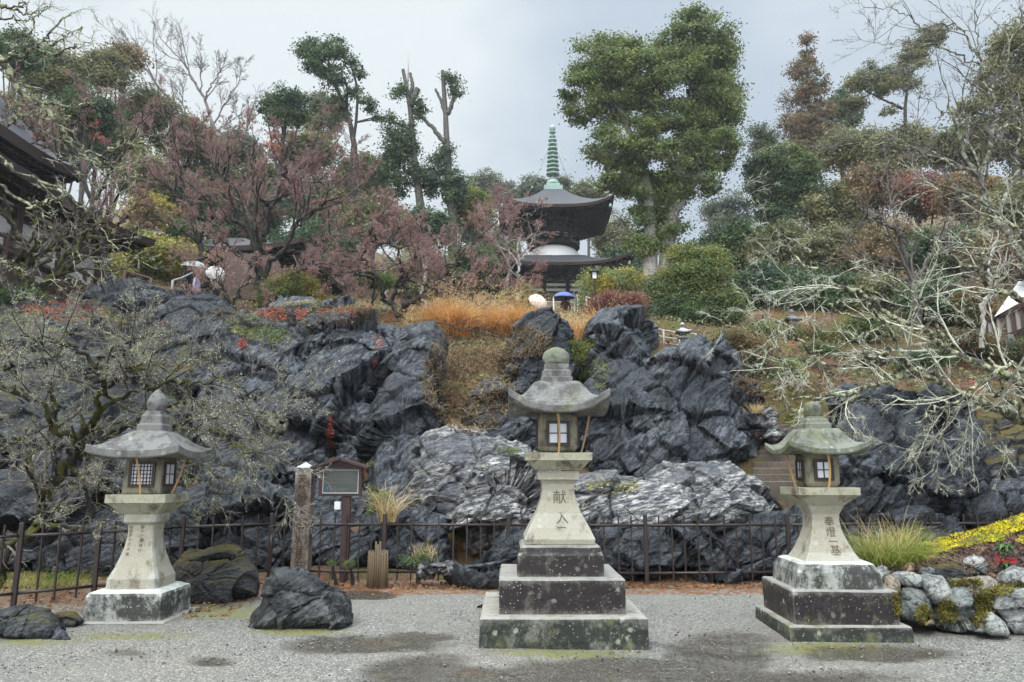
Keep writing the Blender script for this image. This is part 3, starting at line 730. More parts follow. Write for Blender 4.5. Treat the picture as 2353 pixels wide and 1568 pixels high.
def text_mesh(txt, size):
    cu = bpy.data.curves.new("inscription", 'FONT'); cu.body = txt; cu.size = size; cu.align_x = 'CENTER'; cu.align_y = 'CENTER'
    cu.resolution_u = 2
    o = bpy.data.objects.new("inscription", cu); COL.objects.link(o)
    dg = bpy.context.evaluated_depsgraph_get()
    me = bpy.data.meshes.new_from_object(o.evaluated_get(dg))
    V = np.empty(len(me.vertices) * 3, np.float32); me.vertices.foreach_get("co", V)
    fs = [list(p.vertices) for p in me.polygons]
    bpy.data.objects.remove(o); bpy.data.curves.remove(cu); bpy.data.meshes.remove(me)
    return V.reshape(-1, 3), fs
def text_column(parent, chars, x, zs, size, surf, mat):
    """characters one below the other on the front of a shaft; surf(z) gives its front y"""
    for ch, z in zip(chars, zs):
        V, fs = text_mesh(ch, size)
        if not len(V): continue
        V[:, :2] -= (V[:, :2].max(0) + V[:, :2].min(0)) / 2
        W = np.stack([x + V[:, 0], np.array([surf(z + q) for q in V[:, 1]]) - 0.004, z + V[:, 1]], 1)
        by = {}
        for f in fs: by.setdefault(len(f), []).append(f)
        mesh_np("carved_character", W, [np.array(f) for f in by.values()], mat, parent)

class LSolve:
    """half widths of a square lantern from what the picture measures"""
    def __init__(s, X0, Y0, rz=0.0):
        s.X0, s.Y0, s.rz = X0, Y0, rz
    def hw(s, w, py):
        lo, hi = 0.01, 2.0
        for _ in range(40):
            h = (lo + hi) / 2
            a = s.rz; cs = [(sx * h * math.cos(a) - sy * h * math.sin(a), sx * h * math.sin(a) + sy * h * math.cos(a)) for sx in (-1, 1) for sy in (-1, 1)]
            yc = (CY - py) / F; d = _c - _s * yc
            xs = [CX + F * d * (s.X0 + x) / (s.Y0 + y) for x, y in cs]
            if max(xs) - min(xs) > w: hi = h
            else: lo = h
        return lo
    def z(s, py, hw): return float(P(CX, py, s.Y0 - hw)[2])

def window(parent, hw, zc, w, h, rot, lattice, xo=0.0):
    """framed paper window on one face; returns nothing"""
    R = np.array(Matrix.Rotation(rot, 3, 'Z'))
    fr = MB(); t = 0.016
    for a, b in (((-w, zc - h), (w, zc - h)), ((-w, zc + h), (w, zc + h))):
        fr.box((xo, -hw - 0.004, a[1]), (w + t, 0.012, t))
    for sx in (-1, 1): fr.box((xo + sx * w, -hw - 0.004, zc), (t, 0.012, h - t))
    nx, nz = lattice
    for i in range(1, nx): fr.box((xo - w + 2 * w * i / nx, -hw - 0.002, zc), (0.0055, 0.006, h - t))
    for i in range(1, nz): fr.box((xo, -hw - 0.0035, zc - h + 2 * h * i / nz), (w - t, 0.006, 0.0055))
    for k in range(len(fr.v)): fr.v[k] = fr.v[k] @ R.T
    f = fr.build("window_frame", M_WINFRAME, parent)
    pp = MB().box((xo, -hw + 0.001, zc), (w - t * 0.9, 0.003, h - t * 0.9))
    pp.v[0] = pp.v[0] @ R.T
    pp.build("window_paper", M_PAPER, f)
def bamboo(parent, a, b, bow, w=0.021):
    a = np.array(a); b = np.array(b); n = 9; t = np.linspace(0, 1, n)[:, None]
    c = a + (b - a) * t + np.array(bow) * (np.sin(t * np.pi) ** 0.8)
    mb = MB()
    for i in range(n - 1):
        d = c[i + 1] - c[i]
        mb.bar(c[i] - d * 0.02, c[i + 1] + d * 0.02, w, 0.006)
    mb.build("bamboo_strip", M_BAMBOO, parent)

def lantern(label, X0, Y0, S, rz, roofmat, jewelmat, seed):
    """S: dict of picture measurements"""
    L = LSolve(X0, Y0, rz)
    root = empty("stone_lantern", (X0, Y0, 0), label, "lantern", "stone lanterns on the gravel", rz)
    Q = lambda py, w: (L.z(py, L.hw(w, py)), L.hw(w, py))
    for i, (py0, py1, w0, w1, mat, rnd) in enumerate(S["steps"]):
        zb, hb = Q(py1, w1); zt, ht = Q(py0, w0)
        if i == 0: zb = -0.06
        if rnd:
            pm, wm = rnd; zm, hm = Q(pm, wm)
            sec = dense([(zb, hb, 0.02), (zm, hm, 0.03)], 5) + dense([(zm + 0.03, hm - 0.012, 0.05), (zt - 0.02, (hm + ht) / 2, 0.06), (zt, ht, 0.05)], 3)
        else:
            sec = dense([(zb, hb, 0.012), (zt - 0.012, ht, 0.012)], 5) + [(zt, ht - 0.012, 0.012, 0)]
        V, fs = loft(sec, 3)
        mesh_np("base_step", worn(V, 0.006, seed + i), fs, mat, root, False)
    pr = [Q(py, w) + (0.0,) for py, w in S["shaft"]]
    z = np.array([p[0] for p in pr]); h = np.array([p[1] for p in pr])
    o = np.argsort(z); z, h = z[o], h[o]
    r = S.get("cham", 0.03)
    sec = dense([(zz, hh, max(hh * r, 0.008)) for zz, hh in zip(z, h)], 2)
    V, fs = loft(sec, S.get("chk", 2))
    mesh_np("shaft", worn(V, 0.003, seed + 11), fs, ST_TAN, root, False)
    surf = lambda q: -float(np.interp(q, z, h))
    for chars, x, pys, size in S["text"]: text_column(root, chars, x, [L.z(p, float(np.interp(L.z(p, 0.2), z, h))) for p in pys], size, surf, M_ENGRAVE)
    pl = sorted([Q(py, w) for py, w in S["plat"]])
    V, fs = loft(dense([(a, b, 0.012) for a, b in pl], 3), 3)
    mesh_np("platform", worn(V, 0.004, seed + 21), fs, ST_PLAT, root, False)
    bx = sorted([Q(py, w) for py, w in S["box"]])
    V, fs = loft(dense([(a, b, S["boxr"]) for a, b in bx], 3), 5)
    fb = mesh_np("fire_box", worn(V, 0.003, seed + 31), fs, ST_BOX, root, True)
    zw, ww, wh = S["win"]
    zc = L.z(zw, bx[0][1]); bh = float(np.interp(zc, [b[0] for b in bx], [b[1] for b in bx]))
    for k, lat in enumerate(S["lat"]): window(root, bh + 0.004, zc, ww * bh, wh * bh, k * math.pi / 2, lat)
    ev = S["eave"]                    # (py bottom, py top, width, lift)
    zb, hb = Q(ev[0], ev[2]); zt, _ = Q(ev[1], ev[2]); lift = ev[3]
    up = sorted([Q(py, w) for py, w in S["roof"]])
    boxtop = bx[-1]
    sec = [(zb + 0.02, boxtop[1] * 0.6, 0.03, 0), (zb + 0.012, boxtop[1] * 1.25, 0.03, 0.1 * lift), (zb, hb * 0.86, 0.02, lift * 0.55), (zb, hb * 0.985, 0.015, lift * 0.97), (zb + 0.012, hb, 0.012, lift)]
    sec += [(zt - 0.008, hb * 1.004, 0.012, lift * 1.03), (zt, hb * 0.985, 0.015, lift * 1.0)]
    sec += dense([(zt + 0.002, hb * 0.95, 0.03, lift * 0.8)] + [(a, b, 0.05, lift * 0.8 * max(0, (b / hb)) ** 3) for a, b in up], 2)
    V, fs = loft(sec, 6)
    mesh_np("roof", worn(V, 0.005, seed + 41), fs, roofmat, root, False)
    cl = sorted([Q(py, w) for py, w in S["collar"]])
    V, fs = loft(dense([(a, b, 0.02) for a, b in cl], 2), 4)
    mesh_np("collar", worn(V, 0.004, seed + 51), fs, roofmat, root, False)
    jw = sorted([Q(py, w) for py, w in S["jewel"]])
    jp = np.array(jw); zz = np.linspace(jp[0, 0], jp[-1, 0], 24); rr = np.interp(zz, jp[:, 0], jp[:, 1])
    for _ in range(3): rr[1:-1] = 0.25 * rr[:-2] + 0.5 * rr[1:-1] + 0.25 * rr[2:]
    m = MB().lathe(np.stack([rr * S.get("jscale", 1.0), zz], 1), sides=40)
    m.v[0] = worn(m.v[0], 0.02, seed + 61)
    m.build("finial", jewelmat, root, True)
    zp = pl[-1][0]; ph = pl[-1][1]
    for (x0, x1, side) in S["bamboo"]:
        R = np.array(Matrix.Rotation(side * math.pi / 2, 3, 'Z'))
        bamboo(root, R @ np.array([x1, -bh - 0.055, zp + 0.002]), R @ np.array([x0, -min(hb * 0.72, bh + 0.16), zb + 0.03 + 0.2 * lift]), R @ np.array([0.018, -0.01, 0.0]))
    return root, L

# tallest lantern, centre of the picture
YF = groundY(1497); hwb = (1495 - 1101) / 2 / F * YF * (_c - _s * (CY - 1497) / F) 
XL = float(P(1298, 1497, YF)[0]); YL = YF + hwb
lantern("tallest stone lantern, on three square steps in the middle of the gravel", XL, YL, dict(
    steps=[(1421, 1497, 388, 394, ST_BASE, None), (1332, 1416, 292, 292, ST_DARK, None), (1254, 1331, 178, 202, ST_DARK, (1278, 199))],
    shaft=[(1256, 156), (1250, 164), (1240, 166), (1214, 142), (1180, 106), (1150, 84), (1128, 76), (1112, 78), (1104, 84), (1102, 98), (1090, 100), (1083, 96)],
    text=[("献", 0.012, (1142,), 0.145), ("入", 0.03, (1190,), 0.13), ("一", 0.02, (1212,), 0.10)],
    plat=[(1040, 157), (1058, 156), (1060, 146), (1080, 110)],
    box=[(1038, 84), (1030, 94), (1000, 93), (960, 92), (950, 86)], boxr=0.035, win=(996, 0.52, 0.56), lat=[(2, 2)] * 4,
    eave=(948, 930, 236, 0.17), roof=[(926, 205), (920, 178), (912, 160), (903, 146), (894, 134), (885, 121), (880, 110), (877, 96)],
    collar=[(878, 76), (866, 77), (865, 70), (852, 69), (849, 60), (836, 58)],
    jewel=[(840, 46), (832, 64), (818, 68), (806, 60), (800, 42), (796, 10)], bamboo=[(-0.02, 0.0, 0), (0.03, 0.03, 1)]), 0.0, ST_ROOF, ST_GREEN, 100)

# lantern at the left
YF2 = groundY(1441); YL2 = YF2 + 0.62
XL2 = float(P(252, 1441, YF2)[0])
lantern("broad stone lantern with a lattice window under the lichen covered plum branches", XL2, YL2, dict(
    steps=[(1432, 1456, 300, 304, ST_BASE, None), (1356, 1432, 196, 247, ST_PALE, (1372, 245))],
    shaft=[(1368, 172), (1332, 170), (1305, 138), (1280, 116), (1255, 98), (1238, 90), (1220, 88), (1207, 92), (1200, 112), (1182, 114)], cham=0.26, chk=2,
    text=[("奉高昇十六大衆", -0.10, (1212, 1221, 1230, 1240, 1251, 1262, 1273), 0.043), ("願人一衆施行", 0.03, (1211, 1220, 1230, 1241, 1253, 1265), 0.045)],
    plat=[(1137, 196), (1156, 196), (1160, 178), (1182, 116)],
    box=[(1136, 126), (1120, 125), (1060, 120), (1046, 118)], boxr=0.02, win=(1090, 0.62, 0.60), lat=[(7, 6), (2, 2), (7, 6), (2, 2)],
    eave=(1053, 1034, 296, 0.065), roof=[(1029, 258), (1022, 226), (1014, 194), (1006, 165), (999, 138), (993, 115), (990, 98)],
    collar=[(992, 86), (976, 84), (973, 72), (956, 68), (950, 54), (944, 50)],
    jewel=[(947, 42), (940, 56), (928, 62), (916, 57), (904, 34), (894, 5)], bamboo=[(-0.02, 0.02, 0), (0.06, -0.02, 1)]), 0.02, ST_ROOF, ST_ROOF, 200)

# lantern at the right
YF3 = groundY(1478); YL3 = YF3 + 0.62
XL3 = float(P(1967, 1478, YF3)[0])
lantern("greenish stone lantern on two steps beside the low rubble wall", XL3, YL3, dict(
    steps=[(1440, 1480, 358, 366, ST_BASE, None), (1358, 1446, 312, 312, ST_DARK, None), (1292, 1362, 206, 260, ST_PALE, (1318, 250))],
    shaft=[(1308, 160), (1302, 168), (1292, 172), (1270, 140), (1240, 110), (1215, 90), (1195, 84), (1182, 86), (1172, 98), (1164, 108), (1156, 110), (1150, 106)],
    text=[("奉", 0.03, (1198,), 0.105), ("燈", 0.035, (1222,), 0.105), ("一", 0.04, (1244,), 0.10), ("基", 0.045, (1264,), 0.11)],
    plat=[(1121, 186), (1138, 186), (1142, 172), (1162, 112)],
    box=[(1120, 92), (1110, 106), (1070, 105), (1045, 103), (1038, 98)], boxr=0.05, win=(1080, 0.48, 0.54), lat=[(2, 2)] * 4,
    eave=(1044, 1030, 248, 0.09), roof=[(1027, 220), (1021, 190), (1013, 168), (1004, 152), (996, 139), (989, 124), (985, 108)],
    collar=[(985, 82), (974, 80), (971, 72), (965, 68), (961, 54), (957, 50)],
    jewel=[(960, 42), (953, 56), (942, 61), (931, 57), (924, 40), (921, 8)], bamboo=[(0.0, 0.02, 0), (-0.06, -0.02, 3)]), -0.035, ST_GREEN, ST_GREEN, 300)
# ================================================================== fence, post, signboard and other things near the gravel
M_RUST = m_plain("brown_painted_iron", (0.026, 0.016, 0.014), 0.42, 0.45, 16, 0.2, 0.5)
M_WOOD_OLD = m_stone("weathered_wood_post", (0.17, 0.125, 0.095), (0.030, 0.021, 0.017), (0.33, 0.31, 0.28), 0.42, 0.5, 0.0, (0.5, 0.46, 0.42), 0.75, 14.0)
M_SIGN = m_plain("dark_red_brown_paint", (0.052, 0.022, 0.020), 0.5, 0.25, 6, 0.1, 0.5, 0.0, (1, 1, 0.2))
M_PANEL = m_plain("grey_green_display_panel", (0.055, 0.062, 0.052), 0.35, 0.2, 1.5, 0.02, 0.5)
M_ALU = m_plain("pale_metal_edge", (0.45, 0.45, 0.43), 0.4, 0.1)
M_BLUE = m_plain("blue_emblem_paint", (0.02, 0.09, 0.22), 0.5, 0.2)
M_TEXT = m_plain("grey_panel_print", (0.13, 0.135, 0.115), 0.6, 0.1)
M_WHITE = m_plain("white_plastic", (0.72, 0.72, 0.70), 0.45, 0.06)
M_STRAW = m_plain("weathered_bamboo_slats", (0.125, 0.088, 0.052), 0.7, 0.45, 9, 0.4, 0.3, 0.0, (2.5, 2.5, 0.25))

fence = empty("metal_fence", PG(1168, 1340), "brown iron fence with thin upright bars along the back edge of the gravel", "fence")
FL = np.array(fence.location)
FPTS = [PG(-60, 1408), PG(30, 1397), PG(214, 1378), PG(410, 1352), PG(617, 1338), PG(880, 1341), PG(1168, 1343), PG(1487, 1345), PG(1818, 1342), PG(2093, 1336), P(2340, 1333, groundY(1333)), P(2480, 1331, groundY(1331))]
FH = 1.0
post_me = None; bar_me = None; n_bar = 0
for i, p in enumerate(FPTS):
    if post_me is None:
        o = MB().box((0, 0, FH * 0.5), (0.029, 0.022, FH * 0.5), bev=0.004).build("post", M_RUST, fence); post_me = o.data
    else:
        o = bpy.data.objects.new("post", post_me); COL.objects.link(o); o.parent = fence
    o.location = tuple(p - FL)
for a, b in zip(FPTS[:-1], FPTS[1:]):
    L = np.linalg.norm(b - a); n = max(2, int(round(L / 0.2)))
    d = (b - a) / L
    for zr in (0.84, 0.165):
        m = MB().tube(np.array([a - FL + d * 0.03 + [0, 0, zr], b - FL - d * 0.03 + [0, 0, zr]]), 0.019, 8)
        m.build("rail", M_RUST, fence, True)
    for k in range(1, n):
        p = a + (b - a) * k / n + np.array([0, 0.024 * (1 if k % 2 else -1), 0])
        if bar_me is None:
            o = MB().box((0, 0, 0.51), (0.0105, 0.0105, 0.47)).build("bar", M_RUST, fence); bar_me = o.data
        else:
            o = bpy.data.objects.new("bar", bar_me); COL.objects.link(o); o.parent = fence
        o.location = tuple(p - FL); o.rotation_euler = (RNG.normal(0, 0.008), RNG.normal(0, 0.008), 0); n_bar += 1

# inscribed square wooden post
Yp = 11.40
bp = PG(690, 1339); hp = float(P(690, 1076, Yp + 0.1)[2])
ip = empty("inscribed_post", bp, "tall weathered square post with carved characters behind the fence", "post")
w = 0.125
m = MB(); V, fs = loft(dense([(-0.05, w, 0.01), (hp, w * 0.96, 0.01)], 8), 2); m.add(worn(V, 0.004, 5), fs)
m.build("post_body", M_WOOD_OLD, ip)
m = MB(); V, fs = loft([(hp, w * 0.99, 0.008), (hp + 0.006, w * 1.0, 0.008), (hp + 0.085, 0.006, 0.003)], 2); m.add(V, fs); m.build("post_cap", ST_PALE, ip)
text_column(ip, "天然紀念物石山寺珪灰石", -0.01, hp * np.array([.90, .82, .745, .675, .605, .50, .425, .36, .29, .22, .15]), 0.135, lambda q: -w - 0.002, M_WINFRAME)

# signboard with a little roof
Ys = groundY(1339.5); bs = PG(787, 1339.5)
sg = empty("signboard", bs, "dark brown signboard with a gabled roof and grey panel standing behind the fence", "signboard")
zz = lambda py: float(P(787, py, Ys)[2]); xx = lambda px, py=1100: float(P(px, py, Ys)[0] - bs[0])
MB().box((0.01, 0.03, zz(1140) / 2 - 0.03), (0.062, 0.05, zz(1140) / 2 + 0.03), bev=0.005).build("sign_post", M_SIGN, sg)
zb_, zt_, ze_ = zz(1140), zz(1073), zz(1060)
xl, xr = xx(735), xx(832)
m = MB().box(((xl + xr) / 2, 0, (zb_ + zt_) / 2), ((xr - xl) / 2, 0.05, (zt_ - zb_) / 2), bev=0.004)
xm = (xl + xr) / 2
m.add([[xl, -.045, zt_], [xr, -.045, zt_], [xm, -.045, ze_], [xl, .045, zt_], [xr, .045, zt_], [xm, .045, ze_]], [np.array([[0, 1, 2], [5, 4, 3]]), np.array([[0, 2, 5, 3], [1, 4, 5, 2]])])
m.build("board", M_SIGN, sg)
rf = MB()
for sx in (-1, 1):
    a = np.array([xm, 0, zz(1055)]); b = np.array([xm + sx * (xx(848) - xm), 0, zz(1075)])
    d = b - a; nrm = np.array([-d[2], 0, d[0]]) / np.linalg.norm(d) * (1 if sx > 0 else -1)
    c = (a + b) / 2; L = np.linalg.norm(d); ang = math.atan2(d[2], d[0])
    rf.box(c + [0, -0.01, 0], (L / 2 + 0.004, 0.15, 0.018), np.array(Matrix.Rotation(-ang, 3, 'Y')))
rf.build("sign_roof", M_SIGN, sg)
px0, px1, pz0, pz1 = xx(745), xx(825), zz(1133), zz(1081)
pn = MB().box(((px0 + px1) / 2, -0.052, (pz0 + pz1) / 2), ((px1 - px0) / 2, 0.006, (pz1 - pz0) / 2)).build("panel", M_PANEL, sg)
e = MB().box(((px0 + px1) / 2, -0.056, pz0), ((px1 - px0) / 2 + 0.006, 0.01, 0.007)).box((px0, -0.054, (pz0 + pz1) / 2 + 0.004), (0.005, 0.008, (pz1 - pz0) / 2 - 0.004)).box((px1, -0.054, (pz0 + pz1) / 2 + 0.004), (0.005, 0.008, (pz1 - pz0) / 2 - 0.004)).box(((px0 + px1) / 2, -0.054, pz1 + 0.003), ((px1 - px0) / 2 + 0.006, 0.008, 0.004))
e.build("panel_edge", M_ALU, pn)
m = MB(); lx, lz = px0 + 0.055, pz0 + 0.045
for k in range(4): m.box((lx + 0.018 * math.cos(k * math.pi / 2), -0.0595, lz + 0.018 * math.sin(k * math.pi / 2)), (0.011, 0.001, 0.011), np.array(Matrix.Rotation(0.785, 3, 'Y')))
m.box((lx, -0.0597, lz), (0.009, 0.001, 0.009))
m.build("emblem", M_BLUE, pn)
m = MB()
for r, wd in enumerate((0.27, 0.22, 0.25)): m.box((lx + 0.06 + wd / 2, -0.059, pz0 + 0.062 - r * 0.016), (wd / 2, 0.001, 0.0035))
for r in range(6): m.box((px0 + 0.06 + 0.19, -0.059, pz1 - 0.05 - r * 0.028), (0.19 + 0.03 * ((r * 7) % 3), 0.001, 0.003))
m.build("printed_lines", M_TEXT, pn)
bx_ = MB().box((xx(782) - 0.01, -0.055, zz(1162)), (0.045, 0.035, 0.058), bev=0.006).build("control_box", M_WHITE, sg)

# bamboo wrapped stump
Yb = groundY(1350); bb = P(867, 1350, Yb)
st = empty("bamboo_stump", bb, "stump wrapped in upright split bamboo slats in front of the fence", "stump")
core = MB(); V, fs = loft([(-0.03, 0.115, 0.05), (0.46, 0.10, 0.05)], 4); core.add(V, fs); core.build("core", M_STRAW, st)
for k in range(26):
    a = k / 26 * 2 * math.pi; r = 0.135 if abs(math.sin(a)) > 0.4 else 0.14
    h = 0.46 + RNG.uniform(0, 0.05); 
    if k in (19, 21): h = 0.64
    if k == 20: h = 0.6
    p0 = np.array([r * math.cos(a), r * math.sin(a) * 0.9, -0.03]); p1 = p0 * [0.93, 0.93, 0] + [RNG.normal(0, .006), 0, h]
    MB().tube([p0, p0 * .5 + p1 * .5 + [0.002, 0, 0], p1], [0.0165, 0.0155, 0.0155], 7).build("slat", M_STRAW, st, True)

# loose rocks on the gravel
GR = "loose rocks on the gravel"
def boulder(label, poly, thick, mat, seed, **kw):
    foot = max(p[1] for p in poly)
    return rock(label, [(x, y + (6 if y > foot - 14 else 0)) for x, y in poly], groundY(foot), thick, mat, kw.pop("lean", 0.25), kw.pop("amp", 0.24), kw.pop("res", (300, 150)), seed, kw.pop("strata", (0.5, 0.4)), kw.pop("box", 0.7), kw.pop("group", GR), freq=kw.pop("freq", 2.2), **kw)
RK_BLACK = m_rock("rock_black_wet", (0.008, 0.009, 0.010), (0.028, 0.031, 0.034), (0.20, 0.20, 0.19), 0.7, (0.4, 0.6, 0.4), 0.0, 0.40, 2.0)
boulder("jagged black rock with yellow lichen on the gravel in front of the signboard", [(570, 1440), (583, 1410), (600, 1395), (608, 1330), (618, 1302), (650, 1298), (692, 1303), (720, 1325), (752, 1345), (780, 1365), (800, 1395), (805, 1425), (800, 1440), (740, 1448), (650, 1453), (600, 1450)], 0.42, RK_BLACK, 51, crack=1.1)
boulder("brown mossy boulder behind the black rock, beside the broad lantern", [(396, 1370), (402, 1310), (430, 1280), (480, 1262), (530, 1260), (562, 1275), (583, 1305), (593, 1345), (590, 1366), (540, 1372), (520, 1386), (420, 1388)], 0.5, RK_VMOSS, 52)
boulder("low dark rock at the left edge in front of the fence", [(-30, 1455), (-20, 1415), (20, 1405), (70, 1402), (115, 1412), (135, 1440), (120, 1462), (30, 1470)], 0.32, RK_MOSS, 53)
boulder("small brown mossy rock between the left edge rock and the broad lantern", [(110, 1420), (130, 1408), (170, 1410), (188, 1428), (180, 1442), (120, 1442)], 0.2, RK_VMOSS, 54, res=(120, 60))
boulder("pointed grey stone at the left rim of the broad lantern's slab", [(112, 1470), (120, 1448), (134, 1438), (152, 1450), (166, 1468), (140, 1472)], 0.14, RK_BLUE, 55, res=(110, 60))
boulder("small flat stone half hidden by the steps of the tallest lantern", [(1086, 1397), (1100, 1386), (1125, 1377), (1146, 1380), (1150, 1396), (1120, 1399)], 0.12, RK_DARK, 56, res=(110, 60))

# ------------------------------------------------------------------ raised bed with its rubble wall
M_BED = None
def m_bed():
    t = NT("bed_soil_with_dead_leaves")
    v = t.co(world=True)
    d = t.voro(26, t.co((1, 1, 1), world=True), 'F1', "Color")
    c = t.ramp(d, [(0.2, (0.025, 0.014, 0.012)), (0.45, (0.075, 0.038, 0.032)), (0.7, (0.15, 0.085, 0.07)), (0.9, (0.26, 0.18, 0.14))])
    c = t.mix(t.ramp(t.noise(2.3, 5, 0.65, v), [(0.50, 0.0), (0.60, 0.75)]), c, t.mix(t.noise(25, 3, .6, v), (0.06, 0.055, 0.012), (0.15, 0.12, 0.03)))
    return t.done(c, 0.85, t.bump(t.voro(26, v, 'F1'), 0.9, 0.03), 0.3)
rows = [  # (px list, py list, depth) of rising rows of the bed
    ([2000, 2060, 2150, 2260, 2360, 2460], [1395, 1400, 1410, 1420, 1430, 1440], 8.12, -0.25),
    ([1975, 2050, 2150, 2260, 2360, 2470], [1322, 1340, 1352, 1368, 1378, 1385], 8.15, 0),
    ([1965, 2050, 2150, 2260, 2360, 2470], [1312, 1318, 1318, 1316, 1320, 1320], 8.45, 0),
    ([1960, 2050, 2150, 2260, 2360, 2470], [1310, 1300, 1280, 1265, 1255, 1245], 9.05, 0),
    ([1960, 2050, 2130, 2200, 2280, 2360, 2470], [1312, 1286, 1252, 1232, 1208, 1183, 1160], 9.55, 0),
    ([1960, 2050, 2150, 2260, 2360, 2470], [1330, 1310, 1280, 1240, 1210, 1190], 9.9, 0),
    ([1960, 2050, 2150, 2260, 2360, 2470], [1356, 1356, 1356, 1356, 1356, 1356], 10.15, 0)]
g = []
for pxs, pys, Y, _ in rows:
    u = np.linspace(0, 1, 70); t_ = np.linspace(0, 1, len(pxs))
    g.append(P(np.interp(u, t_, pxs), np.interp(u, t_, pys), Y))
g = np.array(g); g = np.concatenate([resample(g[:, j], 60)[:, None] for j in range(70)], 1)
g[..., 2] += 0.025 * fbm(g.reshape(-1, 3) * 3, 4, 3).reshape(g.shape[:2])
BEDG = g
tag(mesh_np("garden_bed", g.reshape(-1, 3), ring_faces(60, 70, False), m_bed(), None, True), kind='structure')

WS = [ # zoomed wall picture polygons: label, points, depth offset, material
 ("rounded pale grey stone at the left end of the rubble wall top", [(480, 900), (490, 830), (540, 805), (600, 815), (620, 870), (580, 930), (530, 945)], .05, 0),
 ("tall narrow tan stone beside the steps of the greenish lantern", [(590, 1090), (600, 960), (640, 905), (700, 900), (720, 960), (700, 1060), (660, 1130), (610, 1130)], 0, 1),
 ("big dark grey squarish stone at the left of the rubble wall", [(720, 1230), (730, 1080), (770, 980), (850, 965), (960, 990), (1010, 1060), (1035, 1150), (990, 1230), (960, 1290), (760, 1270)], 0, 2),
 ("flat pale capstone over the big dark grey stone", [(690, 890), (740, 872), (860, 885), (930, 920), (930, 960), (830, 965), (750, 940)], .08, 0),
 ("wet light grey slab tilted to the right in the rubble wall", [(940, 905), (1010, 895), (1120, 910), (1170, 980), (1205, 1050), (1170, 1100), (1040, 1110), (1000, 1040)], .02, 0),
 ("mottled grey cobble with lichen right of the tilted slab", [(1185, 930), (1230, 900), (1310, 910), (1350, 950), (1320, 1010), (1230, 1030), (1190, 990)], .06, 2),
 ("dark diagonal slab in the middle of the rubble wall", [(1095, 1240), (1110, 1170), (1200, 1080), (1300, 995), (1340, 1010), (1390, 1130), (1430, 1250), (1430, 1330), (1280, 1335), (1140, 1310)], 0, 2),
 ("tan and grey block at the top of the rubble wall", [(1345, 1020), (1360, 930), (1450, 920), (1570, 930), (1605, 970), (1570, 1040), (1500, 1070), (1390, 1080)], .05, 1),
 ("whitish triangular stone standing on the gravel against the wall", [(1445, 1380), (1480, 1310), (1540, 1240), (1590, 1215), (1650, 1270), (1700, 1330), (1722, 1400), (1560, 1400)], -.10, 0),
 ("biggest grey stone of the rubble wall at the right edge", [(1610, 1180), (1620, 1040), (1680, 1010), (1800, 1000), (1960, 1005), (1990, 1180), (1960, 1400), (1800, 1410), (1740, 1350), (1660, 1230)], 0, 0),
 ("pale bluish stone lying on top at the right edge of the wall", [(1685, 930), (1700, 850), (1780, 805), (1860, 830), (1960, 860), (1960, 980), (1780, 985), (1710, 965)], .12, 0),
 ("dark blocky stone beside the mossy one on the bed", [(940, 850), (960, 800), (1020, 790), (1085, 815), (1090, 870), (1040, 900), (960, 895)], .25, 2),
 ("moss covered low stone on the edge of the bed", [(1065, 870), (1080, 820), (1180, 805), (1290, 820), (1350, 870), (1330, 905), (1150, 905)], .28, 3),
 ("orange stained stone among the dead leaves", [(765, 850), (775, 790), (810, 755), (860, 750), (890, 790), (885, 840), (850, 870), (790, 870)], .28, 4),
 ("white flat stone on the dead leaves of the bed", [(1350, 765), (1370, 738), (1430, 728), (1480, 745), (1480, 785), (1400, 792)], .5, 5),
 ("dark cut block on the bed left of the berry plant", [(1420, 870), (1422, 785), (1500, 768), (1560, 780), (1575, 830), (1560, 885), (1470, 890)], .35, 2),
 ("small pinkish stone at the foot of the rubble wall", [(965, 1310), (990, 1280), (1040, 1265), (1060, 1290), (1050, 1320), (990, 1325)], -.04, 4),
 ("brown mossy stone low between the tan block and the whitish triangle", [(1380, 1230), (1390, 1120), (1450, 1080), (1560, 1080), (1620, 1130), (1640, 1230), (1560, 1300), (1430, 1290)], .08, 3),
 ("small grey stone wedged above the brown mossy one", [(1560, 1010), (1590, 960), (1640, 985), (1650, 1080), (1610, 1120), (1570, 1080)], .1, 3),
 ("greenish stone tucked low between the big dark stone and the diagonal slab", [(980, 1270), (1000, 1150), (1080, 1110), (1150, 1130), (1120, 1220), (1110, 1310), (1040, 1320)], .07, 3)]
WM = [m_rock("wall_stone_grey", (0.10, 0.102, 0.098), (0.28, 0.285, 0.27), (0.52, 0.53, 0.49), 0.9, (0.4, 0.4, 0.4), 0.0, 0.6, 2),
      m_rock("wall_stone_tan", (0.11, 0.085, 0.06), (0.32, 0.265, 0.20), (0.50, 0.46, 0.38), 0.8, (0.2, 1.2, 0.4), 0.12, 0.65, 2),
      m_rock("wall_stone_dark", (0.04, 0.044, 0.042), (0.135, 0.145, 0.138), (0.38, 0.40, 0.35), 0.8, (0.9, 0.4, 0.4), 0.12, 0.55, 2),
      RK_VMOSS, m_rock("wall_stone_orange", (0.14, 0.08, 0.04), (0.36, 0.23, 0.13), (0.5, 0.42, 0.32), 0.7, (0.2, 0.2, 0.4), 0.0, 0.65, 2),
      m_rock("wall_stone_white", (0.3, 0.29, 0.28), (0.5, 0.48, 0.46), (0.62, 0.6, 0.57), 0.7, (0.2, 0.2, 0.4), 0.0, 0.65, 2)]
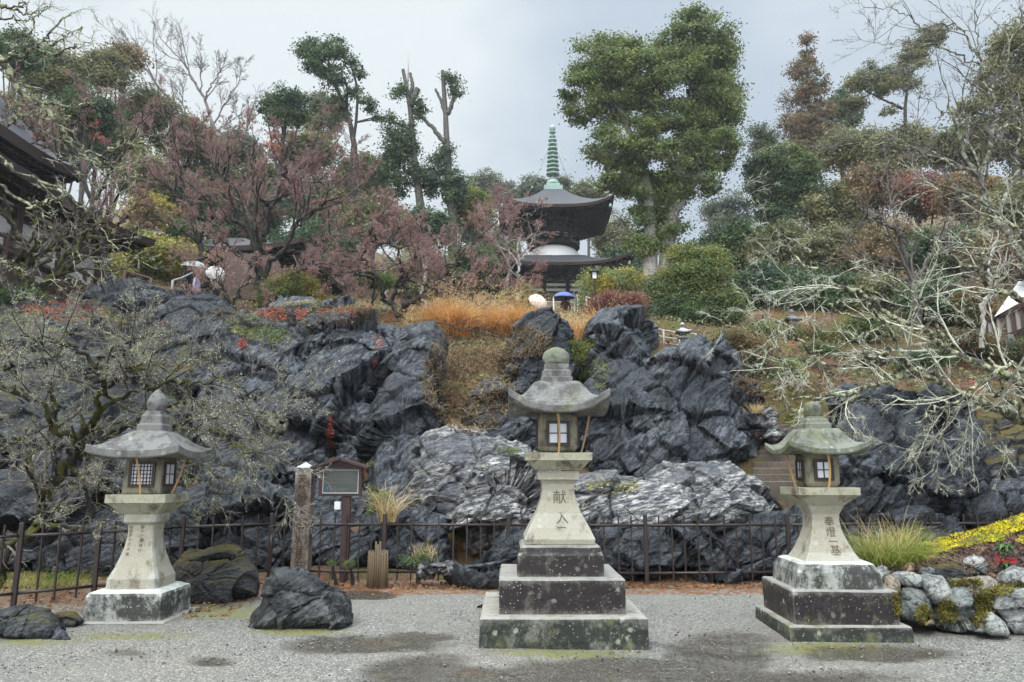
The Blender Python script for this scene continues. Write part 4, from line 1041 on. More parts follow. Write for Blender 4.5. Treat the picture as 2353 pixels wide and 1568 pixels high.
for i, (lab, pts, off, mt) in enumerate(WS):
    pts = [(1882.9 + .2485 * x, 1103.8 + .2485 * y) for x, y in pts]
    mx_, my_ = np.mean(pts, 0); pts = [(mx_ + (x - mx_) * 1.13, my_ + (y - my_) * 1.10) for x, y in pts]
    if off <= 0: pts = [(x, y + 4) for x, y in pts]
    wdt = (max(p[0] for p in pts) - min(p[0] for p in pts)) / F * 8.0
    rock(lab, pts, 7.75 + off * 1.7, min(0.28, 0.25 + wdt * 0.25) * (0.55 if off > 0.2 else 1), WM[mt], 0.2, 0.20, (150, 80), 70 + i, (0.4 + i, 0.3), 0.45, "stones of the rubble wall and bed", "stone", "wall_stone", 3.2, 0.8)
# ================================================================== pagoda, halls, stairs
M_BARK = m_plain("cypress_bark_roof", (0.060, 0.060, 0.066), 0.75, 0.35, 3.0, 0.6, 0.4, 0.0, (1, 1, 3))
M_BARKEDGE = m_plain("bark_roof_edge", (0.055, 0.038, 0.032), 0.8, 0.4, 8, 0.4, 0.3, 0.0, (1, 1, 6))
M_DARKWOOD = m_plain("dark_brown_timber", (0.022, 0.015, 0.013), 0.65, 0.4, 5, 0.3)
M_BROWNWOOD = m_plain("weathered_brown_timber", (0.10, 0.065, 0.05), 0.7, 0.4, 5, 0.4, 0.3, 0.0, (3, 3, 0.4))
M_PLASTER = m_plain("white_plaster", (0.76, 0.75, 0.73), 0.8, 0.10, 2.0, 0.1)
M_COPPER = m_plain("green_patina_bronze", (0.26, 0.36, 0.31), 0.55, 0.3, 6, 0.2)
M_STONE2 = m_stone("pale_step_stone", (0.33, 0.31, 0.27), (0.07, 0.055, 0.045), (0.42, 0.42, 0.37), 0.45, 0.3, 0.1, (0.42, 0.40, 0.36))

def roof_surface(a, top, ze, zt, lift, nu=28, nt=18, sag=1.5, under=False, drop=0.0):
    """one curved square roof sheet: eave half width a, top half width `top`"""
    V = []; u = np.linspace(-1, 1, nu)
    for t in np.linspace(0, 1, nt):
        r = a + (top - a) * t
        z = ze + (zt - ze) * (t ** sag if not under else t)
        for q in range(4):
            ang = q * math.pi / 2 - math.pi / 2
            x = r; ca, sa = math.cos(ang), math.sin(ang)
            yy = u[:-1] * r
            lf = lift * np.abs(u[:-1]) ** 3.2 * (1 - t) ** 2
            V.append(np.stack([x * ca - yy * sa, x * sa + yy * ca, z + lf - drop], 1))
    V = np.concatenate(V); n = 4 * (nu - 1)
    return V, ring_faces(nt, n), n
def tier_roof(parent, a, top, ze, zt, lift, thick, wall, zwall, mat=None, bells=True, raft=30):
    V, f, n = roof_surface(a, top, ze, zt, lift)
    rf = mesh_np("roof", V, f, mat or M_BARK, parent, True)
    E = V[:n]
    ctr = np.array([0, 0, 0.0])
    e2 = E.copy(); e2[:, 2] -= thick; e2[:, :2] *= (1 - 0.05 / a)
    j = np.arange(n)
    mesh_np("eave_edge", np.concatenate([E * [1.001, 1.001, 1], e2]), np.stack([j, (j + 1) % n, n + (j + 1) % n, n + j], 1), M_BARKEDGE, parent, True)
    # soffit from the eave inward to the wall head, with rafters
    U, fu, n = roof_surface(a * (1 - 0.05 / a), wall, ze - thick, zwall, lift, nt=5, under=True)
    so = mesh_np("soffit", U, fu, M_DARKWOOD, parent, False)
    m = MB()
    for q in range(4):
        ang = q * math.pi / 2 - math.pi / 2; ca, sa = math.cos(ang), math.sin(ang)
        for k in range(raft):
            u = -0.97 + 1.94 * k / (raft - 1)
            lf = lift * abs(u) ** 3.2
            p0 = np.array([a * 0.965, u * a * 0.965, ze - thick + lf * 0.93 - 0.05]); r1 = max(wall, abs(u) * a * 0.965 if abs(u) * a > wall else wall)
            t1 = (a - r1) / (a - wall + 1e-6)
            if t1 < 0.05: continue
            p1 = np.array([r1, u * a * 0.965, ze - thick + (zwall - ze + thick) * t1 + lift * abs(u) ** 3.2 * (1 - t1) ** 2 - 0.05])
            R = lambda p: np.array([p[0] * ca - p[1] * sa, p[0] * sa + p[1] * ca, p[2]])
            m.bar(R(p0), R(p1), 0.075, 0.09)
    tag(m.build("rafter_grid", M_DARKWOOD, so), kind="stuff")
    m = MB()
    for q in range(4):
        ang = q * math.pi / 2 - math.pi / 2; ca, sa = math.cos(ang), math.sin(ang)
        for k in range(raft * 2):
            u = -0.96 + 1.92 * k / (raft * 2 - 1); x, y = a * 0.93, u * a * 0.93
            m.box((x * ca - y * sa, x * sa + y * ca, ze - thick + lift * abs(u) ** 3.2 * 0.87 - 0.07), (0.032, 0.032, 0.03))
    tag(m.build("rafter_tip_row", M_BROWNWOOD, so), kind="stuff")
    if bells:
        for sx in (-1, 1):
            for sy in (-1, 1):
                MB().lathe([(0.03, 0), (0.05, -0.04), (0.11, -0.10), (0.13, -0.30), (0.15, -0.36), (0.02, -0.36)], (sx * a * 0.93, sy * a * 0.93, ze - thick + lift * 0.75 - 0.25), 12).build("wind_bell", M_COPPER, parent, True)

def pagoda():
    D = 66.0; zf = 15.6
    pc = P(1285, 700, D); X0 = float(P(1272, 560, D)[0])
    root = empty("pagoda", (X0, D, zf), "dark two tiered pagoda with a white dome and a green bronze spire on the hilltop", "pagoda")
    Z = lambda py, y: float(P(1272, py, D + y)[2]) - zf
    w = 3.05
    zwt = Z(634, -w); ze1 = Z(603, -6.3)
    MB().box((0, 0, -0.7), (4.3, 4.3, 0.75), bev=0.03).build("podium", M_STONE2, root)
    MB().box((0, 0, zwt / 2), (w - 0.12, w - 0.12, zwt / 2)).build("wall", M_PLASTER, root)
    m = MB()
    for q in range(4):
        R = np.array(Matrix.Rotation(q * math.pi / 2, 3, 'Z'))
        for i in range(3):
            x = -w + 2 * w * i / 3
            MB().bar(R @ [x, -w, 0.02], R @ [x, -w, zwt - 0.5], 0.34).build("pillar", M_DARKWOOD, root)
    m = MB()
    for q in range(4):
        R = np.array(Matrix.Rotation(q * math.pi / 2, 3, 'Z'))
        for z, h in ((0.25, 0.22), (zwt * 0.50, 0.20), (zwt * 0.66, 0.16), (zwt - 0.55, 0.2), (zwt - 0.1, 0.22)):
            m.bar(R @ [-w - 0.1, -w + 0.02, z], R @ [w + 0.1, -w + 0.02, z], 0.24, h)
    m.build("beam_frame", M_DARKWOOD, root)
    m = MB()                                             # bracket sets between the beams
    for q in range(4):
        R = np.array(Matrix.Rotation(q * math.pi / 2, 3, 'Z'))
        for i in range(7):
            x = -w + 2 * w * i / 6; zz = zwt - 0.48
            MB().box(R @ [x, -w - 0.12, zz], (0.16, 0.16, 0.12)).box(R @ [x, -w - 0.16, zz + 0.2], np.abs(R @ [0.46, 0.14, 0.09])).box(R @ [x, -w - 0.4, zz + 0.38], np.abs(R @ [0.3, 0.3, 0.08])).build("bracket", M_DARKWOOD, root)
    m = MB().box((0, -w - 0.02, zwt * 0.25), (0.95, 0.05, zwt * 0.24))
    dr = m.build("door", M_DARKWOOD, root)
    m = MB()
    for k in range(9): m.box((-0.85 + 1.7 * k / 8, -w - 0.085, zwt * 0.25), (0.022, 0.012, zwt * 0.23))
    for k in range(8): m.box((0, -w - 0.082, zwt * 0.03 + zwt * 0.44 * k / 7), (0.88, 0.010, 0.02))
    m.build("door_lattice", M_BROWNWOOD, dr)
    zr1 = Z(584, -2.9)
    tier_roof(root, 6.45, 2.6, ze1, zr1, 1.0, 0.24, w + 0.35, zwt + 0.15, bells=True)
    # white dome, railing, drum
    zd = Z(560, -1.9)
    MB().lathe([(2.75, zr1 - 0.3), (2.62, zr1 + 0.05), (2.45, zr1 + 0.45 * (zd - zr1)), (2.1, zr1 + 0.8 * (zd - zr1)), (1.7, zd), (1.4, zd + 0.05)], sides=48).build("dome", M_PLASTER, root, True)
    zdr = Z(490, -2.3)
    MB().lathe([(1.75, zd - 0.2), (1.75, zdr), (1.6, zdr + 0.3)], sides=32).build("drum", M_DARKWOOD, root, True)
    for k in range(12):
        an = k / 12 * 2 * math.pi + 0.13; R = np.array(Matrix.Rotation(an, 3, 'Z'))
        MB().box(R @ [0, -1.76, zd + 0.95], (0.20, 0.03, 0.24), R).build("drum_panel", M_PLASTER, root)
    m = MB(); zrg = Z(548, -2.2)
    for r, z in ((2.35, zd + 0.18), (2.38, zrg + 0.15), (2.38, zrg + 0.42), (2.40, zrg + 0.68)):
        a = np.linspace(0, 2 * np.pi, 41)
        m.tube(np.stack([r * np.cos(a), r * np.sin(a), z + 0 * a], 1), 0.075, 6, False)
    for k in range(20):
        an = k / 20 * 2 * math.pi; m.bar([2.36 * math.cos(an), 2.36 * math.sin(an), zd + 0.0], [2.36 * math.cos(an), 2.36 * math.sin(an), zrg + 0.72], 0.09)
    m.lathe([(1.6, zd + 0.10), (2.42, zd + 0.12), (2.42, zd + 0.24), (1.6, zd + 0.26)], sides=40)
    m.build("railing", M_DARKWOOD, root)
    for k in range(12):
        m = MB(); an = (k + 0.5) / 12 * 2 * math.pi; R = np.array(Matrix.Rotation(an, 3, 'Z'))
        for lv in range(4):
            rr = 1.75 + 0.42 * lv; zz = zdr - 0.85 + 0.33 * lv
            m.box(R @ [0, -rr, zz], (0.11, 0.32, 0.10), R); m.box(R @ [0, -rr - 0.15, zz + 0.13], (0.30 + 0.08 * lv, 0.09, 0.07), R)
        m.build("drum_bracket", M_DARKWOOD, root)
    ze2 = Z(469, -5.0)
    zt2 = Z(433, -0.4)
    tier_roof(root, 5.05, 0.75, ze2, zt2 - 0.15, 0.95, 0.26, 2.7, zdr + 0.35, bells=True)
    # spire
    zs = Z(286, 0); b = zt2
    MB().box((0, 0, b - 0.05), (0.85, 0.85, 0.22)).box((0, 0, b + 0.30), (0.62, 0.62, 0.16), bev=0.03).build("spire_base", M_COPPER, root)
    pr = [(0.60, b + 0.45), (0.66, b + 0.55), (0.5, b + 0.85), (0.28, b + 1.0), (0.40, b + 1.1), (0.15, b + 1.25)]
    H = zs - b - 1.3
    sp = MB().lathe(pr + [(0.12, b + 1.3), (0.09, zs - 0.8), (0.16, zs - 0.72), (0.30, zs - 0.5), (0.30, zs - 0.36), (0.12, zs - 0.1), (0.02, zs)], sides=20).build("spire", M_COPPER, root, True)
    for k in range(9):
        z = b + 1.55 + (H - 1.9) * k / 8; r = 0.62 - 0.028 * k
        MB().lathe([(0.12, z - 0.03), (r, z - 0.07), (r + 0.03, z), (r, z + 0.07), (0.12, z + 0.05)], sides=20).build("spire_ring", M_COPPER, sp, True)
    for k in range(3):
        z = zs - 1.75 + k * 0.42
        MB().lathe([(0.1, z - 0.05), (0.3, z + 0.02), (0.33, z + 0.1), (0.1, z + 0.2)], sides=14).build("spire_ornament", M_COPPER, sp, True)
    for sx in (-1, 1):
        for sy in (-1, 1):
            a = np.array([sx * 0.3, sy * 0.3, zs - 2.2]); e = np.array([sx * 4.75, sy * 4.75, ze2 + 0.95]); t = np.linspace(0, 1, 12)[:, None]
            c = a + (e - a) * t; c[:, 2] -= 0.9 * np.sin(t[:, 0] * np.pi)
            ch = MB().tube(c, 0.022, 5).build("chain", M_COPPER, root)
            for k in (2, 4, 6, 8): MB().lathe([(0.02, 0), (0.07, -0.05), (0.09, -0.2), (0.02, -0.2)], c[k], 8).build("chain_bell", M_COPPER, ch)
pagoda()

# stairs to the pagoda
def stair(name, label, a, b, width, n, mat=M_STONE2, noseH=None, side=False):
    """flight from foot a to head b (both centre points)"""
    a = np.array(a); b = np.array(b); d = b - a; run = np.array([d[0], d[1], 0]) / n; rise = d[2] / n
    dirn = run / np.linalg.norm(run); ang = math.atan2(dirn[1], dirn[0]) - math.pi / 2
    root = empty(name, a, label, "stairs", None, ang)
    L = np.linalg.norm(run)
    for i in range(n):
        V = MB().box((RNG.normal(0, 0.01), L * (i + 0.75), rise * (i + 0.5) - 0.25), (width / 2, L * 0.75, rise * 0.5 + 0.25), bev=0.012)
        V.v[0] = worn(V.v[0], 0.012, i * 3)
        V.build("step", mat, root)
    return root
zt_ = 15.6 - 0.6
p1 = P(1305, 742, 44.0); p2 = np.array([p1[0] - 0.6, 60.5, zt_])
stair("stone_stairs", "stone stairs climbing to the pagoda behind the person with the blue umbrella", p1, p2, 4.2, 26)
ST_STEP = m_stone("old_step_stone", (0.105, 0.085, 0.065), (0.035, 0.026, 0.02), (0.24, 0.23, 0.19), 0.5, 0.3, 0.1, None, 0.7)
a = P(1792, 1122, 14.5); b = P(1822, 948, 19.0)
rs = stair("stone_stairs", "narrow worn stone steps left of the big dark rock at the right", a, b, 1.15, 14, ST_STEP)
# handrail beside those steps
hr = empty("handrail", P(1778, 1040, 16.5), "thin brown metal handrail with a bent end beside the narrow stone steps", "handrail")
h0 = np.array(hr.location)
pts = [P(1795, 1045, 16.6), P(1783, 1015, 16.6), P(1775, 960, 16.6), P(1800, 945, 17.6), P(1830, 925, 18.8), P(1865, 905, 20)]
MB().tube(np.array(pts) - h0, 0.022, 7).build("top_rail", M_RUST, hr, True)
MB().tube(np.array([P(1788, 1035, 16.6), P(1785, 1010, 16.6), P(1830, 962, 18.5)]) - h0, 0.017, 7).build("middle_rail", M_RUST, hr, True)
for q in ((1784, 1020, 962, 16.65), (1835, 965, 922, 18.9)):
    MB().tube(np.array([P(q[0], q[1] + 18, q[3]), P(q[0], q[2] - 2, q[3])]) - h0, 0.02, 7).build("rail_post", M_RUST, hr, True)

def railing(label, pts, h, posts, rails, r, mat, name="railing"):
    """post and rail fence along points on the ground"""
    pts = np.array(pts); o = empty(name, pts[0], label, "railing")
    p0 = pts[0]
    d = np.concatenate([[0], np.cumsum(np.linalg.norm(np.diff(pts, axis=0), axis=1))])
    at = lambda t: np.array([np.interp(t * d[-1], d, pts[:, k]) for k in range(3)])
    for i in range(posts):
        q = at(i / (posts - 1)) - p0
        MB().tube([q - [0, 0, 0.2], q + [0, 0, h]], r * 1.25, 8).build("post", mat, o, True)
    for z in rails:
        MB().tube(np.array([at(t) for t in np.linspace(0, 1, 12)]) - p0 + [0, 0, h * z], r, 7).build("rail", mat, o, True)
    return o
M_GREYRAIL = m_plain("grey_railing", (0.32, 0.30, 0.28), 0.5, 0.2)
railing("pale grey railing running across the stairs below the pagoda", [P(1225, 730, 42), P(1300, 733, 42), P(1345, 733, 42)], 1.0, 6, (0.97, 0.66, 0.35), 0.03, M_GREYRAIL)
railing("grey sloping handrail beside the red leaved bush", [P(1348, 722, 30), P(1400, 742, 27), P(1420, 752, 26)], 0.75, 4, (0.97, 0.5), 0.028, M_GREYRAIL)
railing("low grey railing beside the small stone lantern on the cliff top", [P(1490, 790, 21), P(1545, 800, 20.8), P(1600, 806, 20.6)], 0.5, 4, (0.95, 0.55, 0.2), 0.024, M_GREYRAIL)
railing("brown metal railing on the mossy slope above the big dark rock", [P(1885, 868, 20.5), P(1935, 876, 20.5), P(2040, 858, 21)], 0.42, 3, (0.97, 0.25), 0.024, M_RUST)
railing("thin handrail rising beside the couple under the clear umbrella", [P(395, 668, 24), P(415, 662, 24.3), P(460, 640, 25)], 0.35, 2, (0.98,), 0.035, M_GREYRAIL)
railing("weathered handrail sloping past the corner of the plastered hall", [P(285, 650, 24), P(345, 668, 24)], 0.42, 2, (0.98,), 0.035, M_BROWNWOOD)

# white stakes and a stone pillar by the pagoda stairs
def post_thing(name, label, cat, px, py, top, Y, wpx, mat, group=None, square=True):
    b = P(px, py, Y); h = float(P(px, top, Y)[2] - b[2]); w = wpx / F * Y / 2
    m = MB()
    V, fs = loft(dense([(-0.3, w, w * 0.15), (h - w * 0.25, w * 0.97, w * 0.15), (h, w * 0.75, w * 0.3)], 3), 3)
    m.add(worn(V, w * 0.03, int(px)), fs)
    return tag(m.build(name, mat, None, False, b), label, cat, group)
post_thing("marker_stake", "thin white stake left of the blue umbrella", "stake", 1272, 715, 682, 41, 3.0, M_WHITE)
post_thing("marker_stake", "thin white stake right behind the blue umbrella", "stake", 1328, 722, 678, 41, 3.2, M_WHITE)
post_thing("stone_pillar", "square grey stone pillar right of the person with the blue umbrella", "pillar", 1334, 732, 705, 39, 12, M_STONE2)
post_thing("gate_stone", "stone post at the cliff edge end of the low grey railing", "stone post", 1498, 800, 768, 20.8, 11, ST_PALE)
for i, (lab, px, py, tp, Y, wp) in enumerate([("low stone marker under the lichen covered branches, left of the slope", 1720, 815, 783, 24, 12), ("upright stone marker among the shrubs on the right slope", 2322, 802, 770, 22, 15),
    ("stone grave marker on the mossy slope left of the brown railing", 1978, 800, 762, 26, 16), ("square stone marker further right on the mossy slope", 2080, 795, 758, 27, 18)]):
    post_thing("stone_marker", lab, "stone marker", px, py, tp, Y, wp, ST_ROOF, "stone markers on the right slope")

# small wooden lamp on a post beside the pale green bush
lp = P(1366, 668, 37); ln = empty("garden_lamp", lp, "small wooden lantern lamp on a post above the pale green bush", "lamp")
hz = float(P(1366, 641, 37)[2] - lp[2])
MB().box((0, 0, hz / 2 - 0.3), (0.04, 0.04, hz / 2 + 0.3)).build("lamp_post", M_DARKWOOD, ln)
MB().box((0, 0, hz + 0.16), (0.13, 0.13, 0.17)).build("lamp_box", M_PLASTER, ln)
m = MB()
for sx in (-1, 1):
    for sy in (-1, 1): m.box((sx * 0.13, sy * 0.13, hz + 0.16), (0.025, 0.025, 0.18))
m.build("lamp_frame", M_DARKWOOD, ln)
MB().add(*loft([(hz + 0.34, 0.26, 0.02), (hz + 0.37, 0.26, 0.02), (hz + 0.52, 0.05, 0.02)], 2)).build("lamp_roof", M_DARKWOOD, ln)

# small stone lantern on the cliff top
def small_lantern(label, px, py, top, Y, mat):
    b = P(px, py, Y); H = float(P(px, top, Y)[2] - b[2]); r = empty("stone_lantern", b, label, "lantern")
    MB().lathe([(0.16, -0.3), (0.15, 0.02), (0.11, 0.06), (0.10, 0.35), (0.15, 0.40)], sides=16).build("shaft", mat, r, True)
    k = H / 1.05
    MB().add(*loft([(0.40, 0.20, 0.03), (0.46, 0.21, 0.03), (0.48, 0.14, 0.03), (0.62, 0.14, 0.03)], 3)).build("fire_box", mat, r)
    MB().add(*loft([(0.61, 0.20, 0.03, 0.0), (0.62, 0.32, 0.03, 0.05), (0.67, 0.32, 0.03, 0.06), (0.72, 0.22, 0.05), (0.80, 0.10, 0.04)], 5)).build("roof", mat, r)
    MB().lathe([(0.09, 0.80), (0.10, 0.85), (0.06, 0.88), (0.11, 0.94), (0.09, 1.0), (0.01, 1.07)], sides=16).build("finial", mat, r, True)
    r.scale = (k, k, k)
small_lantern("small weathered stone lantern on the cliff top beside the low grey railing", 1570, 800, 742, 20.0, ST_PALE)
small_lantern("little stone lantern far up the right slope under pale branches", 1822, 775, 712, 30, ST_ROOF)
small_lantern("small stone lantern standing on the mossy slope above the stone steps", 2018, 885, 802, 22, ST_ROOF)

# hall at the left edge
def hall():
    c = np.array([-20.5, 22.5, 8.45]); r = empty("hall", c, "plastered hall with two dark bark roofs behind the bare trees at the left edge", "hall")
    w = 4.75; top = 2.1
    MB().box((0, 0, 0.7), (w - 0.08, w - 0.08, 1.4)).build("wall", M_PLASTER, r)
    m = MB()
    for q in range(4):
        R = np.array(Matrix.Rotation(q * math.pi / 2, 3, 'Z'))
        for i in range(4): x = -w + 2 * w * i / 4; MB().bar(R @ [x, -w, -1.2], R @ [x, -w, top], 0.26).build("post", M_BROWNWOOD, r)
    m = MB()
    for q in range(4):
        R = np.array(Matrix.Rotation(q * math.pi / 2, 3, 'Z'))
        for z, h in ((-0.1, .2), (1.25, 0.3), (1.75, 0.35), (2.05, .3)): m.bar(R @ [-w - .15, -w + .03, z], R @ [w + .15, -w + .03, z], 0.24, h)
    m.build("beam_frame", M_DARKWOOD, r)
    m = MB()
    for z in (-0.75, -0.4, -0.05): m.bar([w + 0.95, -w - 1, z], [w + 0.95, w + 0.3, z - 0.0], 0.09)
    for k in range(9): m.bar([w + 0.95, -w - 1 + (2 * w + 1.3) * k / 8, -1.3], [w + 0.95, -w - 1 + (2 * w + 1.3) * k / 8, 0.05], 0.1)
    m.build("veranda_railing", M_BROWNWOOD, r)
    zt = P(311, 554, 28.5)[2] - c[2]; ze = P(164, 386, 26.5)[2] - c[2]
    tier_roof(r, 6.15, 3.3, zt - 0.35, zt + 1.25, 0.45, 0.28, w + 0.2, 2.2, bells=False, raft=34)
    MB().box((0, 0, 3.2), (3.2, 3.2, 1.1)).build("upper_wall", M_PLASTER, r)
    m = MB()
    for q in range(4):
        R = np.array(Matrix.Rotation(q * math.pi / 2, 3, 'Z'))
        for i in range(4): x = -3.2 + 6.4 * i / 3; m.bar(R @ [x, -3.2, 2.1], R @ [x, -3.2, 4.3], 0.24)
        for z in (2.9, 3.9): m.bar(R @ [-3.3, -3.18, z], R @ [3.3, -3.18, z], 0.22)
    m.build("upper_frame", M_DARKWOOD, r)
    tier_roof(r, 4.3, 0.9, ze - 0.5, ze + 4.0, 0.6, 0.36, 3.3, ze - 0.6, mat=M_BARK, bells=False, raft=26)
hall()

# lower dark hall behind the red maples, with its stone steps
def hall2():
    c = P(545, 640, 44); c[2] = float(terr(c[0], c[1])[0]) - 0.2
    r = empty("hall", c, "dark timber hall with a low curved roof half hidden behind the red twigged maples", "hall")
    z0 = P(545, 600, 40)[2] - c[2]
    MB().box((0, 0, z0 / 2), (4.4, 3.2, z0 / 2 + 0.4)).build("wall", M_DARKWOOD, r)
    m = MB()
    for k in range(11):
        for z in (0.25, 0.75): m.bar([-4.5 + 9 * k / 10, -3.26, 0], [-4.5 + 9 * k / 10, -3.26, z0], 0.14)
    for k in range(6): m.bar([-4.5, -3.3, z0 * k / 6 + .1], [4.5, -3.3, z0 * k / 6 + .1], 0.07, 0.09)
    m.build("plank_grille", M_BROWNWOOD, r)
    ze = P(545, 560, 38)[2] - c[2]
    tier_roof(r, 5.6, 0.5, ze, ze + 2.1, 0.5, 0.25, 3.5, ze - 0.3, bells=False)
hall2()
a = P(590, 664, 31.0); b = P(575, 590, 37)
stair("stone_stairs", "brownish steps rising toward the dark timber hall behind the white umbrella", a, b, 2.6, 12, M_BROWNWOOD)

# building at the right edge
def house_right():
    b = P(2370, 755, 23.0); r = empty("house", b, "white walled house corner with a slatted brown veranda at the right edge", "house")
    A = [P(2285, 728, 24.0), P(2353, 690, 23.2), P(2450, 640, 22.0), P(2450, 560, 22.0), P(2345, 640, 23.6)]
    A = np.array(A) - b
    B = A + [4.0, 4.5, 0]
    n = len(A); j = np.arange(n)
    m = MB().add(np.concatenate([A, B]), [np.stack([j, (j + 1) % n, n + (j + 1) % n, n + j], 1), np.arange(n)[None], np.arange(n)[None, ::-1] + n])
    m.build("wall", M_PLASTER, r)
    m = MB(); p = np.array(P(2258, 742, 24.6) - b); q = np.array(P(2460, 660, 21.8) - b)
    m.bar(p, q, 0.18, 0.14); m.bar(p - [0, 0, .75], q - [0, 0, .75], 0.14, 0.12)
    m.build("veranda_rail", M_SIGN, r)
    for k in range(18):
        t = (k + .5) / 18; s = p + (q - p) * t
        MB().bar(s - [0, 0, .74], s - [0, 0, .05], 0.11, 0.05).build("slat", M_GREYRAIL if k % 2 else M_BROWNWOOD, r)
    m = MB(); e0 = np.array(P(2333, 640, 23.4) - b); e1 = np.array(P(2450, 545, 21.9) - b)
    m.bar(e0, e1, 0.5, 0.2); m.build("roof", M_BARKEDGE, r)
house_right()
# ================================================================== plants
def m_bark(name, a, b, patch=None, amt=0.5, rough=0.85, scale=6.0):
    t = NT(name)
    v = t.co((1, 1, 0.35), world=True)
    c = t.mix(t.ramp(t.noise(scale * 2, 6, 0.65, v), [(0.35, 0.0), (0.65, 1.0)]), a, b)
    if patch:
        m = t.ramp(t.noise(scale, 6, 0.7, t.co((1, 1, 1), (0.3, 0.4, 0.1), world=True)), [(0.68 - 0.4 * amt, 0.0), (0.76 - 0.38 * amt, 1.0)])
        c = t.mix(m, c, t.mix(t.noise(scale * 5, 3, 0.6, v), tuple(x * 0.75 for x in patch), tuple(min(1, x * 1.2) for x in patch)))
    return t.done(c, rough, t.bump(t.noise(scale * 4, 6, 0.7, v), 0.6, 0.02), 0.3)
B_GREY = m_bark("bark_grey", (0.045, 0.038, 0.034), (0.14, 0.125, 0.11))
B_DARK = m_bark("bark_wet_dark", (0.014, 0.012, 0.012), (0.05, 0.042, 0.038), (0.13, 0.13, 0.06), 0.25)
B_PALE = m_bark("bark_pale_trunk", (0.20, 0.18, 0.155), (0.42, 0.39, 0.35))
B_TWIG = m_bark("twig_mauve_brown", (0.13, 0.072, 0.068), (0.36, 0.235, 0.215))
B_TWIGG = m_bark("twig_grey", (0.10, 0.085, 0.08), (0.24, 0.21, 0.20))
B_LICH = m_bark("bark_with_pale_lichen", (0.022, 0.019, 0.016), (0.10, 0.09, 0.072), (0.38, 0.39, 0.23), 0.50, 0.9, 11.0)
B_LICHT = m_bark("twig_with_pale_lichen", (0.16, 0.15, 0.125), (0.38, 0.36, 0.31), (0.58, 0.59, 0.46), 0.6, 0.9, 7.0)
B_PLUM = m_bark("plum_bark_mossy", (0.012, 0.010, 0.009), (0.045, 0.036, 0.026), (0.085, 0.085, 0.015), 0.5, 0.9, 4.0)
B_PLUMT = m_bark("plum_twig_grey", (0.12, 0.105, 0.095), (0.30, 0.27, 0.245), (0.50, 0.51, 0.32), 0.32, 0.9, 5.0)
M_LICHEN = m_leaf("lichen_tufts", (0.40, 0.42, 0.22), (0.56, 0.57, 0.36), None, 0.9, 1.5)

L_CAMPH = m_leaf("leaf_camphor", (0.081, 0.117, 0.044), (0.222, 0.252, 0.077), (0.151, 0.201, 0.060))
L_DARKG = m_leaf("leaf_dark_green", (0.042, 0.075, 0.042), (0.114, 0.166, 0.070), (0.083, 0.125, 0.046))
L_GREYG = m_leaf("leaf_far_grey_green", (0.101, 0.128, 0.097), (0.203, 0.223, 0.149), (0.162, 0.176, 0.108))
L_OLIVE = m_leaf("leaf_olive", (0.094, 0.105, 0.049), (0.254, 0.235, 0.098), (0.188, 0.198, 0.112))
L_YELG = m_leaf("leaf_yellow_green", (0.175, 0.188, 0.044), (0.375, 0.325, 0.075), (0.112, 0.150, 0.044))
L_BRIGHT = m_leaf("leaf_pale_green", (0.156, 0.204, 0.072), (0.324, 0.360, 0.144), (0.432, 0.360, 0.060), 0.5, 0.9)
L_YELLOW = m_leaf("leaf_golden", (0.40, 0.30, 0.05), (0.30, 0.26, 0.06))
L_RED = m_leaf("leaf_dull_red", (0.188, 0.069, 0.056), (0.300, 0.138, 0.106), (0.112, 0.112, 0.062))
L_RUST = m_leaf("leaf_rusty_cypress", (0.090, 0.093, 0.051), (0.255, 0.143, 0.068), (0.173, 0.128, 0.068))
L_BUD = m_leaf("maple_buds", (0.34, 0.18, 0.155), (0.42, 0.26, 0.22), (0.38, 0.26, 0.17))
L_SCARL = m_leaf("maple_scarlet", (0.33, 0.06, 0.035), (0.42, 0.12, 0.06))
L_BROWN = m_leaf("leaf_autumn_brown", (0.154, 0.100, 0.054), (0.277, 0.193, 0.085), (0.116, 0.116, 0.054))
L_LITTER = m_leaf("slope_litter", (0.10, 0.06, 0.035), (0.19, 0.125, 0.07), (0.14, 0.105, 0.045), 0.8, 2)
L_PAMPAS = m_leaf("pampas_orange", (0.52, 0.25, 0.075), (0.66, 0.40, 0.16), (0.45, 0.21, 0.07), 0.7, 1.2)
L_STRAW = m_leaf("dry_straw", (0.50, 0.36, 0.17), (0.62, 0.48, 0.26), None, 0.7, 2)
L_GRASS = m_leaf("grass_green", (0.13, 0.19, 0.03), (0.33, 0.36, 0.07), (0.45, 0.40, 0.13), 0.5, 2.5)

def unit(v): return v / (np.linalg.norm(v, axis=-1, keepdims=True) + 1e-9)
def leaf_quads(C, size, rng, normal=None, flat=0.5, aspect=0.55):
    n = len(C)
    nn = rng.normal(size=(n, 3)) * (1 - flat) + np.array([0, 0, flat])
    if normal is not None: nn += normal * 0.5
    nn = unit(nn)
    a = unit(np.cross(nn, rng.normal(size=(n, 3))))
    b = np.cross(nn, a)
    s = size * rng.uniform(0.6, 1.35, (n, 1))
    fold = nn * s * 0.18
    V = np.stack([C - a * s, C + b * s * aspect - fold, C + a * s, C - b * s * aspect - fold], 1).reshape(-1, 3)
    return V, np.arange(4 * n).reshape(-1, 4)

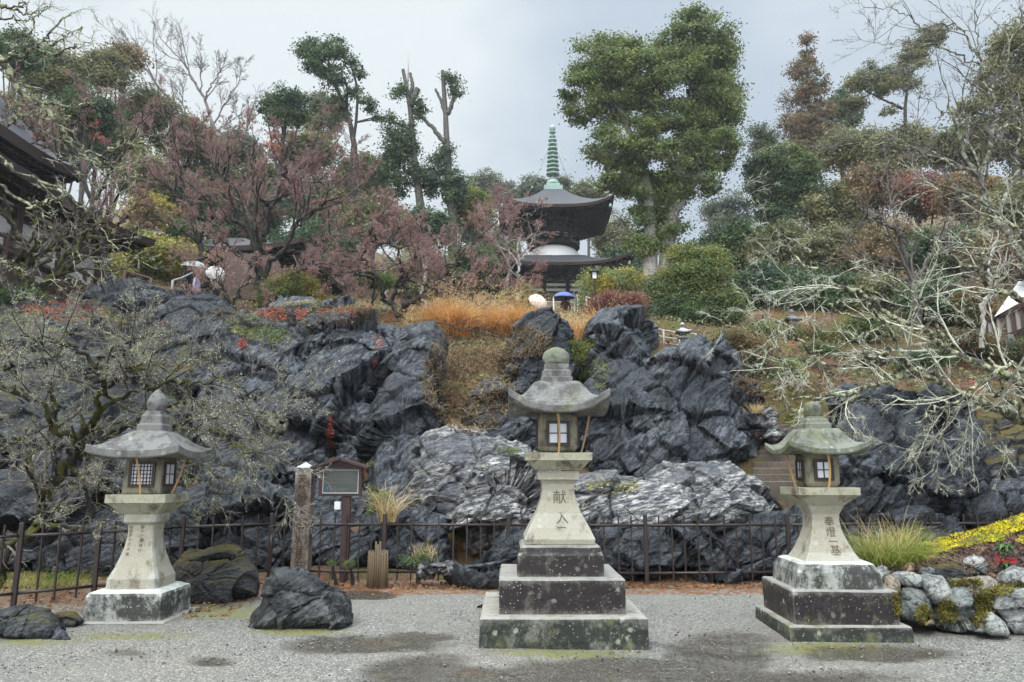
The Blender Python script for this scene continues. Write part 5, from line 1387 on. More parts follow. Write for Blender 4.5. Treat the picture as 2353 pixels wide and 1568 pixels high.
def blob_leaves(blobs, Y, n, size, rng, clump=0.42, k=26, depth=1.0, fill=0.35):
    """leaf clumps spread through the outer part of a crown made of lobes"""
    B = np.array([b[:4] for b in blobs], float)
    ctr = P(B[:, 0], B[:, 1], Y + np.array([(b[4] if len(b) > 4 else rng.uniform(-.25, .25) * b[2] / F * Y) for b in blobs]))
    rx = B[:, 2] / F * Y; rz = B[:, 3] / F * Y; ry = (rx + rz) / 2 * depth
    A = rx * rz + ry * rz; pr = A / A.sum()
    m = max(3, n // k)
    w = rng.choice(len(B), m, p=pr)
    d = unit(rng.normal(size=(m, 3)))
    rad = np.where(rng.random(m) < fill, rng.uniform(0.3, 0.8, m), rng.uniform(0.82, 1.08, m))
    R3 = np.stack([rx, ry, rz], 1)
    cc = ctr[w] + d * R3[w] * rad[:, None]
    kk = rng.integers(0, m, n)
    sg = clump * rng.uniform(0.6, 1.3, m)
    off = rng.normal(size=(n, 3)) * sg[kk][:, None] * np.array([1, 1, 0.5])
    C = cc[kk] + off
    return C, d[kk], ctr, R3

def tree(label, base, Y, blobs, n, size, mat, limbs=None, bark=None, group=None, name="tree", cat="tree", r0=0.25, clump=0.42, k=26, seed=0, fill=0.35, depth=1.0, extra=None, flat=0.5):
    """leafy tree: base (px, py), lobes (px, py, rx, ry[, dy]) at depth Y, optional hand drawn limbs"""
    rng = np.random.default_rng(seed + 1000)
    n = int(n * 1.9); size = size * 0.52; k = int(k * 3.2); clump = clump * 0.85
    C, N, ctr, R3 = blob_leaves(blobs, Y, n, size, rng, clump, k, depth, fill)
    b = P(base[0], base[1], Y); b[2] = min(b[2], float(terr(b[0], b[1])[0])); root = empty(name, b, label, cat, group)
    V, f = leaf_quads(C, size, rng, N, flat)
    mesh_np("crown" if name != "bush" else "foliage", V - b, f, mat, root)
    for em, frac, sub in (extra or []):
        C2, N2, _, _ = blob_leaves(sub or blobs, Y, int(n * frac), size, rng, clump, k, depth, 0.1)
        V, f = leaf_quads(C2, size * 1.05, rng, N2, flat); mesh_np("foliage_patch", V - b, f, em, root)
    pl, rr = [], []
    if limbs and limbs != 1:
        for L in limbs:
            pts, ra, rb = L
            q0 = P(*np.array(pts, float).T, Y)
            if abs(pts[0][0] - base[0]) < 60 and pts[0][1] > base[1] - 60 and q0[0, 2] > b[2]: q0 = np.concatenate([[[q0[0, 0], q0[0, 1], b[2] - 0.3]], q0])
            q = resample(q0, 12); q[1:-1] += rng.normal(size=(10, 3)) * 0.03
            pl.append(q); rr.append(np.linspace(ra, rb, 12))
    mid = ctr.mean(0)
    if not limbs or limbs == 1:
        top = ctr[np.argmax(ctr[:, 2])]
        spine = np.array([b - [0, 0, 0.5], b * 0.65 + mid * 0.35 + rng.normal(size=3) * 0.1, mid, top])
        q = resample(spine, 12); pl.append(q); rr.append(np.linspace(r0, r0 * 0.25, 12))
        for c in ctr:
            t0 = rng.integers(4, 9); q2 = resample(np.array([q[t0], (q[t0] + c) / 2 + rng.normal(size=3) * 0.15 - [0, 0, 0.1], c]), 12)
            pl.append(q2); rr.append(np.linspace(r0 * 0.5, r0 * 0.1, 12))
    else:
        for c in ctr:
            al = np.concatenate(pl[:len(limbs)]); j = np.argmin(np.linalg.norm(al - c + [0, 0, 0.5], axis=1))
            q2 = resample(np.array([al[j], (al[j] + c) / 2 + rng.normal(size=3) * 0.1, c]), 12)
            pl.append(q2); rr.append(np.linspace(max(0.03, r0 * 0.3), 0.02, 12))
    V, f = tube_arrays(np.array(pl), np.array(rr), 7)
    mesh_np("trunk" if name != "bush" else "stems", V - b, f, bark or B_GREY, root, True)
    return root

# ---- bare branching
def kids(PT, R, per, lr, spread, up, wob, n, rng, tmin=0.25, rmul=0.62, rmin=0.004, lmin=0.05, plane=None, toward=None, lmax=9):
    M, m, _ = PT.shape
    idx = np.repeat(np.arange(M), per)
    K = len(idx)
    t = rng.uniform(tmin, 1.0, K); t = np.where(rng.random(K) < 1.0 / per, rng.uniform(0.93, 1.0, K), t)
    ft = t * (m - 1); i0 = np.minimum(ft.astype(int), m - 2); fr = (ft - i0)[:, None]
    p = PT[idx, i0] * (1 - fr) + PT[idx, i0 + 1] * fr
    T = unit(PT[idx, i0 + 1] - PT[idx, i0])
    r = (R[idx, i0] * (1 - fr[:, 0]) + R[idx, i0 + 1] * fr[:, 0]) * rmul
    L = np.linalg.norm(np.diff(PT, axis=1), axis=2).sum(1)[idx]
    L = np.clip(L * lr * rng.uniform(0.45, 1.15, K) * (1.1 - 0.5 * t), lmin, lmax)
    s = rng.normal(size=(K, 3))
    if plane is not None: s *= plane
    s = unit(s - (s * T).sum(1, keepdims=True) * T)
    a = spread * rng.uniform(0.6, 1.3, K)[:, None]
    d = unit(T * np.cos(a) + s * np.sin(a) + np.array([0, 0, up]))
    if toward is not None: d = unit(d + toward)
    pts = [p]; step = (L / (n - 1))[:, None]
    for _ in range(n - 1):
        d = unit(d + rng.normal(size=(K, 3)) * wob + np.array([0, 0, up * 0.25]))
        pts.append(pts[-1] + d * step)
    PT2 = np.stack(pts, 1)
    r = np.maximum(r, rmin)
    R2 = r[:, None] * np.linspace(1, 0.45, n)[None]
    return PT2, np.maximum(R2, rmin * 0.7)

def bare(label, Y, limbs, levels, bark, twig, seed, group=None, buds=None, lichen=None, name="tree", cat="tree", wob0=0.03, scar=None, sides0=8, trunk_levels=1):
    """limbs: (px points, r0, r1, depth drift); levels: dicts for kids()"""
    rng = np.random.default_rng(seed + 5000)
    PT, R = [], []
    for pts, ra, rb, dY in limbs:
        a = np.array(pts, float)
        yy = Y + (a[:, 2] if a.shape[1] > 2 else np.linspace(0, dY, len(a)))
        q = resample(P(a[:, 0], a[:, 1], yy), 36)
        nz = rng.normal(size=(36, 3)) * wob0; nz[0] = 0
        big = rng.normal(size=(9, 3)) * wob0 * 2.2; big[0] = 0
        tt_ = np.linspace(0, 8, 36); nz += np.stack([np.interp(tt_, np.arange(9), big[:, k_]) for k_ in range(3)], 1)
        q[1:] += nz[1:] * np.minimum(1, np.arange(1, 36) / 6)[:, None]
        PT.append(q); R.append(np.linspace(ra, rb, 36) * (1 + 0.06 * rng.normal(size=36)))
    PT, R = np.array(PT), np.array(R)
    b = PT[0, 0].copy(); root = empty(name, b, label, cat, group)
    Vs, fs, n0 = [], [], 0
    V, f = tube_arrays(PT, R, sides0); Vs.append(V); fs.append(f); n0 = len(V)
    allp = [PT]; TW = []
    for li, lv in enumerate(levels):
        lv = dict(lv); PT, R = kids(PT, R, rng=rng, **lv); allp.append(PT)
        sd = 5 if li < trunk_levels else 3
        V, f = tube_arrays(PT, R, sd)
        if li < trunk_levels: Vs.append(V); fs.append(f + n0); n0 += len(V)
        else: TW.append((V, f))
    mesh_np("trunk", np.concatenate(Vs) - b, np.concatenate(fs), bark, root, True)
    if TW:
        o = 0; f2 = []
        for V, f in TW: f2.append(f + o); o += len(V)
        mesh_np("twigs", np.concatenate([x[0] for x in TW]) - b, np.concatenate(f2), twig, root, True)
    def scatter(cnt, src, jit):
        S = np.concatenate([allp[i][:, 1:].reshape(-1, 3) for i in src]); c = S[rng.integers(0, len(S), cnt)]
        return c + rng.normal(size=c.shape) * jit
    if buds:
        cnt, size, mat, src, jit = buds
        C = scatter(cnt, src, jit); V, f = leaf_quads(C, size, rng, None, 0.2, 0.6); tag(mesh_np("buds", V - b, f, mat, root), kind="stuff")
    if scar:
        for (sx, sy, srad, cnt, size, mat) in scar:
            S = np.concatenate([a[:, -2:].reshape(-1, 3) for a in allp[2:]]); qx, qy = proj(S); S = S[np.hypot(qx - sx, qy - sy) < srad]
            if len(S): C = S[rng.integers(0, len(S), cnt)] + rng.normal(size=(cnt, 3)) * 0.08; V, f = leaf_quads(C, size, rng, None, 0.2, 0.7); tag(mesh_np("leaf_cluster", V - b, f, mat, root), kind="stuff")
    if lichen:
        cnt, size, src, jit = lichen
        C = scatter(cnt, src, jit); V, f = leaf_quads(C, size, rng, None, 0.3, 0.8); tag(mesh_np("lichen", V - b, f, M_LICHEN, root), kind="stuff")
    return root

def blades(roots, L, W, rng, lean=0.5, droop=0.6, n=6, dirs=None):
    N = len(roots)
    az = rng.uniform(0, 2 * np.pi, N); h = np.stack([np.cos(az), np.sin(az), 0 * az], 1)
    if dirs is not None: h = unit(h * 0.6 + dirs)
    Lg = (L * rng.uniform(0.55, 1.2, N))[:, None]; ln = (lean * rng.uniform(0.3, 1.3, N))[:, None]; dr = (droop * rng.uniform(0.3, 1.4, N))[:, None]
    side = unit(np.cross(h, np.array([0, 0, 1.0])) + rng.normal(size=(N, 3)) * 0.4)
    out = []
    for s in np.linspace(0, 1, n):
        p = roots + Lg * (np.array([0, 0, 1.0]) * (s - dr * s ** 2.5 * 0.75) + h * (ln * s + dr * 0.6 * s ** 2))
        w = W * (1 - s) ** 0.6 * 0.5 + W * 0.06
        out += [p - side * w, p + side * w]
    V = np.stack(out, 1)
    f = np.array([[2 * i, 2 * i + 1, 2 * i + 3, 2 * i + 2] for i in range(n - 1)])
    return V.reshape(-1, 3), (f[None] + (np.arange(N) * 2 * n)[:, None, None]).reshape(-1, 4)
# ------------------------------------------------------------------ trees on the skyline
tree("huge evergreen tree with a two lobed crown right of the pagoda", (1520, 660), 46, [(1390, 150, 82, 70), (1338, 225, 46, 56), (1455, 175, 75, 80), (1425, 245, 60, 40), (1545, 110, 30, 40), (1602, 105, 85, 78), (1645, 205, 46, 115), (1560, 215, 72, 105),
    (1428, 330, 78, 62), (1525, 350, 95, 75), (1635, 325, 52, 70), (1500, 440, 70, 62), (1590, 425, 58, 50), (1435, 405, 50, 45), (1520, 520, 52, 44), (1478, 560, 28, 30), (1545, 560, 30, 26)],
    80000, 0.20, L_CAMPH, [([(1492, 690), (1490, 610), (1500, 530), (1490, 430), (1460, 330), (1410, 220)], 0.55, 0.15), ([(1530, 690), (1525, 610), (1540, 520), (1560, 420), (1580, 300), (1610, 150)], 0.6, 0.14), ([(1540, 500), (1600, 420), (1640, 300)], 0.25, 0.08)],
    B_PALE, None, r0=0.5, clump=0.45, k=75, seed=1, fill=0.15)
GP = "trees along the skyline"
tree("lopped tree with one bushy lobe leaning left above the red maples", (815, 345), 50, [(718, 118, 34, 26), (770, 112, 28, 28), (742, 152, 42, 28), (775, 178, 24, 22), (808, 148, 14, 12), (826, 170, 10, 8), (778, 245, 22, 36), (845, 240, 18, 16), (868, 268, 16, 9), (760, 205, 14, 14), (812, 210, 12, 14), (890, 274, 14, 8)],
    6000, 0.19, L_DARKG, [([(818, 350), (812, 290), (795, 250), (772, 205), (755, 165)], 0.40, 0.10), ([(812, 290), (830, 235), (824, 185), (806, 148)], 0.22, 0.07), ([(795, 250), (800, 200), (785, 170)], 0.16, 0.05), ([(824, 185), (834, 160), (832, 150)], 0.1, 0.06)], B_DARK, GP, clump=0.32, k=22, seed=2, fill=0.3)
tree("bare lopped trunk with cut stubs and a thin pole at its top", (972, 475), 52, [(918, 205, 17, 20), (912, 330, 40, 48), (905, 400, 42, 55), (962, 250, 12, 28), (888, 272, 26, 11), (930, 290, 16, 14), (955, 400, 22, 30), (945, 340, 14, 26)],
    7000, 0.19, L_DARKG, [([(972, 480), (955, 400), (946, 320), (946, 260), (938, 215), (926, 160)], 0.42, 0.13), ([(944, 245), (950, 222), (961, 204)], 0.26, 0.24), ([(940, 220), (950, 196), (942, 168)], 0.17, 0.11)], B_GREY, GP, clump=0.34, k=22, seed=3)
pb = P(937, 200, 52); tag(MB().tube([(0, 0, 0), (0, 0, float(P(937, 120, 52)[2] - pb[2]))], 0.05, 6).build("pole", M_GREYRAIL, None, True, pb), "thin grey pole rising above the lopped trunk", "pole")
tree("forked lopped trunk with small leaf tufts left of the pagoda", (1040, 490), 52, [(1024, 178, 12, 10), (1042, 186, 9, 12), (1047, 210, 11, 11), (1008, 372, 26, 28), (1040, 425, 30, 34), (1028, 345, 10, 20), (1045, 455, 24, 24), (990, 420, 22, 30)],
    4800, 0.19, L_DARKG, [([(1042, 490), (1032, 400), (1022, 330), (1026, 270), (1022, 225), (1017, 163)], 0.42, 0.14), ([(1022, 330), (1000, 298), (985, 285), (962, 262)], 0.2, 0.12), ([(1028, 262), (1040, 235), (1047, 205)], 0.2, 0.12), ([(1024, 262), (1012, 230), (1001, 205)], 0.16, 0.09)], B_GREY, GP, clump=0.34, k=22, seed=4)
tree("dark rounded evergreen left of the leaning lopped tree", (655, 330), 52, [(640, 230, 42, 30), (672, 235, 36, 26), (655, 270, 42, 30), (610, 250, 18, 14), (690, 262, 16, 18)], 4200, 0.2, L_DARKG, 1, B_DARK, GP, r0=0.25, clump=0.36, seed=5)
tree("pale olive round tree behind the leaning lopped tree", (740, 360), 72, [(735, 245, 40, 28), (765, 260, 30, 28), (715, 275, 30, 26), (745, 290, 40, 26)], 7000, 0.24, L_OLIVE, 1, B_GREY, GP, r0=0.3, seed=6)
tree("rusty brown conical conifer on the right skyline", (1868, 470), 70, [(1852, 95, 9, 22), (1855, 130, 24, 24), (1848, 160, 34, 26), (1865, 195, 42, 28), (1842, 225, 46, 28), (1868, 262, 58, 30), (1835, 290, 52, 30), (1885, 310, 52, 30), (1845, 345, 62, 28), (1895, 360, 44, 28)],
    15000, 0.22, L_RUST, [([(1872, 480), (1866, 360), (1858, 230), (1853, 75)], 0.5, 0.05), ([(1895, 480), (1885, 400), (1875, 330)], 0.25, 0.08)], B_GREY, GP, clump=0.42, k=24, seed=7, fill=0.4)
tree("open pine like tree with cloud shaped tufts right of the conical conifer", (2075, 420), 62, [(1995, 175, 36, 26), (1965, 195, 26, 18), (2020, 205, 40, 16), (2062, 170, 30, 26), (2095, 120, 34, 24), (2130, 92, 34, 26), (2150, 75, 26, 18), (1960, 240, 30, 18), (2085, 195, 22, 16), (2040, 250, 24, 14), (2120, 150, 20, 12)],
    10000, 0.2, L_OLIVE, [([(2080, 420), (2078, 320), (2080, 240), (2088, 180), (2092, 130)], 0.3, 0.08), ([(2080, 250), (2040, 235), (2000, 215)], 0.14, 0.05), ([(2088, 175), (2120, 140), (2140, 100)], 0.14, 0.05)], B_DARK, GP, clump=0.36, seed=8)
tree("dark evergreen tucked behind the conical conifer", (1930, 420), 74, [(1935, 235, 40, 26), (1950, 265, 32, 30), (1920, 270, 28, 26), (1925, 330, 36, 36)], 6500, 0.24, L_DARKG, 1, B_DARK, GP, r0=0.3, seed=9)
tree("dense dark green rounded tree below the conical conifer", (1795, 560), 48, [(1785, 390, 60, 46), (1830, 395, 48, 42), (1760, 430, 45, 46), (1800, 445, 60, 52), (1845, 440, 40, 40), (1740, 385, 25, 22), (1790, 500, 55, 40)], 19000, 0.17, L_DARKG, 1, B_DARK, GP, r0=0.35, clump=0.38, seed=10, extra=[(L_CAMPH, 0.25, [(1785, 375, 60, 40), (1830, 385, 40, 36)])])
tree("small light tree rising above the dense dark green one", (1752, 420), 52, [(1748, 305, 24, 12), (1760, 325, 20, 16), (1738, 340, 16, 16)], 1500, 0.18, L_GREYG, 1, B_GREY, GP, r0=0.12, seed=11)
tree("tall olive evergreen at the top right corner", (2330, 420), 40, [(2330, 120, 50, 60), (2290, 190, 40, 60), (2350, 220, 60, 80), (2300, 300, 60, 60), (2360, 60, 40, 40), (2240, 260, 36, 40), (2370, 340, 60, 60)], 16000, 0.17, L_OLIVE, 1, B_GREY, GP, r0=0.35, seed=12)
# far row
FR = "far trees behind the pagoda"
for i, (x, y, rx, ry, Y, mt, lab) in enumerate([(1115, 420, 46, 42, 92, L_GREYG, "far grey green tree left of the pagoda roof"), (1175, 445, 50, 32, 95, L_GREYG, "low far tree between two others left of the pagoda roof"),
    (1225, 425, 30, 30, 90, L_GREYG, "far tree directly left of the spire base"), (1290, 425, 22, 26, 92, L_GREYG, "small far tree behind the spire base on its right"), (1350, 440, 40, 40, 88, L_OLIVE, "olive far tree between the spire and the huge evergreen"),
    (1150, 560, 55, 60, 84, L_OLIVE, "olive tree behind the left end of the pagoda"), (1410, 530, 52, 65, 82, L_OLIVE, "olive tree behind the right end of the pagoda"), (1440, 590, 50, 40, 80, L_DARKG, "dark tree low behind the right end of the pagoda"),
    (1085, 480, 40, 60, 70, L_DARKG, "dark evergreen between the forked trunk and the pagoda"), (1670, 480, 60, 60, 80, L_GREYG, "far pale tree right of the huge evergreen"), (1600, 590, 70, 60, 62, L_DARKG, "dark tree behind the foot of the huge evergreen")]):
    tree(lab, (x, y + ry + 60), Y, [(x, y, rx * .7, ry * .7), (x - rx * .45, y + ry * .25, rx * .55, ry * .6), (x + rx * .45, y + ry * .2, rx * .55, ry * .6), (x + rx * .1, y + ry * .7, rx * .9, ry * .6)], 6500, 0.26, mt, 1, B_GREY, FR, r0=0.25, clump=0.5, seed=20 + i)
# hillside woods left
LW = "trees on the left hillside"
for i, (x, y, rx, ry, Y, mt, n, lab) in enumerate([(35, 110, 60, 50, 38, L_DARKG, 6000, "dark leafed tree at the top left corner"), (125, 160, 75, 60, 42, L_OLIVE, 8000, "olive leafed tree right of the top left corner one"), (235, 150, 60, 45, 46, L_OLIVE, 5000, "thin crowned olive tree below the bare tips, upper left"),
    (285, 125, 40, 26, 48, L_BROWN, 2200, "sparse browning crown beside the tall bare tree"), (200, 250, 80, 60, 40, L_DARKG, 8000, "dark tree above the bark roofed hall"), (330, 250, 75, 55, 50, L_OLIVE, 7500, "olive tree behind the left maple"), (55, 260, 75, 60, 36, L_OLIVE, 8000, "dull olive tree over the hall roof at the left edge"),
    (420, 310, 70, 50, 52, L_OLIVE, 7000, "olive tree below the tall bare tree"), (540, 330, 60, 40, 56, L_GREYG, 5000, "grey green tree behind the main maple, left half"), (700, 340, 70, 46, 58, L_OLIVE, 7000, "olive tree behind the main maple, right half"), (830, 400, 60, 60, 56, L_OLIVE, 8000, "olive tree below the leaning lopped tree"),
    (860, 500, 80, 60, 48, L_OLIVE, 8500, "olive tree behind the low spreading maple"), (970, 520, 70, 50, 50, L_DARKG, 8000, "dark evergreen under the two lopped trunks"), (1080, 470, 40, 46, 54, L_YELG, 4500, "yellow green bamboo like tree left of the pagoda"), (330, 400, 70, 60, 40, L_OLIVE, 8000, "olive tree right of the hall roof"),
    (430, 450, 60, 60, 42, L_DARKG, 8000, "dark green tree between the hall and the maples"), (340, 480, 50, 40, 34, L_YELLOW, 2600, "golden leafed tree right of the plastered hall"), (290, 560, 70, 50, 33, L_YELG, 7000, "yellow green tree beyond the hall's eave"), (390, 590, 70, 50, 33, L_YELG, 7000, "yellow green tree behind the couple under the clear umbrella"), (230, 610, 50, 50, 31, L_YELG, 4500, "yellow green shrub tree by the hall's corner post"),
    (420, 545, 30, 50, 36, L_DARKG, 4000, "dark slim evergreen behind the couple under the clear umbrella"), (720, 560, 90, 70, 44, L_DARKG, 9000, "dark evergreen deep behind the main maple"), (480, 400, 70, 50, 54, L_OLIVE, 7000, "grey olive tree behind the thin red maple"), (600, 420, 80, 60, 56, L_OLIVE, 8000, "olive tree seen through the middle of the main maple"), (700, 440, 80, 60, 55, L_GREYG, 7000, "grey green tree seen through the right half of the main maple"), (790, 480, 80, 60, 54, L_OLIVE, 8000, "olive tree seen past the right side of the main maple"), (560, 490, 90, 60, 50, L_DARKG, 8000, "dark tree standing over the timber hall's roof"), (260, 330, 80, 60, 46, L_OLIVE, 8000, "olive tree high behind the bushy maple at the left"), (150, 330, 80, 60, 44, L_DARKG, 8000, "dark tree high behind the hall's upper roof"), (960, 620, 90, 60, 42, L_OLIVE, 8000, "olive tree behind the thin pale trunks"), (1080, 610, 60, 60, 44, L_DARKG, 7000, "dark green tree left of the pagoda's lower roof")]):
    tree(lab, (x, y + ry + 70), Y, [(x, y - ry * .2, rx * .6, ry * .6), (x - rx * .5, y + ry * .1, rx * .5, ry * .55), (x + rx * .5, y + ry * .1, rx * .5, ry * .55), (x - rx * .15, y + ry * .55, rx * .7, ry * .5), (x + rx * .3, y + ry * .6, rx * .6, ry * .45)], int(n * 0.9), 0.0043 * Y, mt, 1, B_GREY, LW, r0=0.2, clump=0.010 * Y, seed=40 + i, fill=0.3)
RW = "trees on the right hillside"
for i, (x, y, rx, ry, Y, mt, n, lab) in enumerate([(1960, 330, 70, 50, 56, L_OLIVE, 7000, "olive tree right of the dense dark green one"), (2080, 330, 70, 55, 52, L_OLIVE, 7000, "olive tree under the open pine like tree"), (2200, 330, 70, 60, 46, L_OLIVE, 7000, "olive tree behind the tall pale bare tree"), (2010, 420, 80, 50, 46, L_BROWN, 7500, "browning tree in the middle of the right hillside"),
    (2110, 440, 80, 55, 44, L_RED, 6500, "dull red tree in the middle of the right hillside"), (1920, 470, 80, 60, 46, L_OLIVE, 8000, "olive tree left of the browning one"), (2230, 440, 80, 60, 40, L_BROWN, 7000, "brown leafed tree behind the tall pale bare tree"), (2330, 470, 70, 70, 36, L_OLIVE, 7000, "olive tree at the right edge above the white house"),
    (1700, 560, 70, 60, 46, L_DARKG, 8000, "dark evergreen right of the huge evergreen's trunk"), (1800, 560, 80, 60, 42, L_OLIVE, 8500, "olive evergreen above the right bushes"), (1920, 570, 90, 60, 40, L_OLIVE, 8500, "olive tree over the lichen covered branches"), (2040, 560, 90, 60, 38, L_BROWN, 8000, "brown and green tree behind the pale branches"),
    (2170, 570, 90, 70, 36, L_DARKG, 9000, "dark green tree behind the pale branches at the right"), (2290, 580, 70, 60, 34, L_BROWN, 6500, "rusty shrub tree left of the white house"), (1760, 650, 80, 60, 36, L_DARKG, 9000, "dark green bush tree right of the clipped bushes"), (1890, 660, 90, 60, 34, L_DARKG, 9000, "dark bush tree behind the pale branches, lower left"),
    (2020, 670, 90, 55, 33, L_OLIVE, 8000, "olive bush tree on the right slope"), (2150, 680, 80, 55, 31, L_DARKG, 8000, "dark bush tree in front of the white house"), (2240, 690, 50, 50, 30, L_BROWN, 4500, "brown twiggy bush beside the slatted veranda")]):
    tree(lab, (x, y + ry + 70), Y, [(x, y - ry * .2, rx * .6, ry * .6), (x - rx * .5, y + ry * .1, rx * .5, ry * .55), (x + rx * .5, y + ry * .1, rx * .5, ry * .55), (x - rx * .15, y + ry * .55, rx * .7, ry * .5), (x + rx * .3, y + ry * .6, rx * .6, ry * .45)], int(n * 0.9), 0.0043 * Y, mt, 1, B_GREY, RW, r0=0.2, clump=0.010 * Y, seed=80 + i, fill=0.3)
# bushes
def bush(label, Y, blobs, n, size, mat, seed, group="bushes on the hillside", extra=None, base=None, clump=None):
    bx = base or (np.mean([b[0] for b in blobs]), max(b[1] + b[3] for b in blobs))
    return tree(label, bx, Y, blobs, n, size, mat, 1, B_DARK, group, "bush", "bush", 0.06, clump or 0.008 * Y, 20, seed, 0.25, 0.8, extra)
bush("pale green clipped bush with a golden end right of the pagoda door", 38, [(1368, 650, 30, 28), (1405, 645, 34, 26), (1440, 645, 32, 24), (1375, 675, 30, 22), (1350, 690, 16, 26)], 9000, 0.10, L_BRIGHT, 201, extra=[(L_YELLOW, 0.14, [(1462, 645, 24, 16), (1445, 652, 16, 10)])])
bush("dull red leaved bush above the flat topped grey rock", 26, [(1385, 705, 26, 26), (1408, 695, 24, 20), (1455, 695, 22, 20), (1400, 725, 30, 14)], 5000, 0.075, L_RED, 202)
bush("blue green rounded bush between patches of red leaves", 27, [(1430, 710, 34, 24), (1460, 720, 34, 24), (1420, 730, 24, 16)], 6500, 0.075, L_DARKG, 203, extra=[(L_GREYG, 0.25, None), (L_RED, 0.12, [(1440, 738, 40, 10)])])
bush("wide layered green bush with yellowish tips below the huge evergreen", 29, [(1540, 660, 45, 40), (1580, 620, 45, 45), (1630, 640, 50, 50), (1520, 710, 50, 40), (1590, 700, 60, 50), (1660, 700, 50, 45), (1500, 670, 30, 30), (1640, 590, 30, 28)], 26000, 0.085, L_CAMPH, 204, extra=[(L_YELG, 0.12, [(1580, 590, 40, 25), (1540, 640, 30, 20), (1640, 620, 40, 25)]), (L_DARKG, 0.35, [(1550, 720, 60, 40), (1640, 720, 60, 40)])])
bush("yellow green bush left of the pagoda door", 36, [(1195, 680, 24, 24), (1170, 690, 26, 18), (1215, 700, 12, 18)], 3200, 0.10, L_YELG, 205)
bush("olive bush on the cliff top under the main maple", 24, [(650, 660, 40, 30), (690, 650, 34, 28), (620, 680, 30, 20), (720, 680, 34, 20)], 5500, 0.07, L_YELG, 206, extra=[(L_BROWN, 0.3, None)])
bush("small green bush among the thin pale trunks", 26, [(850, 640, 26, 18), (880, 650, 22, 16)], 2000, 0.08, L_CAMPH, 207)
bush("fresh green bush in the notch right of the standing stone", 18.4, [(1335, 825, 16, 20), (1345, 850, 18, 18), (1325, 800, 10, 16)], 2600, 0.05, L_CAMPH, 208, extra=[(L_YELG, 0.35, [(1345, 805, 16, 26), (1372, 800, 6, 20)])])
bush("yellow leaved low bush at the edge of the cliff left of the couple", 22.5, [(430, 690, 14, 10), (410, 682, 14, 8)], 700, 0.06, L_YELG, 209)
bush("reddish dry bush on the slope right of the grey cliff face", 19.4, [(1740, 850, 30, 22), (1765, 875, 22, 16), (1725, 825, 18, 14)], 3000, 0.055, L_RED, 210, extra=[(L_BROWN, 0.5, None)])
bush("rusty low bush above the grey cliff face's right corner", 20.5, [(1680, 775, 30, 14), (1720, 790, 26, 14)], 2400, 0.055, L_BROWN, 211)
bush("green low bush beside the reddish dry one", 20.0, [(1810, 850, 24, 22), (1835, 870, 18, 16)], 2300, 0.055, L_CAMPH, 212)
bush("round green bush behind the pale branches on the slope", 23.5, [(1960, 760, 40, 26), (2000, 750, 34, 24)], 4000, 0.065, L_CAMPH, 213, extra=[(L_BROWN, 0.3, None)])
bush("small dark bush under the brown metal railing", 19.8, [(2100, 830, 40, 22), (2150, 820, 36, 22)], 3800, 0.055, L_DARKG, 214)
bush("dark leafy shrub by the foot of the leaning dark tree", 19.5, [(60, 678, 40, 12), (20, 680, 36, 12)], 1800, 0.055, L_DARKG, 215, extra=[(L_YELG, 0.2, None)])
bush("broad dull bush filling the slope behind the reddish dry one", 24.5, [(1790, 780, 50, 26), (1850, 770, 44, 26), (1740, 760, 40, 22), (1900, 790, 40, 24)], 7000, 0.065, L_BROWN, 216, extra=[(L_CAMPH, 0.6, None)])
bush("brown and green bush below the white house", 22, [(2230, 790, 50, 22), (2300, 800, 50, 20), (2180, 780, 40, 20), (2360, 800, 40, 22)], 6500, 0.06, L_BROWN, 217, extra=[(L_DARKG, 0.5, None)])
bush("low olive bush right of the low grey railing", 20.8, [(1625, 790, 26, 14), (1660, 800, 26, 12)], 2400, 0.055, L_OLIVE, 231)
bush("dark green bush on the slope between the round green bush and the stone lantern", 22.5, [(1880, 810, 36, 20), (1915, 830, 30, 16)], 3800, 0.06, L_DARKG, 232, extra=[(L_BROWN, 0.3, None)])
bush("olive brown bush above the reddish dry one", 22, [(1700, 790, 30, 18), (1740, 800, 34, 18)], 3200, 0.06, L_OLIVE, 233, extra=[(L_BROWN, 0.4, None)])
bush("broad olive bush left of the brown metal railing", 21.5, [(1840, 840, 36, 20), (1790, 835, 30, 18)], 3600, 0.055, L_OLIVE, 234)
bush("dark bush between the stone markers on the right slope", 25.5, [(2030, 775, 34, 20), (2060, 790, 30, 16)], 3600, 0.065, L_DARKG, 235, extra=[(L_OLIVE, 0.4, None)])
bush("low brown bush right of the brown metal railing", 20.5, [(2070, 860, 40, 18), (2120, 870, 36, 16)], 3600, 0.05, L_BROWN, 236, extra=[(L_OLIVE, 0.5, None)])
bush("green ivy like plant climbing in the dark crevice left of the pillar", 12.7, [(852, 1130, 10, 14), (850, 1190, 12, 18), (862, 1160, 8, 30), (856, 1060, 6, 10)], 500, 0.035, L_CAMPH, 218, clump=0.07)
bush("young bright green plant left of the signboard post", 11.0, [(764, 1296, 7, 9)], 60, 0.025, L_CAMPH, 219, clump=0.05)
bush("young bright green plant right of the signboard post", 11.0, [(802, 1294, 8, 9)], 80, 0.025, L_CAMPH, 220, clump=0.05)
bush("small bright leaved vine beside the tuft of dry reed", 12.0, [(877, 1138, 14, 8), (895, 1150, 9, 8)], 200, 0.035, L_BRIGHT, 221, clump=0.07)
bush("low green plant behind the fence right of the bamboo stump", 11.1, [(955, 1290, 24, 10), (975, 1278, 12, 10)], 600, 0.028, L_DARKG, 222, clump=0.07)
bush("dark young conifer sprig behind the tall green grass tuft", 9.75, [(2105, 1225, 12, 30), (2120, 1240, 14, 20)], 700, 0.025, L_DARKG, 223, clump=0.05)
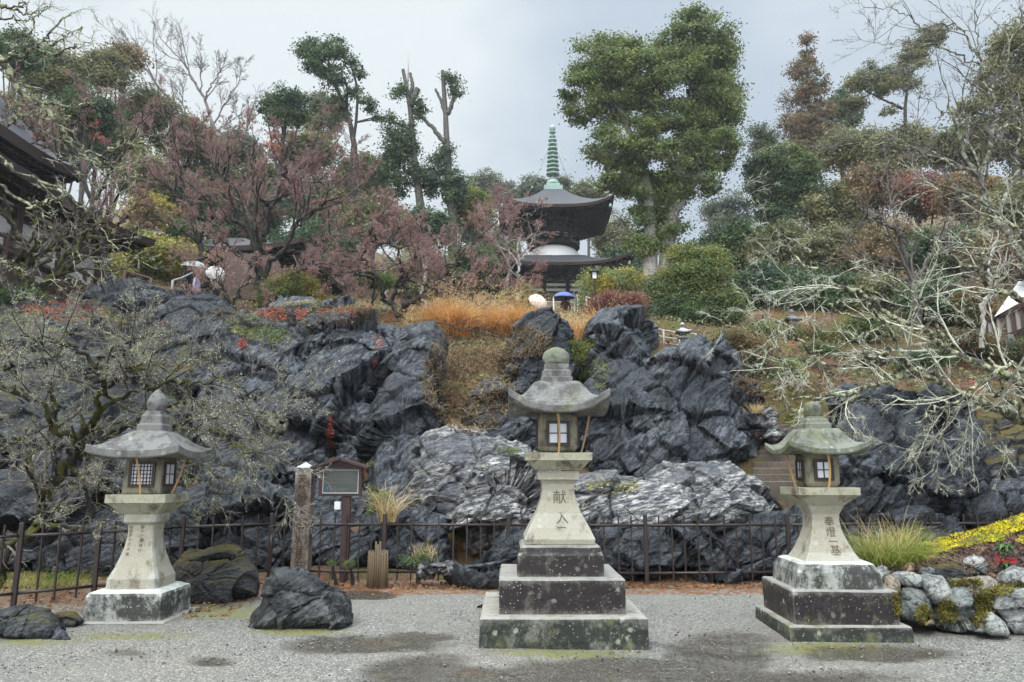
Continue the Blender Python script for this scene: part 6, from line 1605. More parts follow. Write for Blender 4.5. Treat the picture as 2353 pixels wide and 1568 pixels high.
# ------------------------------------------------------------------ bare and red twigged trees
B_LICHD = m_bark('bark_grey_lichen', (0.03, 0.027, 0.023), (0.12, 0.11, 0.09), (0.30, 0.31, 0.22), 0.5, 0.9, 8.0)
lv = lambda per, lr, spread, up, wob, n, **k: dict(per=per, lr=lr, spread=spread, up=up, wob=wob, n=n, **k)
MG = "red twigged maples on the cliff top"
bare("main red twigged maple with a spreading dome on the cliff top", 24.5, [
    ([(604, 730), (603, 660), (598, 600), (612, 530), (640, 450), (690, 385), (735, 350)], 0.17, 0.03, 0.6), ([(606, 640), (640, 580), (690, 520), (760, 460), (820, 430)], 0.10, 0.02, -1.0),
    ([(598, 600), (570, 530), (530, 460), (490, 400), (470, 360)], 0.11, 0.02, 0.8), ([(610, 540), (600, 460), (590, 390), (580, 330)], 0.09, 0.02, -0.8), ([(640, 450), (650, 390), (660, 340)], 0.06, 0.02, -0.5),
    ([(603, 640), (560, 590), (500, 555), (440, 530)], 0.08, 0.02, -1.2), ([(640, 580), (700, 575), (780, 545), (850, 520)], 0.06, 0.015, 1.0), ([(690, 520), (720, 450), (770, 390)], 0.05, 0.015, 1.3), ([(570, 530), (520, 510), (470, 470)], 0.05, 0.015, 0.8), ([(606, 690), (650, 640), (720, 620), (790, 610)], 0.06, 0.015, -1.4)],
    [lv(9, 0.42, 0.65, 0.25, 0.16, 8), lv(8, 0.5, 0.6, 0.18, 0.16, 6, rmin=.007), lv(7, 0.55, 0.65, 0.10, 0.16, 5, rmin=.0055, lmax=0.8), lv(6, 0.6, 0.7, 0.08, 0.15, 4, rmin=.006, lmax=0.45)], B_DARK, B_TWIG, 1, MG,
    buds=(25000, 0.016, L_BUD, (3, 4), 0.03), scar=[(625, 330, 20, 170, 0.035, L_SCARL)], wob0=0.05)
bare("low wide red twigged maple leaning over the cliff edge left of the orange grass", 23.5, [
    ([(915, 728), (935, 700), (985, 670), (1030, 640), (1090, 625), (1150, 620)], 0.12, 0.02, -0.8), ([(915, 728), (900, 690), (860, 640), (830, 590), (800, 560)], 0.10, 0.02, 0.6), ([(935, 700), (940, 640), (960, 580), (1000, 530)], 0.08, 0.02, 0.8),
    ([(900, 690), (930, 620), (900, 560), (910, 510)], 0.07, 0.015, -0.6), ([(985, 670), (1040, 600), (1080, 560), (1120, 540)], 0.06, 0.015, 0.9), ([(860, 640), (800, 630), (750, 640)], 0.05, 0.015, -0.8), ([(985, 670), (1050, 680), (1120, 690), (1170, 680)], 0.05, 0.015, -1.0), ([(830, 590), (860, 530), (880, 500)], 0.05, 0.015, 0.8)],
    [lv(9, 0.42, 0.65, 0.12, 0.16, 8), lv(8, 0.5, 0.6, 0.10, 0.16, 6, rmin=.007), lv(7, 0.55, 0.65, 0.08, 0.16, 5, rmin=.0055, lmax=0.8), lv(6, 0.6, 0.7, 0.06, 0.15, 4, rmin=.006, lmax=0.45)], B_DARK, B_TWIG, 2, MG,
    buds=(25000, 0.016, L_BUD, (3, 4), 0.03), scar=[(900, 720, 40, 300, 0.04, L_RED)], wob0=0.05)
bare("thin red twigged maple between the hall and the main maple", 26, [
    ([(470, 660), (455, 560), (440, 480), (420, 400), (380, 340), (350, 290)], 0.11, 0.02, 0.5), ([(455, 560), (490, 480), (520, 400), (530, 340)], 0.08, 0.02, -0.6), ([(440, 480), (390, 430), (330, 400)], 0.06, 0.015, 0.8), ([(420, 400), (440, 340), (450, 290)], 0.05, 0.015, -0.5), ([(455, 560), (400, 520), (340, 500)], 0.05, 0.015, -0.8)],
    [lv(8, 0.42, 0.6, 0.25, 0.16, 8), lv(7, 0.5, 0.6, 0.18, 0.16, 6, rmin=.007), lv(6, 0.55, 0.65, 0.10, 0.16, 5, rmin=.0055, lmax=0.8), lv(6, 0.6, 0.7, 0.08, 0.15, 4, rmin=.006, lmax=0.45)], B_DARK, B_TWIG, 3, MG, buds=(6000, 0.016, L_BUD, (3, 4), 0.03))
bare("bushy red twigged maple over the hall roof at the left", 24, [
    ([(250, 660), (240, 560), (210, 470), (180, 380), (150, 300), (110, 240)], 0.11, 0.02, 0.5), ([(210, 470), (260, 390), (300, 320), (330, 260)], 0.07, 0.015, -0.6), ([(180, 380), (110, 340), (40, 320)], 0.06, 0.015, 0.6), ([(150, 300), (190, 250), (220, 210)], 0.05, 0.015, 0.4), ([(240, 560), (290, 500), (340, 450)], 0.06, 0.015, -0.6), ([(110, 340), (60, 280), (20, 250)], 0.04, 0.015, 0.4)],
    [lv(8, 0.42, 0.6, 0.25, 0.16, 8), lv(7, 0.5, 0.6, 0.18, 0.16, 6, rmin=.007), lv(6, 0.55, 0.65, 0.10, 0.16, 5, rmin=.0055, lmax=0.8), lv(6, 0.6, 0.7, 0.08, 0.15, 4, rmin=.006, lmax=0.45)], B_DARK, B_TWIG, 4, MG, buds=(6500, 0.016, L_BUD, (3, 4), 0.03), scar=[(75, 340, 30, 100, 0.04, L_SCARL), (215, 300, 30, 80, 0.04, L_SCARL)])
bare("small twiggy red maple sprouting from the cliff top below the white umbrella", 20.5, [
    ([(548, 735), (535, 700), (520, 670), (500, 640), (490, 610)], 0.05, 0.012, 0.3), ([(535, 700), (560, 660), (590, 630)], 0.035, 0.01, -0.3), ([(520, 670), (480, 660), (450, 640)], 0.03, 0.01, 0.3)],
    [lv(7, 0.5, 0.7, 0.15, 0.16, 7), lv(7, 0.55, 0.65, 0.1, 0.16, 5, rmin=.005), lv(6, 0.6, 0.7, 0.08, 0.16, 4, rmin=.004, lmax=.4)], B_DARK, B_TWIG, 5, MG, buds=(3500, 0.02, L_BUD, (3,), 0.02))
bare("slender bare tree with layered sprays in front of the pagoda's left end", 36, [
    ([(1168, 690), (1170, 620), (1168, 560), (1172, 520), (1180, 480)], 0.10, 0.02, 0.2), ([(1168, 560), (1140, 520), (1110, 490)], 0.05, 0.012, 0.4), ([(1172, 520), (1205, 495), (1240, 480)], 0.05, 0.012, -0.4), ([(1168, 560), (1210, 545), (1250, 535)], 0.05, 0.012, -0.5), ([(1172, 520), (1150, 480), (1140, 460)], 0.04, 0.012, 0.3)],
    [lv(8, 0.5, 0.6, 0.1, 0.14, 7), lv(7, 0.55, 0.6, 0.06, 0.15, 5, rmin=.009), lv(5, 0.6, 0.65, 0.06, 0.15, 4, rmin=.007, lmax=.8)], B_TWIGG, B_TWIG, 6, None, buds=(2500, 0.03, L_BUD, (3,), 0.03))
GG = "tall bare trees on the left skyline"
bare("tall fine branched bare tree standing on the left skyline", 55, [
    ([(500, 330), (488, 290), (470, 230), (450, 190), (425, 150), (385, 110), (368, 85)], 0.16, 0.03, 0.5), ([(470, 230), (490, 190), (510, 160), (530, 140)], 0.08, 0.02, -0.5), ([(450, 190), (430, 170), (400, 155), (380, 150)], 0.06, 0.02, 0.5), ([(488, 290), (520, 240), (545, 190), (552, 170)], 0.08, 0.02, 0.6), ([(460, 210), (465, 150), (455, 110)], 0.06, 0.02, -0.6), ([(500, 300), (540, 270), (590, 240)], 0.05, 0.02, 0.3)],
    [lv(10, 0.42, 0.55, 0.12, 0.11, 8), lv(10, 0.5, 0.55, 0.08, 0.12, 6, rmin=.011), lv(8, 0.55, 0.6, 0.06, 0.12, 4, rmin=.009, lmax=1.2)], B_TWIGG, B_TWIGG, 7, GG)
bare("leaning bare tree crossing left of the tall fine branched one", 52, [
    ([(480, 340), (430, 270), (380, 210), (330, 150), (280, 100), (255, 80)], 0.14, 0.02, 0.5), ([(380, 210), (350, 190), (300, 190), (270, 180)], 0.05, 0.02, 0.5), ([(330, 150), (320, 120), (290, 90)], 0.05, 0.02, -0.4), ([(430, 270), (420, 230), (400, 190)], 0.06, 0.02, 0.4)],
    [lv(9, 0.42, 0.55, 0.14, 0.11, 8), lv(9, 0.5, 0.55, 0.08, 0.12, 6, rmin=.011), lv(7, 0.55, 0.6, 0.06, 0.12, 4, rmin=.009, lmax=1.2)], B_TWIGG, B_TWIGG, 8, GG)
bare("low bare tree with upswept twigs on the skyline left of the dark rounded evergreen", 60, [([(570, 340), (565, 300), (575, 260), (590, 225)], 0.1, 0.02, 0.3), ([(565, 300), (545, 270), (540, 240)], 0.06, 0.02, 0.3), ([(568, 280), (600, 260), (620, 240)], 0.05, 0.02, 0.3)],
    [lv(8, 0.5, 0.55, 0.14, 0.13, 7), lv(7, 0.5, 0.55, 0.08, 0.14, 5, rmin=.014), lv(5, 0.55, 0.6, 0.06, 0.15, 4, rmin=.011)], B_TWIGG, B_TWIGG, 9, GG)
# thin pale trunks in the maple thicket
for i, (x0, y0, x1, y1, Y, lab) in enumerate([(1190, 650, 1188, 560, 30, "thin pale trunk right of the maple thicket"), (978, 680, 975, 555, 29, "thin pale trunk in the middle of the maple thicket"), (882, 690, 880, 560, 30, "thin pale trunk left in the maple thicket"), (700, 690, 690, 610, 28, "thin pale trunk under the main maple")]):
    bare(lab, Y, [([(x0, y0 + 40), (x0, y0), ((x0 + x1) / 2 + 3, (y0 + y1) / 2), (x1, y1)], 0.07, 0.03, 0.1), ([((x0 + x1) / 2 + 3, (y0 + y1) / 2), (x1 + 25, y1 + 10), (x1 + 40, y1 - 20)], 0.035, 0.012, 0.3)], [lv(6, 0.5, 0.6, 0.2, 0.15, 6), lv(6, 0.5, 0.6, 0.1, 0.15, 4, rmin=.007)], B_PALE, B_TWIG, 30 + i, "thin pale trunks in the maple thicket")
# dark leaning mossy trunks before the hall
bare("dark crooked mossy tree with upright stems in front of the plastered hall", 20, [
    ([(60, 700), (62, 640), (50, 590), (40, 540), (20, 500), (10, 440)], 0.15, 0.04, 0.3), ([(62, 640), (85, 590), (90, 550), (92, 500)], 0.09, 0.03, -0.3), ([(70, 680), (75, 620), (90, 580), (120, 560), (150, 530), (190, 500)], 0.12, 0.03, -0.4), ([(62, 660), (110, 640), (150, 615), (185, 575), (200, 540), (235, 500)], 0.13, 0.03, -0.5), ([(150, 615), (185, 560), (190, 520)], 0.07, 0.02, 0.3), ([(200, 545), (250, 545), (300, 530), (350, 500)], 0.05, 0.015, -0.3)],
    [lv(7, 0.4, 0.7, 0.15, 0.18, 8), lv(6, 0.5, 0.7, 0.1, 0.18, 6, rmin=.006), lv(5, 0.55, 0.7, 0.08, 0.18, 5, rmin=.005, lmax=.6)], B_PLUM, B_TWIGG, 40, None, buds=(1500, 0.03, L_BROWN, (3,), 0.04), wob0=0.04)
# overhanging lichen branch, upper left
bare("lichen crusted branches of a near tree reaching in from the upper left", 7.2, [
    ([(-70, 60), (0, 145), (41, 195), (91, 236), (137, 290), (166, 327), (215, 364), (248, 406), (285, 450)], 0.042, 0.010, 0.8), ([(-40, 120), (0, 140), (60, 124), (108, 105), (135, 78), (162, 34)], 0.028, 0.006, -0.2), ([(108, 105), (150, 96), (187, 68)], 0.010, 0.004, -0.1), ([(85, 116), (150, 121), (214, 95)], 0.012, 0.004, 0.2),
    ([(-60, -30), (20, 10), (60, 40), (105, 15)], 0.02, 0.004, 0.2), ([(0, 12), (45, 5), (85, 55), (60, 95)], 0.012, 0.004, 0.2), ([(-50, 45), (0, 45), (70, 42), (108, 14)], 0.012, 0.004, 0.2), ([(-40, 270), (0, 274), (96, 275), (160, 262)], 0.016, 0.005, 0.2), ([(137, 290), (150, 350), (180, 400), (230, 440)], 0.018, 0.005, 0.4), ([(166, 327), (240, 345), (310, 335), (370, 300)], 0.016, 0.004, 0.3),
    ([(215, 364), (250, 380), (300, 400), (330, 400)], 0.014, 0.004, 0.3), ([(-60, 390), (0, 420), (60, 480), (110, 520), (170, 570), (250, 605)], 0.02, 0.004, 0.4), ([(-40, 560), (20, 600), (70, 640), (140, 650)], 0.012, 0.004, 0.3), ([(-50, 330), (20, 380), (80, 400), (150, 440), (210, 500), (290, 590)], 0.022, 0.004, 0.4), ([(60, 480), (100, 470), (160, 455)], 0.012, 0.004, .2), ([(91, 236), (150, 250), (200, 235), (240, 210)], 0.012, 0.004, .2)],
    [lv(7, 0.28, 0.8, 0.0, 0.15, 8, rmul=.45, lmax=.8), lv(4, 0.4, 0.8, 0.05, 0.15, 6, rmin=.0022, rmul=.5, lmax=.35), lv(2, 0.5, 0.8, 0.1, 0.2, 4, rmin=.0018, lmax=.12)], B_LICH, B_LICHT, 50, None, lichen=(2200, 0.006, (0, 1), 0.010), wob0=0.015)
# plum tree at the left
bare("leaning mossy plum tree with a dense lichen covered crown behind the broad lantern", 10.3, [
    ([(-15, 1350, .5), (20, 1280, .4), (60, 1215, .3), (130, 1110, .1), (185, 1035, 0), (205, 985, -.2)], 0.10, 0.06, 0), ([(205, 985), (235, 920), (250, 890), (225, 850), (175, 815), (120, 800), (50, 785)], 0.05, 0.014, -1.2), ([(185, 1035), (130, 970), (70, 915), (0, 880), (-60, 860)], 0.045, 0.012, -1.0), ([(250, 890), (290, 850), (330, 850), (400, 840)], 0.03, 0.008, -0.5),
    ([(205, 985), (300, 900), (330, 885), (400, 880), (520, 885), (640, 872)], 0.04, 0.008, -0.8), ([(190, 1030), (300, 1000), (420, 985), (520, 1000), (600, 1040), (650, 1080)], 0.04, 0.006, -1.2), ([(195, 1010), (330, 940), (450, 930), (560, 930), (640, 955)], 0.035, 0.006, 0.2), ([(175, 1050), (110, 1030), (40, 1010), (-40, 1030)], 0.035, 0.008, -1.0), ([(130, 970), (120, 900), (110, 840), (140, 790)], 0.028, 0.008, -0.5),
    ([(300, 1000), (400, 1050), (480, 1100), (520, 1140)], 0.025, 0.005, -0.6), ([(225, 850), (270, 800), (350, 770)], 0.022, 0.006, -0.4), ([(70, 915), (30, 850), (0, 790)], 0.025, 0.006, -0.4), ([(110, 1030), (150, 1090), (200, 1130), (240, 1190)], 0.018, 0.004, -0.8), ([(450, 930), (540, 970), (620, 1000)], 0.018, 0.004, -0.3)],
    [lv(14, 0.36, 0.8, 0.02, 0.15, 8, rmul=.5, lmax=1.1), lv(11, 0.45, 0.75, 0.02, 0.14, 6, rmin=.0034, lmax=.5), lv(7, 0.55, 0.75, 0.02, 0.14, 4, rmin=.0026, lmax=.2)], B_PLUM, B_PLUMT, 60, None, lichen=(14000, 0.0085, (1, 2), 0.014), wob0=0.03)
# big lichen tree at the right
bare("big bare tree with pale lichen covered limbs reaching in from the right", 11.0, [
    ([(2520, 1060, 1.2), (2440, 1010, .8), (2352, 964, .4), (2286, 935, .2), (2203, 898, 0), (2141, 856, -.2), (2045, 802, -.5), (2033, 748, -.6), (2000, 700, -.8)], 0.11, 0.02, 0), ([(2045, 802), (2010, 822), (1971, 835)], 0.045, 0.035, -0.3), ([(2141, 856), (2090, 852), (2054, 868), (1975, 902), (1905, 918), (1834, 916)], 0.06, 0.012, -0.7), ([(2440, 1010), (2380, 930), (2327, 897), (2240, 840), (2174, 794), (2099, 744), (2037, 711), (1975, 674), (1913, 649)], 0.075, 0.022, -0.4),
    ([(1913, 649), (1850, 610), (1790, 550), (1745, 490), (1700, 430)], 0.024, 0.006, -0.2), ([(2480, 820), (2352, 840), (2269, 864), (2207, 918), (2141, 947), (2100, 976)], 0.045, 0.01, -1.0), ([(1921, 914), (1892, 840), (1855, 786), (1789, 732), (1720, 700)], 0.03, 0.006, -0.5), ([(1890, 916), (1830, 856), (1776, 777), (1706, 748), (1640, 740)], 0.026, 0.005, -0.2), ([(2000, 700), (1930, 690), (1850, 700), (1760, 720)], 0.02, 0.005, -0.4),
    ([(2099, 744), (2000, 730), (1900, 700), (1800, 640), (1700, 630)], 0.024, 0.005, 0.4), ([(2174, 794), (2120, 700), (2060, 640), (1990, 590)], 0.03, 0.006, -0.4), ([(2460, 760), (2353, 700), (2290, 640), (2190, 590), (2120, 545)], 0.07, 0.014, 0.4), ([(2480, 640), (2380, 560), (2300, 500), (2240, 470), (2150, 450)], 0.04, 0.008, 0.5), ([(2207, 918), (2180, 970), (2160, 1030), (2150, 1090)], 0.016, 0.004, -0.2), ([(2230, 895), (2240, 960), (2270, 1010), (2300, 1050)], 0.014, 0.004, -0.2), ([(2141, 947), (2120, 990), (2110, 1040)], 0.012, 0.004, 0.0),
    ([(2033, 748), (1960, 770), (1880, 800), (1800, 870)], 0.02, 0.005, -0.3), ([(1975, 902), (1940, 950), (1960, 1000)], 0.012, 0.004, -0.2), ([(2290, 640), (2240, 560), (2210, 500)], 0.03, 0.006, 0.2), ([(2352, 964), (2300, 880), (2280, 800), (2250, 740)], 0.04, 0.008, -0.3)],
    [lv(9, 0.38, 0.7, 0.0, 0.12, 9, rmul=.42, lmax=1.7), lv(7, 0.42, 0.65, -0.05, 0.12, 6, rmin=.0030, rmul=.55, lmax=.6), lv(5, 0.5, 0.7, -0.06, 0.12, 4, rmin=.0021, lmax=.25)], B_LICH, B_LICHT, 70, None, lichen=(2200, 0.008, (0, 1), 0.012), wob0=0.025, trunk_levels=0)
bare("tall upright pale barked bare tree at the upper right", 15, [
    ([(2420, 760), (2340, 600), (2283, 497), (2246, 400), (2213, 331), (2195, 280), (2180, 232)], 0.094, 0.025, 0), ([(2250, 405), (2285, 310), (2270, 220), (2258, 141), (2250, 90), (2246, 30)], 0.054, 0.009, -0.5), ([(2246, 395), (2159, 364), (2097, 339), (2027, 327), (1952, 344)], 0.036, 0.006, 0.4), ([(2258, 141), (2200, 70), (2118, 41), (2035, 25), (1960, 8)], 0.025, 0.004, 0.5), ([(2256, 150), (2159, 104), (2076, 95), (2002, 79)], 0.022, 0.004, -0.5),
    ([(2270, 220), (2310, 140), (2330, 60), (2340, -20)], 0.032, 0.007, 0.4), ([(2290, 500), (2330, 400), (2345, 300), (2380, 200)], 0.043, 0.014, 0.5), ([(2195, 280), (2150, 240), (2110, 220)], 0.014, 0.006, 0.3), ([(2213, 331), (2220, 260), (2240, 200)], 0.022, 0.006, -0.4), ([(2345, 300), (2310, 250), (2300, 180)], 0.022, 0.006, 0.3), ([(2285, 310), (2340, 260), (2400, 230)], 0.022, 0.006, 0.3)],
    [lv(9, 0.40, 0.62, 0.04, 0.12, 8, lmax=2.0), lv(7, 0.46, 0.62, 0.02, 0.12, 6, rmin=.0045, lmax=.8), lv(5, 0.5, 0.7, 0.02, 0.18, 4, rmin=.0032, lmax=.35)], B_LICHD, B_TWIGG, 71, None, lichen=(500, 0.010, (0,), 0.015), wob0=0.03)
bare("bare grey tree with drooping twigs behind the pale limbs at the right", 20, [
    ([(2110, 760), (2100, 650), (2080, 560), (2050, 480), (2040, 400)], 0.11, 0.02, 0), ([(2100, 650), (2160, 560), (2210, 500)], 0.06, 0.012, 0.5), ([(2080, 560), (2010, 500), (1950, 470)], 0.06, 0.012, -0.5), ([(2100, 650), (2030, 620), (1950, 610)], 0.05, 0.01, 0.5), ([(2110, 700), (2180, 660), (2260, 640)], 0.05, 0.01, -0.4)],
    [lv(9, 0.42, 0.65, 0.1, 0.16, 8), lv(7, 0.5, 0.65, 0.05, 0.17, 6, rmin=.006), lv(5, 0.55, 0.7, 0.04, 0.18, 4, rmin=.005, lmax=.6)], B_GREY, B_TWIGG, 72, None, buds=(2500, 0.022, L_BROWN, (3,), 0.03))
bare("spotted pale trunk of a slim tree beside the slatted veranda", 21, [([(2256, 800), (2250, 740), (2262, 690), (2272, 640), (2290, 560)], 0.075, 0.03, 0.2), ([(2262, 690), (2300, 640), (2340, 600)], 0.03, 0.01, 0.2)], [lv(6, 0.45, 0.65, 0.1, 0.16, 7), lv(6, 0.5, 0.65, 0.05, 0.17, 5, rmin=.006)], B_PALE, B_TWIGG, 73, None)
bare("bare twiggy branch arching over the brown leaf slope", 19.5, [([(960, 745), (1010, 742), (1060, 755), (1110, 775), (1160, 772), (1230, 765)], 0.022, 0.006, -0.8)], [lv(8, 0.3, 0.7, 0.05, 0.16, 7), lv(6, 0.5, 0.7, 0.05, 0.16, 4, rmin=.004)], B_DARK, B_TWIG, 74, None, name="branch", cat="branch")
# ------------------------------------------------------------------ grasses, moss, fallen leaves
def stuff(name, V, f, mat, kind='stuff', label=None, cat=None):
    V = np.asarray(V); b = np.array([V[:, 0].mean(), V[:, 1].mean(), V[:, 2].min()])
    return tag(mesh_np(name, V - b, f, mat, None, False, b), label, cat, None, kind)
rg = np.random.default_rng(99)
for nm, key, mt, size, rep in (("red_leaf_drifts", "red", L_SCARL, 0.022, 4), ("moss_cushions", "moss", L_YELG, 0.020, 4), ("slope_litter", "litter", L_LITTER, 0.03, 2)):
    pts = np.concatenate([h[0] for h in HIT[key]]); nr = np.concatenate([h[1] for h in HIT[key]])
    C = np.repeat(pts, rep, 0) + rg.normal(size=(len(pts) * rep, 3)) * 0.035; V, f = leaf_quads(C, size, rg, np.repeat(nr, rep, 0) * 2, 0.3, 0.7)
    stuff(nm, V, f, mt)
# dry stalks on the brown slope
pts = np.concatenate([HIT["litter"][0][0][::2], HIT["litter"][1][0]])
V, f = blades(pts, 0.22, 0.006, rg, 0.9, 0.9, 4); stuff("dry_slope_grass", V, f, L_STRAW)

def pampas(label, pxs, pys, Y0, Y1, n, L, seed, group="orange dry grass tussocks", mat=None, lean=0.45, droop=0.8, w=0.014):
    r = np.random.default_rng(seed + 300)
    u = r.random(n); Y = r.uniform(Y0, Y1, n); px = pxs[0] + (pxs[1] - pxs[0]) * u
    x = P(px, 700, Y)[:, 0]; R = np.stack([x, Y, terr(x, Y) - 0.03], 1)
    V, f = blades(R, L, w, r, lean, droop, 6)
    b = R.mean(0); o = empty("grass_tussock", b, label, "dry grass", group)
    mesh_np("blades", V - b, f, mat or L_PAMPAS, o)
    k = r.integers(0, n, n // 14)
    V, f = blades(R[k], L * 1.45, w * 0.5, r, 0.35, 0.35, 6); mesh_np("stalks", V - b, f, L_STRAW, o)
    tips = V.reshape(len(k), 12, 3)[:, 9:].reshape(-1, 3)
    V, f = leaf_quads(np.repeat(tips, 3, 0) + r.normal(size=(len(tips) * 3, 3)) * 0.03, 0.022, r, None, 0.2, 0.4); tag(mesh_np("plumes", V - b, f, L_STRAW, o), kind="stuff")
    return o
pampas("orange dry grass tussock hanging over the top of the brown leaf slope", (1000, 1080), 0, 20.6, 22.0, 2600, 1.15, 1)
pampas("orange dry grass tussock under the olive coated visitor", (1075, 1170), 0, 21.0, 22.8, 2600, 0.85, 2)
pampas("tallest orange dry grass tussock with pale plumes left of the standing stone", (1150, 1225), 0, 21.0, 22.6, 3200, 1.12, 3)
pampas("orange dry grass tussock behind the standing stone's top", (1225, 1310), 0, 20.5, 22.5, 2600, 0.5, 4)
pampas("orange dry grass tussock right of the standing stone", (1300, 1372), 0, 20.0, 22.0, 2800, 0.55, 5)
pampas("thin tan reed tuft left of the red leaved bush", (1370, 1392), 0, 22, 22.6, 160, 1.3, 6, lean=0.3, droop=0.5)
pampas("low tan dry grass at the edge of the cliff above the pillar", (935, 1005), 0, 21, 22.5, 700, 0.5, 7, mat=L_STRAW)

def tuft(label, c, n, L, mat, seed, spread=0.12, w=0.005, lean=0.5, droop=0.7, group=None, name="grass_tuft", extra=None):
    r = np.random.default_rng(seed + 400); c = np.array(c)
    R = c + r.normal(size=(n, 3)) * np.array([spread, spread, 0]); o = empty(name, c, label, "grass", group)
    V, f = blades(R, L, w, r, lean, droop, 7); mesh_np("blades", V - c, f, mat, o)
    if extra:
        V, f = blades(R[:n // 6], L * 1.25, w * 0.8, r, lean * 0.8, droop * 0.5, 7); mesh_np("dry_blades", V - c, f, extra, o)
    return o
tuft("tall green and yellow grass tuft between the greenish lantern and the yellow moss", P(2030, 1318, 8.9), 900, 0.62, L_GRASS, 1, 0.13, 0.0065, 0.55, 0.75, "green grass tufts", extra=L_STRAW)
tuft("smaller green grass tuft leaning against the yellow moss", P(2090, 1300, 9.1), 520, 0.55, L_GRASS, 2, 0.09, 0.006, 0.5, 0.7, "green grass tufts", extra=L_STRAW)
tuft("low brownish grass tuft at the foot of the tall green one", P(1985, 1318, 9.1), 260, 0.34, L_STRAW, 3, 0.12, 0.004, 0.7, 0.8)
tuft("small tan dry tuft among the dead leaves of the bed", P(2140, 1290, 8.9), 160, 0.13, L_STRAW, 4, 0.03, 0.004, 0.7, 0.6)
tuft("tuft of dry reed with pale plumes behind the fence right of the signboard", P(890, 1200, 11.9), 150, 0.75, L_STRAW, 5, 0.06, 0.010, 0.55, 0.7)
tuft("dry yellow grass tuft behind the fence in the middle of the dark boulders", P(975, 1300, 11.2), 160, 0.42, L_STRAW, 6, 0.06, 0.006, 0.3, 0.5)
tuft("pale dry fern like grass between the grey cliff face and the stone steps", P(1738, 950, 15.6), 120, 0.35, L_STRAW, 7, 0.06, 0.007, 0.6, 0.8)
tuft("green grass strip behind the left end of the fence", P(120, 1345, 10.6), 500, 0.25, L_GRASS, 8, 0.35, 0.005, 0.7, 0.7)
tuft("bright green fern on the mossy ledge at the upper left", hits([268], [748])[0][0], 60, 0.32, L_BRIGHT, 9, 0.04, 0.02, 0.7, 0.7, None, "fern")
# fallen leaves on the gravel edge and by the left lantern
n = 2600; x = rg.uniform(-8, 8, n); y = 10.75 + np.abs(rg.normal(size=n)) * 0.35
x2 = rg.uniform(-6.5, -3.2, 700); y2 = rg.uniform(8.6, 10.6, 700)
C = np.stack([np.concatenate([x, x2]), np.concatenate([y, y2]), np.full(n + 700, 0.012)], 1); C[:, 2] += rg.uniform(0, 0.02, len(C))
V, f = leaf_quads(C, 0.03, rg, None, 0.75, 0.6); stuff("fallen_leaves", V, f, m_leaf("fallen_leaf_rust", (0.20, 0.07, 0.03), (0.30, 0.17, 0.08), (0.10, 0.05, 0.03), 0.8, 3))
# undergrowth and litter over the slopes
n = 42000; Y = 17.5 + 24 * rg.random(n) ** 1.3; x = rg.uniform(-.78, .78, n) * Y; z = terr(x, Y); hh = fbm(np.stack([x, Y, 0 * x], 1) * 0.5, 3, 31) + rg.normal(size=n) * .12
C = np.stack([x, Y, z + 0.05 + rg.random(n) * 0.16], 1)
for nm, ok, mt, sz in (("slope_undergrowth", hh > 0.04, L_OLIVE, 0.055), ("slope_leaf_litter", hh <= 0.04, L_LITTER, 0.042)):
    V, f = leaf_quads(C[ok] - [0, 0, 0.0 if nm == "slope_undergrowth" else 0.05], sz, rg, None, 0.45, 0.6); stuff(nm, V, f, mt)
k = rg.integers(0, n, 9000); V, f = blades(C[k] - [0, 0, .08], 0.32, 0.010, rg, 0.8, 0.8, 4); stuff("slope_dry_blades", V, f, L_BROWN)
# loose pebbles
n = 9000; c = np.stack([rg.uniform(-7, 7, n), 4.6 + 6.0 * rg.random(n) ** 1.2, np.zeros(n)], 1); sz = (rg.uniform(0.004, 0.011, n) * rg.choice([1, 1, 1, 1.7], n))[:, None, None]
O = np.array([[1, 0, 0], [-1, 0, 0], [0, 1, 0], [0, -1, 0], [0, 0, .7], [0, 0, -.7]], float)[None] * rg.uniform(.6, 1.3, (n, 6, 1)); az = rg.uniform(0, 6.28, n); ca, sa = np.cos(az)[:, None], np.sin(az)[:, None]
O = np.stack([O[..., 0] * ca - O[..., 1] * sa, O[..., 0] * sa + O[..., 1] * ca, O[..., 2]], -1) * sz + c[:, None]
fo = np.array([[0, 2, 4], [2, 1, 4], [1, 3, 4], [3, 0, 4], [2, 0, 5], [1, 2, 5], [3, 1, 5], [0, 3, 5]])
stuff("loose_pebbles", O.reshape(-1, 3), (fo[None] + (np.arange(n) * 6)[:, None, None]).reshape(-1, 3), m_leaf("pebble", (0.08, 0.08, 0.077), (0.19, 0.18, 0.155), (0.27, 0.25, 0.21), 0.4, 3))
# bed: dead leaves and the yellow moss
G = BEDG; nr_, nc_ = G.shape[:2]
ui = np.linspace(0, nr_ - 1, nr_ * 4); vi = np.linspace(0, nc_ - 1, nc_ * 4)
def bil(A, u, v):
    i = np.minimum(u.astype(int), nr_ - 2); j = np.minimum(v.astype(int), nc_ - 2); a = (u - i)[:, None]; b = (v - j)[:, None]
    return A[i, j] * (1 - a) * (1 - b) + A[i + 1, j] * a * (1 - b) + A[i, j + 1] * (1 - a) * b + A[i + 1, j + 1] * a * b
n = 7500; q = bil(G, rg.uniform(10, 46, n), rg.uniform(0, nc_ - 1.01, n)); q[:, 2] += 0.012 + rg.uniform(0, 0.02, n)
V, f = leaf_quads(q, 0.026, rg, None, 0.45, 0.5); stuff("dead_leaves", V, f, m_leaf("dead_leaf_purple_brown", (0.055, 0.030, 0.030), (0.16, 0.10, 0.085), (0.28, 0.18, 0.13), 0.6, 4))
U, W = np.meshgrid(ui, vi, indexing='ij'); q = bil(G, U.ravel(), W.ravel()); px, py = proj(q)
nz = fbm(q * np.array([7, 7, 7.]), 4, 8)
